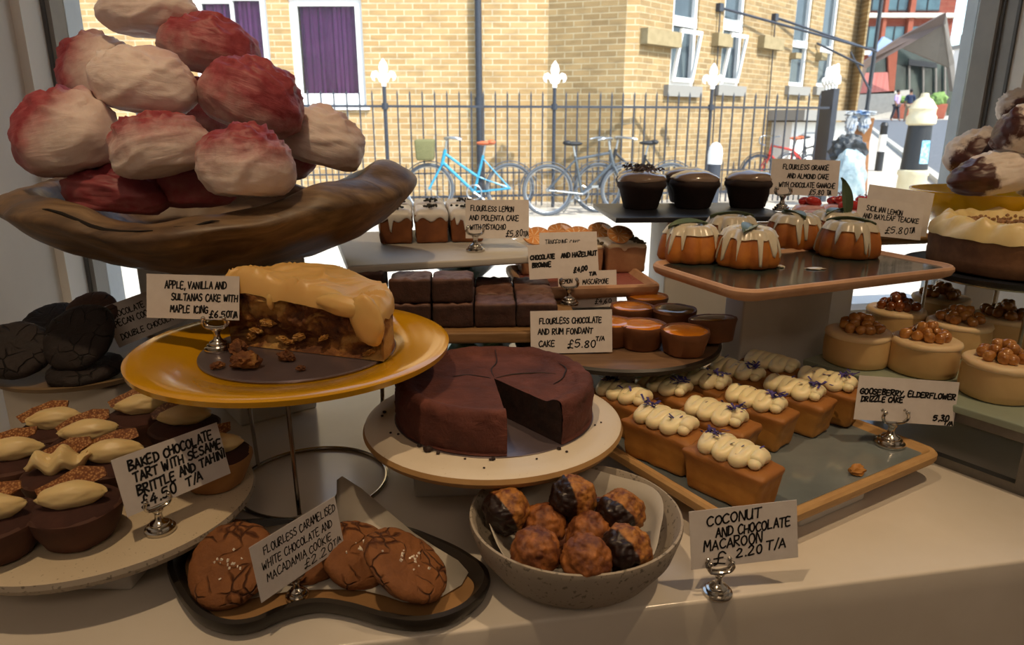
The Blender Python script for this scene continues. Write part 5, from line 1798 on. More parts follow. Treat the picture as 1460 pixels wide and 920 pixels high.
# ---- coconut macaroons
def macaroons():
    c = ('#a4622a', '#3a190c')
    whole = simple('toasted_coconut', '#55260d', '#a3632a', 70, (0.36, 0.66), rough=0.6, bump=0.6, bscale=140, bdist=0.002)
    dipL = mask_mat('macaroon_dipped', '#b07530', '#1c0e0a', (-0.9, -0.3, -0.3), 0.15, 0.06, 60, 0.06, base2='#5f2b0f', stain2='#26130d', rough2=0.3, bsc=140, size=0.024)
    dipD = mask_mat('macaroon_deep_dipped', '#7d401a', '#1c0e0a', (-0.7, -0.4, -0.2), -0.35, 0.06, 60, 0.06, base2='#4f240c', stain2='#26130d', rough2=0.3, bsc=140, size=0.024)
    L = [(722, 728, 0.068, 'd', 10, 'half dipped coconut macaroon by the rim nearest the cookie tray'),
         (776, 750, 0.052, 'w', 0, 'plain dark macaroon sunk between the two at the cookie side'),
         (817, 710, 0.078, 'd', -5, 'tall coconut macaroon with a chocolate side at the back of the bowl'),
         (884, 731, 0.072, 'd', 20, 'half dipped macaroon at the back next to the loaf tray'),
         (842, 764, 0.056, 'w', 40, 'glossy dark macaroon in the middle of the bowl'),
         (764, 787, 0.066, 'w', 70, 'plain golden macaroon at the front towards the cookie tray'),
         (836, 799, 0.066, 'w', 110, 'plain golden macaroon frontmost in the bowl'),
         (893, 784, 0.068, 'd', 12, 'large half dipped macaroon at the front towards the price card'),
         (800, 768, 0.036, 'w', 10, 'macaroon hidden at the bottom of the bowl'),
         (852, 742, 0.050, 'D', 30, 'macaroon coated in chocolate low at the back of the bowl')]
    for i, (px, py, h, k, rz, lab) in enumerate(L):
        p = onh(px, py, h)
        bm = NB(); blob(bm, 0.0235, 0.0225, 0.0225, 5, 0.10, 2.2, i + 1)
        rough(bm, 0.0012, 90, i)
        rough(bm, 0.0011, 230, i + 2)
        o = mesh_obj('coconut_macaroon', bm, {'w': whole, 'd': dipL, 'D': dipD}[k], loc=p, rot=(R(-12), R(8 * (i % 3 - 1)), R(rz)), sharp=180)
        tag(o, lab, 'macaroon', 'coconut macaroons in the grey bowl')
macaroons()

# ---- loaf cakes
def loaf_cakes():
    crust = simple('golden_loaf', '#9a5a1e', '#b9762e', 16, rough=0.62, bump=0.3, bscale=70, sss=0.05)
    t = NT('loaf_crust')
    v = t.coords()
    n = t.noise(v, 18, 6, 0.6)
    sep = t.new('ShaderNodeSeparateXYZ'); t.ln(v, sep.inputs[0])
    edge = t.ramp(t.math('MULTIPLY', sep.outputs['Z'], 22.0), [(0.72, 0.0), (0.98, 1.0)])
    t.set(Base_Color=t.mix(t.math('MULTIPLY', edge, 0.7), t.ramp(n, [(0.3, '#9a6428'), (0.65, '#bb843c')]), '#8a5322'), Roughness=0.6)
    t.bump(t.noise(v, 90, 5), 0.3, 0.0015)
    t.set(Subsurface_Weight=0.05)
    crust = t.m
    frost = simple('vanilla_frosting', '#ecd9a8', '#f0e0b6', 10, rough=0.35, sss=0.25, bump=0.03, bscale=30)
    petal = simple('cornflower_petal', '#352b66', '#4d438c', 80, rough=0.7)
    Lh, Wd, Hh = 0.102, 0.0525, 0.047
    def body(seed):
        bm = NB(); rbox(bm, Lh, Wd, Hh, 0.006, n=10, cr=3, taper=0.84)
        for v_ in bm.verts:
            z = v_.co.z / Hh
            if z > 0.8:
                e = max(abs(v_.co.x) / (Lh / 2), 0)
                v_.co.z += 0.006 * (1 - (v_.co.x / (Lh / 2)) ** 2) * (1 - (v_.co.y / (Wd / 2)) ** 2) * (z - 0.8) * 5
                v_.co.x *= 1 + 0.08 * (z - 0.8) * 5 * (0.5 + noise.noise(Vector((v_.co.x * 60, v_.co.y * 60, seed))))
                v_.co.y *= 1 + 0.10 * (z - 0.8) * 5 * (0.4 + noise.noise(Vector((v_.co.x * 60, v_.co.y * 60, seed + 4))))
        rough(bm, 0.0020, 40, seed)
        rough(bm, 0.0007, 140, seed)
        return bm
    def swirl(seed):
        rnd = random.Random(seed)
        n = 7
        pts = []
        for i in range(n):
            x = -0.031 + 0.062 * i / (n - 1) * 1.0
            w = 0.0165 + rnd.uniform(-0.0015, 0.0015) - (0.004 if i in (0, n - 1) else 0)
            s = 1 if i % 2 else -1
            pts.append((x - 0.0020, -s * w, 0.0555 + rnd.uniform(-0.0008, 0.0008)))
            pts.append((x, 0, 0.0600 + rnd.uniform(-0.0008, 0.0008)))
            pts.append((x + 0.0020, s * w, 0.0555 + rnd.uniform(-0.0008, 0.0008)))
        sp = smooth_path(pts, 7)
        bm = NB()
        tube(bm, sp, [0.0086 * min(1, 0.45 + i / 5, 0.45 + (len(sp) - 1 - i) / 5) for i in range(len(sp))], 14, flat=0.9)
        for e in (sp[0], sp[-1]):
            blob(bm, 0.0075, 0.0075, 0.0062, 2, M=Matrix.Translation(e))
        return bm
    def petals(seed, cx):
        rnd = random.Random(seed + 50)
        bm = NB()
        for k in range(26):
            a = rnd.uniform(0, 6.28); l = rnd.uniform(0.005, 0.009)
            c = Vector((cx + rnd.gauss(0, 0.005), rnd.gauss(0, 0.0055), 0.0665 + rnd.uniform(-0.001, 0.003)))
            if k > 21:
                c = Vector((rnd.uniform(-0.03, 0.03), rnd.uniform(-0.012, 0.012), 0.0648))
            d = Vector((math.cos(a), math.sin(a), rnd.uniform(-0.2, 0.9))).normalized()
            s = d.cross(Vector((0, 0, 1))).normalized() * 0.0012
            q = [c - s, c + s, c + d * l + s * 1.3, c + d * l - s * 1.3]
            f = [bm.verts.new(x) for x in q] + [bm.verts.new(x + Vector((0, 0, 0.0004))) for x in q]
            for idx in ((0, 1, 2, 3), (7, 6, 5, 4), (0, 4, 5, 1), (1, 5, 6, 2), (2, 6, 7, 3), (3, 7, 4, 0)):
                bm.faces.new([f[i] for i in idx])
        return bm
    # frosting centre in the photo, heading, petals at which end
    L = [(1046, 642, -50, -1, 'frosted loaf cake standing alone at the very front of the tray'),
         (950, 598, -48, -1, 'frosted loaf cake at the front left next to the chocolate cake plate'),
         (1021, 587, -47, 1, 'frosted loaf cake behind the frontmost one, low mound of frosting'),
         (1078, 569, -47, 1, 'frosted loaf cake with dark petals on its near tip in the tray centre'),
         (1133, 553, -47, 1, 'frosted loaf cake right of centre with petals on the near end'),
         (1180, 541, -47, 1, 'frosted loaf cake partly behind the corner of the gooseberry price card'),
         (890, 559, -48, -1, 'frosted loaf cake farthest left against the chocolate cake plate'),
         (947, 547, -47, 1, 'frosted loaf cake in the back left with a dark petal cluster'),
         (1003, 538, -47, 1, 'frosted loaf cake in the back row under the wooden tart plate'),
         (1052, 527, -47, 1, 'frosted loaf cake in the back row with petals on its right'),
         (1101, 516, -47, -1, 'smooth frosted loaf cake at the very back of the tray')]
    for i, (px, py, rz, pe, lab) in enumerate(L):
        p = onh(px, py, 0.035 + 0.056)
        o = thing('loaf_cake', lab, 'loaf cake', (p.x, p.y, CT + 0.0355), R(rz), 'frosted loaf cakes on the blue grey tray')
        if i < 3:
            mesh_obj('loaf', body(i + 1), crust, o, sharp=60)
            mesh_obj('frosting', swirl(i + 1), frost, o, sharp=80)
            protos = [q for q in o.children]
            if i == 0:
                store = []
            store.append(protos)
        else:
            for q in store[i % 3]:
                c = q.copy(); link(c); c.parent = o
        if i != 10:
            mesh_obj('petals', petals(i, 0.026 * pe), petal, o, smooth=False)
    p = onh(1221, 676, 0.036)
    bm = NB(); blob(bm, 0.009, 0.007, 0.007, 3, 0.35, 2, 5, M=Matrix.Translation((0, 0, 0.005)), flat=0.7)
    tag(mesh_obj('cake_crumb', bm, crust, loc=p), 'single brown crumb near the right corner of the loaf tray', 'crumb')
loaf_cakes()

# ---- brownies
def brownies():
    t = NT('brownie')
    v = t.coords()
    n = t.noise(v, 50, 6, 0.65)
    sep = t.new('ShaderNodeSeparateXYZ'); t.ln(v, sep.inputs[0])
    top = t.ramp(t.math('MULTIPLY', sep.outputs['Z'], 26.0), [(0.80, 0.0), (0.90, 1.0)])
    side = t.ramp(n, [(0.3, '#27150f'), (0.7, '#40241a')])
    t.set(Base_Color=t.mix(top, side, t.ramp(n, [(0.3, '#4d2f24'), (0.7, '#735040')])), Roughness=t.math('SUBTRACT', 0.85, t.math('MULTIPLY', top, 0.4)))
    t.bump(t.noise(v, 80, 6, 0.7), 0.7, 0.003)
    w, d, h = 0.0575, 0.058, 0.0345
    kinds = []
    for s in range(3):
        bm = NB(); rbox(bm, w, d, h, 0.004, n=8, cr=2)
        for q in bm.verts:
            if q.co.z > h * 0.8:
                q.co.z += 0.0035 * noise.noise(Vector((q.co.x * 90, q.co.y * 90, s)))
        rough(bm, 0.0012, 60, s)
        kinds.append(bm)
    x0, y0, z0 = -0.143, 0.973, 0.1605
    a = R(2)
    spots = []
    col = ['first', 'second', 'third', 'fourth']
    row = ['front', 'second', 'back']
    for r_ in range(3):
        for c_ in range(4):
            spots.append((c_ * 0.0592, r_ * 0.0605, 0, '%s brownie of the lower layer, %s row from the front, counted from the apple cake' % (col[c_], row[r_])))
    spots += [(0.0, 0.002, 1, 'upper layer brownie standing nearest above the apple cake icing'), (0.0592, 0.003, 1, 'upper layer brownie right next to the step down to the lower layer'), (-0.072, 0.046, -1, 'brownie pile half hidden behind the apple cake icing')]
    first = {}
    for i, (dx, dy, lay, lab) in enumerate(spots):
        k = i % 3
        x, y = x0 + dx * math.cos(a) - dy * math.sin(a), y0 + dx * math.sin(a) + dy * math.cos(a)
        z = z0 + (0.0352 if lay == 1 else 0)
        if lay == -1:
            z = z0 + 0.0352; 
        if k not in first:
            o = mesh_obj('brownie', kinds[k], t.m, sharp=70)
            first[k] = o
        else:
            o = first[k].copy(); link(o)
        o.location = C3(x, y, z)
        o.rotation_euler = (0, 0, a + R((i * 37) % 5 - 2) * 0.4 + (math.pi if i % 2 else 0))
        tag(o, lab, 'brownie', 'brownies on the pale wooden board')
    # support under the half hidden one
    o = first[0].copy(); link(o)
    x, y = x0 - 0.072, y0 + 0.046
    o.location = C3(x, y, z0)
    tag(o, 'lowest brownie behind the apple cake icing, at the board end', 'brownie', 'brownies on the pale wooden board')
brownies()

def drip_cap(bm, loop, top, L, off=0.0012, dome=0.004, inner=None):
    """icing over a shape: loop = outline points at the top edge, L(i) = how far it runs down"""
    n = len(loop)
    c = sum((Vector(p) for p in loop), Vector()) / n
    rings = []
    def ring(k, z, o=0.0, drop=0.0):
        out = []
        for i, p in enumerate(loop):
            p = Vector(p)
            d = (p - c); d.z = 0; d.normalize()
            q = c + (p - c) * k + d * o
            out.append(bm.verts.new((q.x, q.y, z - drop * L(i))))
        return out
    rings.append(ring(inner or 0.02, top + dome))
    rings.append(ring(0.5 if not inner else (inner + 1) / 2, top + dome * 0.95))
    rings.append(ring(0.88, top + dome * 0.7))
    rings.append(ring(1.0, top, off * 0.6))
    rings.append(ring(1.0, top - 0.0015, off * 1.5, 0.25))
    rings.append(ring(1.0, top - 0.002, off * 1.6, 0.85))
    rings.append(ring(1.0, top - 0.002, off * 0.9, 1.0))
    rings.append(ring(1.0, top - 0.002, -0.0008, 1.0))
    for A, B in zip(rings, rings[1:]):
        for i in range(n):
            j = (i + 1) % n
            bm.faces.new((A[i], B[i], B[j], A[j]))
    if not inner:
        bm.faces.new(rings[0])
    bmesh.ops.recalc_face_normals(bm, faces=bm.faces)

def dripfun(n, seed, base, amp, count):
    rnd = random.Random(seed)
    drips = [(rnd.uniform(0, n), rnd.uniform(0.35, 1.0), rnd.uniform(0.010, 0.016) * n) for _ in range(count)]
    def L(i):
        v = base * (1 + 0.4 * math.sin(i * 0.5 + seed))
        for c, a, w in drips:
            d = min(abs(i - c), n - abs(i - c))
            v = max(v, base + amp * a * max(0, 1 - (d / w) ** 4)) if d < w else v
        return v
    return L

# ---- iced lemon polenta cakes
def lemon_cakes():
    body = simple('polenta_cake', '#6b3a1b', '#8a5228', 22, rough=0.7, bump=0.3, bscale=80)
    ice = simple('white_icing', '#d8d2ca', '#e0dbd3', 10, rough=0.35, sss=0.1)
    nut = simple('chopped_pistachio', '#23221a', '#3a3a26', 120, rough=0.8)
    w, d, h = 0.0575, 0.088, 0.050
    a = R(8)
    p0 = onh(565, 349, 0.24)
    ex = Vector((math.cos(a), math.sin(a), 0)); ey = Vector((-math.sin(a), math.cos(a), 0))
    labs = ['iced lemon cake at the bowl end of the front row', 'iced lemon cake in the middle of the front row with one long drip', 'iced lemon cake beside the price card in the front row',
            'iced lemon cake in the back row nearest the wooden bowl', 'iced lemon cake in the back row behind the middle one', 'iced lemon cake in the back row behind the price card']
    for i in range(6):
        c, r_ = i % 3, i // 3
        p = p0 + ex * (0.0605 * c) + ey * (d / 2 + 0.094 * r_ + 0.001)
        o = thing('lemon_cake', labs[i], 'cake', (p.x, p.y, CT + 0.2405), a, 'iced lemon cakes on the grey tray')
        bm = NB(); rbox(bm, w, d, h, 0.005, n=8, taper=0.93); rough(bm, 0.001, 50, i); mesh_obj('sponge', bm, body, o, sharp=60)
        loop = []
        base = rrect(w - 0.003, d - 0.003, 0.007, 8)
        for q0, q1 in zip(base, base[1:] + base[:1]):
            m = max(1, int((Vector(q1) - Vector(q0)).length / 0.0022))
            for k in range(m):
                loop.append((q0[0] + (q1[0] - q0[0]) * k / m, q0[1] + (q1[1] - q0[1]) * k / m, h))
        bm = NB(); drip_cap(bm, loop, h + 0.001, dripfun(len(loop), i + 3, 0.009, 0.026, 7), 0.0016, 0.008); rough(bm, 0.0006, 60, i); mesh_obj('icing', bm, ice, o, sharp=80)
        bm = NB(); rnd = random.Random(i)
        for k in range(14):
            blob(bm, rnd.uniform(.002, .0045), rnd.uniform(.002, .003), .0022, 1, 0.3, 2, k, M=Matrix.Translation((rnd.gauss(0, 0.007), rnd.gauss(-0.022, 0.010), h + 0.0095 + rnd.uniform(0, 0.003))) @ Matrix.Rotation(rnd.uniform(0, 3), 4, 'Z'))
        mesh_obj('pistachio', bm, nut, o)
lemon_cakes()

# ---- tangerine cakes
def tangerine_cakes():
    body = simple('tangerine_sponge', '#86593a', '#9c7150', 24, rough=0.75, bump=0.3, bscale=80)
    ice = simple('thin_icing', '#b9a284', '#c7b295', 12, rough=0.35)
    pith = simple('orange_peel', '#cd8a4c', '#dba067', 60, rough=0.5)
    crumbm = simple('chopped_nuts', '#3d3424', '#57492f', 120, rough=0.9, bump=0.4, bscale=200)
    t = NT('orange_flesh')
    v = t.coords()
    gr = t.new('ShaderNodeTexGradient', gradient_type='RADIAL'); t.ln(v, gr.inputs[0])
    f = t.math('FRACT', t.math('MULTIPLY', gr.outputs['Fac'], 9.0))
    seg = t.ramp(t.math('ABSOLUTE', t.math('SUBTRACT', f, 0.5)), [(0.36, 0.0), (0.46, 1.0)])
    t.set(Base_Color=t.mix(seg, t.ramp(t.noise(v, 150, 3), [(0.3, '#cf8038'), (0.7, '#e3a05a')]), '#ecd0aa'), Roughness=0.35)
    flesh = t.m
    a = R(8)
    ex = Vector((math.cos(a), math.sin(a), 0)); ey = Vector((-math.sin(a), math.cos(a), 0))
    pf = onh(893, 390, 0.175)
    W_, D_, H_ = 0.074, 0.096, 0.050
    spots = [(0, 0, 'tangerine cake bar with curled orange slices at the corner of the pink tray'), (-0.079, 0.002, 'tangerine cake bar behind the stacked price cards'), (-0.155, 0.004, 'tangerine cake bar showing left of the stacked price cards'),
             (-0.010, 0.102, 'tangerine cake bar in the back, nearest the black slate'), (-0.090, 0.102, 'tangerine cake bar in the back row, orange slices above the price cards')]
    for i, (dx, dy, lab) in enumerate(spots):
        p = pf + ex * dx + ey * (D_ / 2 + dy)
        o = thing('tangerine_cake', lab, 'cake', (p.x, p.y, CT + 0.1755), a, 'tangerine cake bars on the pink tray')
        h = H_ if i < 3 else H_ * 0.85
        d_ = D_ if i < 3 else 0.055
        bm = NB(); rbox(bm, W_, d_, h, 0.004, n=8, taper=0.95); rough(bm, 0.0012, 60, i); mesh_obj('sponge', bm, body, o, sharp=60)
        loop = []
        base = rrect(W_ - 0.002, d_ - 0.002, 0.005, 6)
        for q0, q1 in zip(base, base[1:] + base[:1]):
            m = max(1, int((Vector(q1) - Vector(q0)).length / 0.0025))
            for k in range(m):
                loop.append((q0[0] + (q1[0] - q0[0]) * k / m, q0[1] + (q1[1] - q0[1]) * k / m, h))
        bm = NB(); drip_cap(bm, loop, h + 0.0006, dripfun(len(loop), i + 9, 0.003, 0.014, 4), 0.001, 0.003); mesh_obj('icing', bm, ice, o, sharp=80)
        for k, (sx, sy, tx, ty) in enumerate(((-0.012, -0.028, 34, 8), (0.004, 0.002, 26, -10), (-0.008, 0.030, 30, 4))[:3 if i < 3 else 2]):
            bm = NB(); lathe(bm, [(0.0185, -0.0016), (0.0205, -0.0013), (0.021, 0), (0.0205, 0.0013), (0.0185, 0.0016)], 36)
            Mx = (R(tx), R(ty), R(30 * k))
            sl = mesh_obj('orange_slice', bm, pith, o, (sx, sy, h + 0.0165), Mx)
            bm = NB(); lathe(bm, [(0, -0.0013), (0.0188, -0.0013), (0.0188, 0.0013), (0, 0.0013)], 36)
            for q in bm.verts:
                q.co.z += 0.002 * math.sin(q.co.x * 120) if False else 0
            mesh_obj('flesh', bm, flesh, sl)
        bm = NB(); rnd = random.Random(i)
        for k in range(60):
            blob(bm, .0032, .0026, .0024, 1, 0.3, 2, k, M=Matrix.Translation((rnd.uniform(0.016, W_ / 2 - 0.002), rnd.uniform(-d_ / 2 + 0.004, d_ / 2 - 0.004), h + 0.003 + rnd.uniform(0, 0.003))))
        q = mesh_obj('chopped_nuts', bm, crumbm, o); q['kind'] = 'stuff'
tangerine_cakes()

# ---- custard tarts
def custard_tarts():
    case = simple('tart_case', '#5f361b', '#7a4a28', 22, rough=0.6, bump=0.35, bscale=90)
    cust = simple('orange_custard', '#c4711a', '#d68a28', 20, rough=0.14, coat=0.6)
    cust2 = simple('brown_custard', '#7b5a1f', '#8f6c2b', 20, rough=0.14, coat=0.6)
    L = [(975, 503, 0, 'orange custard tart frontmost on the wooden plate, small nick in its rim'), (914, 494, 0, 'orange custard tart beside the rum cake price card'), (1016, 489, 1, 'tilted darker custard tart at the right end of the wooden plate'),
         (960, 470, 1, 'greenish brown custard tart in the middle of the plate'), (900, 466, 0, 'pale orange custard tart at the back behind the price card edge'), (922, 450, 0, 'custard tart farthest back, top barely showing'), (868, 490, 0, 'custard tart mostly hidden behind the rum cake price card')]
    for i, (px, py, k, lab) in enumerate(L):
        p = onh(px, py, 0.1308)
        o = thing('custard_tart', lab, 'tart', p, i, 'custard tarts on the wooden plate', rot=(0, R(8) if i == 2 else 0, i * 1.0))
        if i == 2:
            o.location.z += 0.0035
        bm = NB(); lathe(bm, [(0, 0), (0.025, 0), (0.0275, 0.002), (0.0325, 0.024), (0.0345, 0.031), (0.0335, 0.034), (0.030, 0.033), (0.0285, 0.029)], 44, wob(0.015, i, 5)); rough(bm, 0.0009, 55, i); mesh_obj('pastry_case', bm, case, o)
        bm = NB(); lathe(bm, [(0.0315, 0.0318), (0.029, 0.0335), (0.02, 0.0348), (0.010, 0.0352), (0, 0.0354)], 40); rough(bm, 0.0006, 50, i); mesh_obj('custard', bm, cust2 if k else cust, o)
custard_tarts()

# ---- bundt cakes
def bundts():
    t = NT('bundt_sponge')
    v = t.coords(); n = t.noise(v, 26, 6, 0.6)
    t.set(Base_Color=t.ramp(n, [(0.3, '#8a4410'), (0.6, '#b06a1e'), (0.75, '#c07c2c')]), Roughness=0.6, Subsurface_Weight=0.05)
    t.bump(t.noise(v, 90, 5), 0.3, 0.0015)
    ice = simple('lemon_icing', '#b9ae98', '#c9c0ab', 12, rough=0.25, sss=0.1)
    leafm = simple('bay_leaf', '#46573f', '#5d6c50', 14, rough=0.35)
    N, fl = 96, 9
    H, r0 = 0.047, 0.042
    bs = 1.0
    prof = [(0.020, 0.002), (0.030, 0.0), (0.040, 0.001), (0.0430, 0.006), (0.0418, 0.018), (0.0382, 0.032), (0.0330, 0.042), (0.026, 0.047), (0.018, 0.0455), (0.0125, 0.040), (0.010, 0.028), (0.011, 0.006)]
    def flute(a, r, z):
        k = 1 + 0.14 * (abs(math.sin(a * fl / 2)) - 0.5) * (1 if r > 0.016 else 0.3)
        return (r * k * math.cos(a), r * k * math.sin(a), z)
    def icing(seed):
        L = dripfun(N, seed, 0.0020, 0.035, 13)
        bm = NB()
        rows = []
        sp = [(0.0105, 0.0385), (0.0135, 0.0435), (0.0185, 0.0475), (0.026, 0.0490), (0.0325, 0.0450), (0.0362, 0.039)]
        for r, z in sp:
            rows.append([bm.verts.new(flute(2 * math.pi * i / N, r, z)) for i in range(N)])
        pr = [(0.0333, 0.042), (0.0384, 0.032), (0.0402, 0.026), (0.0420, 0.018), (0.0430, 0.008), (0.0430, 0.004)]
        def rad(z):
            for (ra, za), (rb, zb) in zip(pr, pr[1:]):
                if zb <= z <= za:
                    return ra + (rb - ra) * (za - z) / (za - zb)
            return 0.042
        for f, o in ((0.3, 0.0018), (0.65, 0.0020), (0.92, 0.0020), (1.0, 0.0012), (1.0, -0.0008)):
            row = []
            for i in range(N):
                z = 0.039 - f * L(i)
                row.append(bm.verts.new(flute(2 * math.pi * i / N, rad(z) + o, z)))
            rows.append(row)
        for A, B in zip(rows, rows[1:]):
            for i in range(N):
                j = (i + 1) % N
                bm.faces.new((A[i], B[i], B[j], A[j]))
        bmesh.ops.recalc_face_normals(bm, faces=bm.faces)
        return bm
    def leaf(rx, rz, ry=0, x=0, y=0, z=0.0505):
        bm = NB()
        pts = [(0.034 * (-1 + 2 * i / 12), 0.011 * math.sin(math.pi * i / 12) ** 0.8) for i in range(13)]
        rows = []
        for px_, w in pts:
            rows.append([bm.verts.new((px_, w * s, -0.006 * (px_ / 0.034) ** 2 + 0.004 * abs(s))) for s in (-1, -0.5, 0, 0.5, 1)])
        for A, B in zip(rows, rows[1:]):
            for i in range(4):
                bm.faces.new((A[i], B[i], B[i + 1], A[i + 1]))
        bmesh.ops.remove_doubles(bm, verts=bm.verts, dist=1e-5)
        bmesh.ops.solidify(bm, geom=bm.faces, thickness=0.0006)
        M = Matrix.Translation((x, y, z)) @ Euler((rx, ry, rz)).to_matrix().to_4x4()
        for v_ in bm.verts:
            v_.co = M @ v_.co
        return bm
    L = [(982, 370, 'glazed bundt cake at the corner of the tray nearest the tangerine cakes'), (1064, 377, 'glazed bundt cake frontmost with drips running to the tray'), (1129, 351, 'glazed bundt cake in the middle of the back row'),
         (1208, 364, 'glazed bundt cake at the open end of the tray before the lemon teacake card'), (1040, 353, 'glazed bundt cake hidden behind the frontmost one, leaf on top'), (1186, 346, 'glazed bundt cake at the back with an upright leaf')]
    for i, (px, py, lab) in enumerate(L):
        p = onh(px, py, 0.2385)
        o = thing('bundt_cake', lab, 'bundt cake', p, R(17 * i), 'glazed bundt cakes on the dark green tray')
        o.scale = (1.05, 1.05, 1.12)
        bm = NB(); lathe(bm, prof + [prof[0]], N, flute); rough(bm, 0.0005, 70, i); mesh_obj('sponge', bm, t.m, o, sharp=60)
        bm = icing(i + 2); mesh_obj('icing', bm, ice, o, sharp=80)
        mesh_obj('bay_leaf', leaf(R(6), R(20 + 40 * i) - R(17 * i), 0, -0.004, -0.006 if i in (0, 1) else 0.0), leafm, o)
        if i == 5:
            mesh_obj('bay_leaf', leaf(R(80), R(-17 * i + 10), R(75), -0.005, -0.012, 0.066), leafm, o)
    p = onh(1112, 381, 0.2385)
    bm = NB(); blob(bm, 0.006, 0.005, 0.0025, 2, 0.3, 2, 4, M=Matrix.Translation((0, 0, 0.001)), flat=0.5); blob(bm, 0.014, 0.007, 0.0012, 2, 0.4, 2, 5, M=Matrix.Translation((0.045, -0.012, 0.0008)), flat=0.5)
    tag(mesh_obj('icing_spill', bm, ice, loc=p), 'spilled icing and crumbs on the dark green tray before the bundt cakes', 'crumbs', None, 'stuff')
bundts()

# ---- chocolate muffins on the slate
def muffins():
    cake = simple('chocolate_muffin', '#1f110d', '#2d1913', 24, rough=0.8, bump=0.4, bscale=80)
    gan = simple('ganache', '#77635480'[:7], '#8a7565', 10, rough=0.18, coat=0.5, bump=0.08, bscale=30)
    shav = simple('chocolate_shavings', '#3c2a22', '#57433a', 90, rough=0.6)
    L = [(915, 298, 1, 'iced chocolate muffin with shavings at the near end of the slate'), (990, 297, 0, 'iced chocolate muffin in the middle of the front row'), (1068, 296, 0, 'iced chocolate muffin with a bright shine next to the price card'),
         (920, 280, 1, 'iced chocolate muffin behind the one with shavings'), (990, 280, 0, 'iced chocolate muffin behind the middle one')]
    for i, (px, py, s, lab) in enumerate(L):
        p = onh(px, py, 0.2798)
        if i >= 3:
            q = onh(L[i - 3][0] + (6 if i == 3 else 4), L[i - 3][1], 0.2798); p = q + Vector((0.004, 0.108, 0))
        else:
            p = p + Vector((0, 0.012, 0))
        o = thing('chocolate_muffin', lab, 'muffin', p, i, 'iced chocolate muffins on the black slate')
        o.scale = (1.06, 1.06, 1.06)
        bm = NB(); lathe(bm, [(0, 0), (0.029, 0), (0.031, 0.002), (0.040, 0.034), (0.0445, 0.039), (0.045, 0.044), (0.041, 0.052), (0.028, 0.058), (0, 0.060)], 48, wob(0.015, i, 4)); rough(bm, 0.0014, 40, i); mesh_obj('sponge', bm, cake, o, sharp=60)
        bm = NB(); lathe(bm, [(0.0425, 0.049), (0.0435, 0.0525), (0.039, 0.058), (0.030, 0.0625), (0.016, 0.066), (0, 0.067)], 48, wob(0.03, i + 1, 4))
        for v in bm.verts:
            a = math.atan2(v.co.y, v.co.x); r = math.hypot(v.co.x, v.co.y)
            v.co.z += 0.0012 * math.sin(a * 2 + r * 220)
        mesh_obj('ganache', bm, gan, o, sharp=80)
        if s:
            bm = NB(); rnd = random.Random(i)
            for k in range(46):
                c = Vector((rnd.gauss(0, 0.014), rnd.gauss(0, 0.014), 0.066 + rnd.uniform(0, 0.005)))
                d = Vector((rnd.uniform(-1, 1), rnd.uniform(-1, 1), rnd.uniform(-0.3, 0.5))).normalized() * rnd.uniform(0.003, 0.007)
                sp = smooth_path([c - d, c + Vector((0, 0, 0.002)), c + d], 3)
                tube(bm, sp, 0.0011, 5)
            q = mesh_obj('shavings', bm, shav, o); q['kind'] = 'stuff'
muffins()

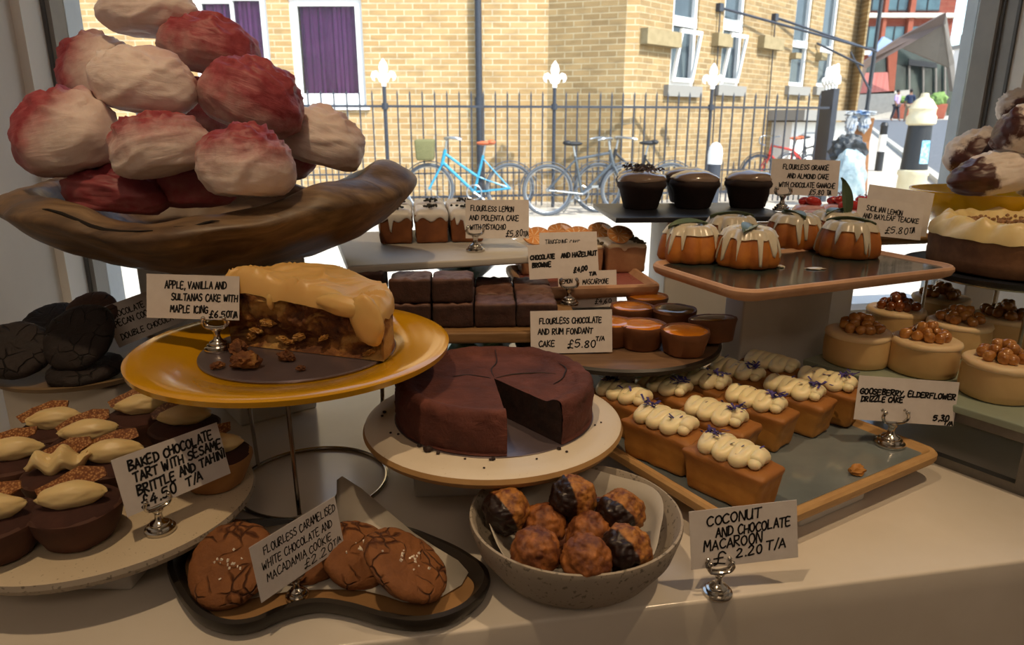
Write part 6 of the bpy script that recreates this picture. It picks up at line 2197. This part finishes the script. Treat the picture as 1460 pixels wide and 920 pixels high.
# ---- hazelnut cheesecakes
def cheesecakes():
    body = simple('cheesecake', '#cba36a', '#d9b67e', 12, rough=0.6, sss=0.15, bump=0.12, bscale=40)
    topm = simple('cheesecake_top', '#dfc091', '#e8cda2', 14, rough=0.5, sss=0.2, bump=0.1, bscale=50)
    nutm = simple('caramel_hazelnut', '#96581f', '#c48a45', 55, rough=0.22, coat=0.6)
    nutd = simple('dark_caramel_hazelnut', '#6b3311', '#8c4c1d', 55, rough=0.2, coat=0.6)
    L = [(1219, 515, 'hazelnut cheesecake at the near corner of the slab beside the loaf cakes'), (1272, 479, 'hazelnut cheesecake with dark glossy nuts behind the corner one'), (1336, 459, 'hazelnut cheesecake farthest back on the slab'),
         (1361, 500, 'hazelnut cheesecake in the middle with shiny caramel'), (1313, 528, 'hazelnut cheesecake directly above the gooseberry price card'), (1424, 491, 'hazelnut cheesecake at the back beside the banana cake stand'), (1420, 562, 'hazelnut cheesecake closest to the slab front edge')]
    first = None
    for i, (px, py, lab) in enumerate(L):
        p = onh(px, py, 0.0905)
        o = thing('cheesecake', lab, 'cheesecake', p, i * 0.9, 'hazelnut cheesecakes on the pale slab')
        bm = NB(); lathe(bm, [(0, 0), (0.042, 0), (0.045, 0.002), (0.0465, 0.012), (0.0462, 0.030), (0.0452, 0.042)], 52, wob(0.01, i, 3)); rough(bm, 0.0008, 40, i); mesh_obj('cake', bm, body, o, sharp=60)
        bm = NB(); lathe(bm, [(0.0454, 0.0410), (0.0466, 0.0435), (0.0455, 0.0475), (0.042, 0.0495), (0.035, 0.0485), (0, 0.0485)], 52, wob(0.012, i + 2, 4)); rough(bm, 0.0009, 45, i + 5); mesh_obj('cream_top', bm, topm, o, sharp=60)
        rnd = random.Random(i + 3)
        spots = [(0.002, 0.004, 0.0685), (0.010, -0.003, 0.0668), (-0.009, 0.002, 0.0672)]
        for k in range(9):
            a = 2 * math.pi * k / 9 + rnd.uniform(-0.2, 0.2)
            rr = rnd.uniform(0.018, 0.029)
            spots.append((rr * math.cos(a), rr * math.sin(a), 0.0555))
        for k in range(4):
            a = 2 * math.pi * k / 4 + 0.4
            spots.append((0.011 * math.cos(a), 0.011 * math.sin(a), 0.0605))
        for k, (x, y, z) in enumerate(spots):
            if first is None:
                bm = NB(); blob(bm, 0.0082, 0.0080, 0.0088, 3, 0.12, 1.5, 2)
                for v in bm.verts:
                    if v.co.z > 0:
                        v.co.x *= 1 - 0.25 * (v.co.z / 0.0082) ** 2; v.co.y *= 1 - 0.25 * (v.co.z / 0.0082) ** 2
                first = mesh_obj('hazelnut', bm, nutm, o)
                nut2 = None
                c = first
            else:
                c = first.copy(); link(c); c.parent = o
                if i == 1:
                    c.data = first.data
            c.location = (x, y, z)
            c.rotation_euler = (rnd.uniform(-1.2, 1.2), rnd.uniform(-1.2, 1.2), rnd.uniform(0, 6))
            c.scale = [rnd.uniform(0.82, 1.12) for _ in range(3)]
            if i == 1:
                c.material_slots[0].link = 'OBJECT'; c.material_slots[0].material = nutd
cheesecakes()

# ---- banana / nut cake with cream
def nut_cake():
    body = simple('nut_sponge', '#6a4730', '#8a6242', 30, rough=0.8, bump=0.5, bscale=80)
    cr = simple('pale_cream', '#d8bd7c', '#e2cb92', 12, rough=0.4, sss=0.2, bump=0.06, bscale=30)
    nb = simple('nut_bits', '#8c6440', '#a57d55', 80, rough=0.8)
    o = thing('nut_cake', 'tall round brown cake topped with ruffled pale cream and chopped nuts', 'cake', C3(0.813, 1.11, 0.2145))
    bm = NB(); lathe(bm, [(0, 0), (0.124, 0), (0.129, 0.004), (0.130, 0.02), (0.128, 0.032), (0.130, 0.04), (0.128, 0.058), (0, 0.058)], 80, wob(0.004, 1, 5)); rough(bm, 0.0016, 50, 2); mesh_obj('sponge', bm, body, o, sharp=60)
    bm = NB()
    na, nr = 120, 26
    rows = []
    for i in range(nr + 1):
        rr = 0.131 * i / nr
        row = []
        for k in range(na):
            a = 2 * math.pi * k / na
            x, y = rr * math.cos(a), rr * math.sin(a)
            e = rr / 0.131
            z = 0.066 + 0.018 * math.exp(-((e - 0.83) / 0.14) ** 2) * (0.75 + 0.5 * noise.noise(Vector((x * 45, y * 45, 1)))) + 0.004 * math.sin(a * 14 + e * 16) * (e > 0.45) - 0.010 * max(0, e - 0.92) / 0.08
            row.append(bm.verts.new((x, y, z)))
        rows.append(row)
    low = [bm.verts.new((0.1325 * math.cos(2 * math.pi * k / na), 0.1325 * math.sin(2 * math.pi * k / na), 0.052 - 0.006 * noise.noise(Vector((math.cos(2 * math.pi * k / na) * 5, math.sin(2 * math.pi * k / na) * 5, 2))))) for k in range(na)]
    rows.append(low)
    for A, B in zip(rows, rows[1:]):
        for i in range(na):
            j = (i + 1) % na
            bm.faces.new((A[i], B[i], B[j], A[j]))
    bmesh.ops.remove_doubles(bm, verts=bm.verts, dist=1e-6)
    bmesh.ops.recalc_face_normals(bm, faces=bm.faces)
    mesh_obj('cream', bm, cr, o, sharp=80)
    bm = NB(); rnd = random.Random(5)
    for k in range(150):
        a, rr = rnd.uniform(0, 6.28), rnd.uniform(0, 0.085)
        blob(bm, rnd.uniform(.002, .005), .003, .0028, 1, 0.4, 2, k, M=Matrix.Translation((rr * math.cos(a), rr * math.sin(a), 0.0695 + rnd.uniform(0, 0.004))))
    q = mesh_obj('chopped_nuts', bm, nb, o); q['kind'] = 'stuff'
nut_cake()

# ---- pink iced strawberry cakes
def pink_cakes():
    body = simple('pink_cake_sponge', '#5d2b22', '#733a2c', 22, rough=0.75, bump=0.3, bscale=80)
    ice = simple('pink_icing', '#c99a9c', '#d5adab', 12, rough=0.22, sss=0.15, coat=0.3)
    berry = simple('strawberry', '#a31c1c', '#c23a30', 70, rough=0.25, coat=0.4)
    leafm = simple('mint_leaf', '#3f5a33', rough=0.6)
    fl = simple('lilac_petal', '#8b86a8', '#a6a2bd', 60, rough=0.8)
    L = [(1143, 292, 0, 'pink iced cake by the slate board, below the orange cake card'), (1203, 293, 1, 'pink iced cake with a red strawberry wedge above the upright leaf'), (1268, 292, 0, 'pink iced cake behind the lemon teacake card'), (1338, 290, 1, 'pink iced cake with strawberry at the yellow bowl end'),
         (1165, 272, 1, 'pink iced cake in the back row behind the orange cake card'), (1225, 272, 2, 'pink iced cake with lilac petals in the back row'), (1285, 270, 2, 'back row pink iced cake peeping over the lemon teacake card')]
    a = R(10)
    for i, (px, py, k, lab) in enumerate(L):
        j = i if i < 4 else i - 4
        base = C3(0.628, 1.345, 0.2405)
        ex = Vector((math.cos(a), math.sin(a), 0)); ey = Vector((-math.sin(a), math.cos(a), 0))
        p = base + ex * (-0.090 + 0.0605 * j + (0.03 if i >= 4 else 0)) + ey * (-0.068 if i < 4 else 0.012)
        o = thing('pink_cake', lab, 'cake', p, a + R(7 * i % 11), 'pink iced strawberry cakes on the clay tray')
        bm = NB(); lathe(bm, [(0, 0), (0.023, 0), (0.0245, 0.002), (0.0285, 0.030), (0.0295, 0.036), (0.026, 0.040), (0, 0.042)], 40, wob(0.015, i, 4)); rough(bm, 0.001, 50, i); mesh_obj('sponge', bm, body, o, sharp=60)
        n = 60
        loop = [(0.0285 * math.cos(2 * math.pi * q / n), 0.0285 * math.sin(2 * math.pi * q / n), 0.039) for q in range(n)]
        bm = NB(); drip_cap(bm, loop, 0.039, dripfun(n, i + 1, 0.004, 0.010, 5), 0.0016, 0.009); rough(bm, 0.0006, 60, i); mesh_obj('icing', bm, ice, o, sharp=80)
        if k:
            bm = NB(); blob(bm, 0.017, 0.009, 0.009, 3, 0.08, 2, i, M=Matrix.Translation((0.002, -0.008, 0.054)) @ Matrix.Rotation(R(15), 4, 'Y')); blob(bm, 0.014, 0.009, 0.008, 3, 0.08, 2, i + 9, M=Matrix.Translation((-0.003, 0.011, 0.053)))
            mesh_obj('strawberry', bm, berry, o)
        if k == 2:
            bm = NB(); rnd = random.Random(i)
            for q in range(16):
                blob(bm, 0.004, 0.002, 0.0008, 1, 0, 1, 0, M=Matrix.Translation((rnd.gauss(0, 0.008), rnd.gauss(-0.008, 0.006), 0.061 + rnd.uniform(0, 0.008))) @ Euler((rnd.uniform(0, 3), rnd.uniform(0, 3), 0)).to_matrix().to_4x4())
            mesh_obj('petals', bm, fl, o)
pink_cakes()

# ------------------------------------------------------------------ handwritten price cards and their chrome holders
GLYPH = {
    'A': ['0,0 1.9,6 3.8,0', '.6,2 3.3,2.2'], 'B': ['.1,0 .2,6', '.1,6 2.6,5.8 3.2,4.6 .3,3.2 3.4,2.4 3.4,.8 .1,0'], 'C': ['3.6,5.2 2.2,6 .5,4.6 .1,2.6 1,.3 2.6,0 3.8,.9'],
    'D': ['.2,0 .3,6', '-.2,6 2.4,5.6 3.7,3.4 3,1 -.2,0'], 'E': ['3.4,6 .2,5.9 .2,0 3.5,.1', '.2,3.1 2.8,3.2'], 'F': ['3.5,6 .2,5.8 .2,0', '.2,3.1 2.8,3.3'],
    'G': ['3.6,5.2 2.2,6 .4,4.4 .2,2 1.6,.1 3.5,.8 3.6,2.8 2.2,2.7'], 'H': ['.2,6 .1,0', '3.6,6 3.5,0', '.1,3 3.6,3.2'], 'I': ['1,6 1,0'], 'J': ['2.8,6 2.7,1.2 1.4,0 .2,1'],
    'K': ['.2,6 .2,0', '3.4,6 .4,3 3.6,0'], 'L': ['.3,6 .2,.1 3.3,.2'], 'M': ['0,0 .5,6 2.1,2.4 3.8,6 4.2,0'], 'N': ['.1,0 .3,6 3.3,.2 3.6,6.1'],
    'O': ['2,6 .5,5 .1,2.6 1.2,.2 2.8,.3 3.8,2.6 3.2,5.2 2,6'], 'P': ['.2,0 .2,6', '-.1,6 2.8,5.8 3.4,4.4 2.4,3 .2,2.8'], 'R': ['.2,0 .2,6', '-.1,6 2.8,5.8 3.2,4.4 2.2,3.2 .3,3 3.6,0'],
    'S': ['3.4,5.4 2,6 .5,5 1,3.6 2.8,2.7 3.4,1.2 1.8,0 .1,.7'], 'T': ['-.1,5.9 4,6.1', '2,6 1.8,0'], 'U': ['.2,6 .3,1.4 1.6,0 3.2,1 3.5,6', '3.5,2 3.7,0'], 'V': ['0,6 1.7,0 3.7,6.3'],
    'W': ['0,6 .9,0 2.2,4 3.3,0 4.4,6'], 'Y': ['.1,6 1.8,3', '3.6,6 1,0'], 'Z': ['.2,6 3.5,5.9 .1,.1 3.6,.2'],
    '0': ['2,6 .7,5 .4,2.4 1.4,.1 2.8,.6 3.3,3.2 2.8,5.4 2,6'], '1': ['1,5 1.8,6 1.7,0'], '2': ['.4,4.8 1.6,6 3.1,5 2.4,3 .2,.1 3.6,.3'], '3': ['.4,5.4 2,6 3.1,4.8 1.4,3.3 3.3,2 2.2,.1 .3,.5'],
    '4': ['2.6,6 .2,2.2 3.8,2.4', '2.8,4 2.5,0'], '5': ['3.4,6 .8,5.8 .5,3.4 2.6,3.6 3.4,1.8 1.8,0 .2,.5'], '6': ['3,6 .8,3.6 .3,1.2 1.8,0 3.2,1.4 2,2.8 .6,1.8'], '8': ['2,3.2 .6,4.6 2,6 3.2,4.8 .5,1.4 1.8,0 3.3,1.2 2,3.2'],
    '£': ['3.6,5 2.6,6.2 1.6,5 1.5,1 .6,-.4 0,.4 1.2,.5 3.6,-.2', '.2,2.8 2.9,3.2'], '/': ['.2,-.6 2.4,6.6'], '.': ['.6,0 .8,.5'], ',': ['1,.6 .5,-1.2'], '&': ['3.6,.4 .8,4.6 1.8,6 2.8,4.8 .4,1.8 1.6,0 3.6,2.4'],
}
ADV = {'I': 2.2, 'M': 5.4, 'W': 5.6, '.': 1.8, ',': 1.8, ' ': 3.0, '/': 2.8, '1': 3.0}

def write(bm, text, x0, x1, y, h, width, rnd, rise=0.0, slant=0.12):
    """pen strokes of one line between x0 and x1, baseline y, letters h tall (metres, card axes)"""
    total = sum(ADV.get(c, 4.7) for c in text) - 0.9
    sx = (x1 - x0) / total
    sy = h / 6.0
    cur = 0.0
    for c in text:
        jx, jy, js = rnd.uniform(-0.25, 0.25), rnd.uniform(-0.35, 0.35), rnd.uniform(0.9, 1.08)
        for stroke in GLYPH.get(c, []):
            P = [tuple(map(float, q.split(','))) for q in stroke.split()]
            Q = []
            for (a, b) in P:
                X = x0 + (cur + a + jx + slant * b * 0.6) * sx
                Y = y + (b * js + jy) * sy
                Y += rise * (X - x0) / max(x1 - x0, 1e-6)
                Q.append(Vector((X, Y, 0)))
            sp = smooth_path(Q, 3) if len(Q) > 3 else Q
            for p, q in zip(sp, sp[1:]):
                d = q - p
                if d.length < 1e-7:
                    continue
                t = d.normalized(); n = Vector((-t.y, t.x, 0)) * width / 2
                e = t * width * 0.35
                z = Vector((0, 0, 0.00025))
                f = [bm.verts.new(k) for k in (p - e - n + z, q + e - n + z, q + e + n + z, p - e + n + z)]
                bm.faces.new(f)
        cur += ADV.get(c, 4.7)

HOLD = None
def holder(loc, label, rz=0.0, s=1.0):
    """ringed foot, short stem and a two-armed clip; about 34 mm tall"""
    global HOLD
    if HOLD is None:
        o = thing('card_holder', label, 'card holder', loc, rz, 'chrome card holders')
        bm = NB()
        lathe(bm, [(0, 0), (0.0135, 0), (0.0140, 0.0012), (0.0135, 0.003), (0.0112, 0.0036), (0.0115, 0.0048), (0.0108, 0.0062), (0.0086, 0.0068), (0.0088, 0.0080), (0.0080, 0.0094), (0.0055, 0.0105), (0.004, 0.0122)], 32)
        mesh_obj('foot', bm, MAT['chrome'], o)
        bm = NB()
        lathe(bm, [(0.004, 0.0122), (0.0033, 0.015), (0.0034, 0.0185), (0.0050, 0.0205), (0.0050, 0.0220), (0.0034, 0.0228), (0, 0.023)], 24)
        mesh_obj('stem', bm, MAT['chrome'], o)
        bm = NB()
        for y in (-0.0022, 0.0022):
            pts = smooth_path([(-0.0105, y * 1.6, 0.0345), (-0.0120, y * 1.5, 0.0300), (-0.0095, y * 1.3, 0.0252), (-0.004, y * 1.1, 0.0238), (0, y, 0.0236), (0.004, y * 1.1, 0.0238), (0.0095, y * 1.3, 0.0252), (0.0120, y * 1.5, 0.0300), (0.0105, y * 1.6, 0.0345)], 4)
            tube(bm, pts, 0.0016, 8)
            for e in (pts[0], pts[-1]):
                blob(bm, 0.0024, 0.0020, 0.0024, 2, M=Matrix.Translation(e))
        lathe(bm, [(0, 0.0212), (0.0042, 0.0212), (0.0042, 0.0236), (0, 0.0236)], 16)
        mesh_obj('clip', bm, MAT['chrome'], o)
        HOLD = o
        o.scale = (s,) * 3
        return o
    return dup(HOLD, loc, rz, label, scale=s)

def card(label, lines, bl, br, tl, d0, d1, d2, pen=0.0012, seed=1):
    """corner pixels with their depths; lines: (text, x0, x1, baseline, height, rise) in shares of the card"""
    B, Rr, T = at(bl[0], bl[1], d0), at(br[0], br[1], d1), at(tl[0], tl[1], d2)
    ex = (Rr - B); w = ex.length; ex.normalize()
    ey = (T - B); ey = ey - ex * ey.dot(ex); h = ey.length; ey.normalize()
    ez = ex.cross(ey)
    o = thing('price_card', label, 'price card', (0, 0, 0), 0, 'handwritten price cards')
    o.matrix_world = rot_to(ex, ey, ez, B)
    bm = NB(); box(bm, 0, w, 0, h, -0.0006, 0)
    mesh_obj('paper', bm, MAT['card'], o, smooth=False)
    bm = NB(); rnd = random.Random(seed)
    for (t, x0, x1, y, hh, rise) in lines:
        write(bm, t, x0 * w, x1 * w, y * h, hh * h, pen, rnd, rise * h)
    mesh_obj('lettering', bm, MAT['ink'], o, smooth=False)
    return o

def cards():
    card('price card reading baked chocolate tart, tilted in front of the chocolate tarts', [('BAKED CHOCOLATE', .12, .92, .72, .16, .02), ('TART WITH SESAME', .13, .98, .50, .16, .03), ('BRITTLE AND TAHINI', .13, .99, .27, .16, .06), ('£4.50', .14, .46, .05, .18, .02), ('T/A', .56, .72, .08, .15, .03)],
         (182, 738), (329, 675), (163, 655), .654, .736, .650, .0019, 1)
    holder(onh(229, 756, 0.0555), 'chrome card holder on the cream platter before the chocolate tart card', R(52), 1.05)
    card('price card reading flourless caramelised cookie, steeply turned among the caramel cookies', [('FLOURLESS CARAMELISED', .12, .97, .74, .14, .0), ('WHITE CHOCOLATE AND', .08, .90, .50, .14, .0), ('MACADAMIA COOKIE', .10, .86, .27, .14, .0), ('£2.20', .50, .86, .07, .16, .0), ('T/A', .87, .97, .12, .1, .02)],
         (373, 860), (491, 778), (366, 775), .608, .690, .604, .0010, 2)
    holder(onh(424, 850, 0.0095), 'small chrome card holder standing in the black cookie tray', R(58), 0.8)
    card('price card reading coconut and chocolate macaroon at the counter edge', [('COCONUT', .16, .66, .72, .16, .05), ('AND CHOCOLATE', .24, .93, .51, .15, .06), ('MACAROON', .12, .66, .30, .17, .04), ('£', .20, .32, .06, .20, .0), ('2.20', .42, .66, .13, .15, .03), ('T/A', .70, .88, .19, .15, .02)],
         (986, 813), (1138, 795), (983, 730), .676, .684, .668, .0016, 3)
    holder(onh(1023, 846, 0.0003), 'chrome card holder at the counter edge before the macaroon card', R(6), 1.02)
    card('price card reading gooseberry, elderflower drizzle cake in front of the cheesecakes', [('GOOSEBERRY, ELDERFLOWER', .03, .98, .60, .12, .0), ('DRIZZLE CAKE', .05, .46, .42, .12, .04), ('5,30', .79, .95, .11, .12, .0), ('T/A', .90, .99, .02, .08, .0)],
         (1217, 598), (1359, 608), (1206, 534), .905, .905, .898, .0020, 4)
    holder(onh(1268, 634, 0.0355), 'chrome card holder on the blue grey loaf tray', R(0), 1.35)
    card('price card reading apple, vanilla and sultanas cake hanging over the mustard plate', [('APPLE, VANILLA AND', .20, .86, .68, .16, .02), ('SULTANAS CAKE WITH', .27, .98, .42, .15, .0), ('MAPLE ICING', .26, .66, .14, .16, .0), ('£6.50', .68, .90, .04, .14, .02), ('T/A', .90, .98, .06, .13, .0)],
         (209, 453), (341, 457), (198, 390), .812, .810, .809, .0016, 5)
    holder(onh(312, 499, 0.1818), 'chrome card holder on the silver card of the apple cake', R(0), 1.15)
    card('slanted price card reading chocolate pecan cookie, behind the dark cookies', [('CHOCOLATE &', .06, .62, .68, .13, .0), ('PECAN COOKIE', .07, .66, .46, .14, .0), ('DOUBLE CHOCOLATE', .08, .92, .14, .13, .0)],
         (170, 496), (268, 456), (150, 437), 1.005, 1.075, .995, .0014, 6)
    card('price card reading flourless chocolate and rum fondant cake behind the chocolate cake', [('FLOURLESS CHOCOLATE', .11, .87, .70, .13, .0), ('AND RUM FONDANT', .09, .76, .45, .13, .0), ('CAKE', .10, .29, .17, .13, .0), ('£5.80', .45, .80, .13, .17, .0), ('T/A', .80, .90, .28, .10, .0)],
         (757, 505), (873, 502), (753, 444), .968, .972, .962, .0016, 7)
    holder(onh(800, 512, 0.1308) + Vector((0.0, 0.035, 0)), 'chrome card holder hidden behind the rum fondant cake card', R(0), 0.8)
    card('price card reading mascarpone tart, partly behind the hazelnut brownie card', [('LEMON', .02, .24, .68, .12, .0), ('MASCARPONE', .42, .86, .64, .13, .0), ('TART', .10, .30, .42, .12, .0), ('£4,60', .62, .90, .10, .12, .0), ('T/A', .90, .99, .02, .08, .0)],
         (797, 440), (880, 437), (790, 388), 1.155, 1.155, 1.15, .0014, 8)
    holder(onh(811, 434, 0.1602), 'chrome card holder on the brownie board below the hazelnut brownie card', R(2), 1.15)
    card('price card reading chocolate and hazelnut brownie, at the end of the brownies', [('CHOCOLATE', .03, .38, .58, .12, .0), ('AND HAZELNUT', .47, .98, .58, .13, .02), ('BROWNIE', .05, .32, .35, .13, .0), ('£4,00', .64, .84, .13, .14, .05), ('T/A', .86, .96, .02, .09, .0)],
         (755, 399), (854, 393), (752, 350), 1.085, 1.085, 1.080, .0022, 9)
    card('price card reading tangerine, only its top strip showing above the brownie card', [('TANGERINE CAKE', .10, .70, .70, .13, -.02)],
         (770, 392), (852, 390), (768, 332), 1.150, 1.150, 1.146, .0012, 10)
    card('price card reading flourless lemon and polenta cake on the grey tray', [('FLOURLESS LEMON', .08, .76, .72, .13, -.03), ('AND POLENTA CAKE', .06, .84, .47, .13, -.01), ('WITH PISTACHIO', .07, .63, .23, .13, .0), ('£5.80', .64, .90, .04, .16, .02), ('T/A', .91, .99, .06, .12, .0)],
         (664, 340), (754, 340), (662, 285), 1.142, 1.142, 1.136, .0016, 11)
    holder(onh(678, 358, 0.2405), 'chrome card holder on the matte grey tray', R(0), 1.1)
    card('price card reading flourless orange and almond cake on the black slate', [('FLOURLESS ORANGE', .17, .84, .72, .13, .0), ('AND ALMOND CAKE', .24, .85, .47, .13, .0), ('WITH CHOCOLATE GANACHE', .13, .95, .22, .13, .0), ('£5.80', .58, .80, .03, .13, .0), ('T/A', .84, .90, .04, .11, .0)],
         (1097, 277), (1194, 280), (1100, 226), 1.328, 1.328, 1.320, .0019, 12)
    holder(onh(1114, 300, 0.2798), 'chrome card holder on the black slate board', R(0), 1.18)
    card('price card reading sicilian lemon and bayleaf teacake behind the bundt cakes', [('SICILIAN LEMON', .14, .68, .68, .13, -.06), ('AND BAYLEAF TEACAKE', .10, .94, .46, .13, .0), ('£5.80', .46, .80, .10, .18, .04), ('T/A', .82, .90, .16, .14, .04)],
         (1218, 333), (1312, 343), (1228, 282), 1.196, 1.196, 1.194, .0016, 13)
    card('blank price card standing right behind the lemon and bayleaf teacake card', [],
         (1228, 325), (1320, 338), (1234, 262), 1.222, 1.222, 1.214, .0016, 14)
cards()
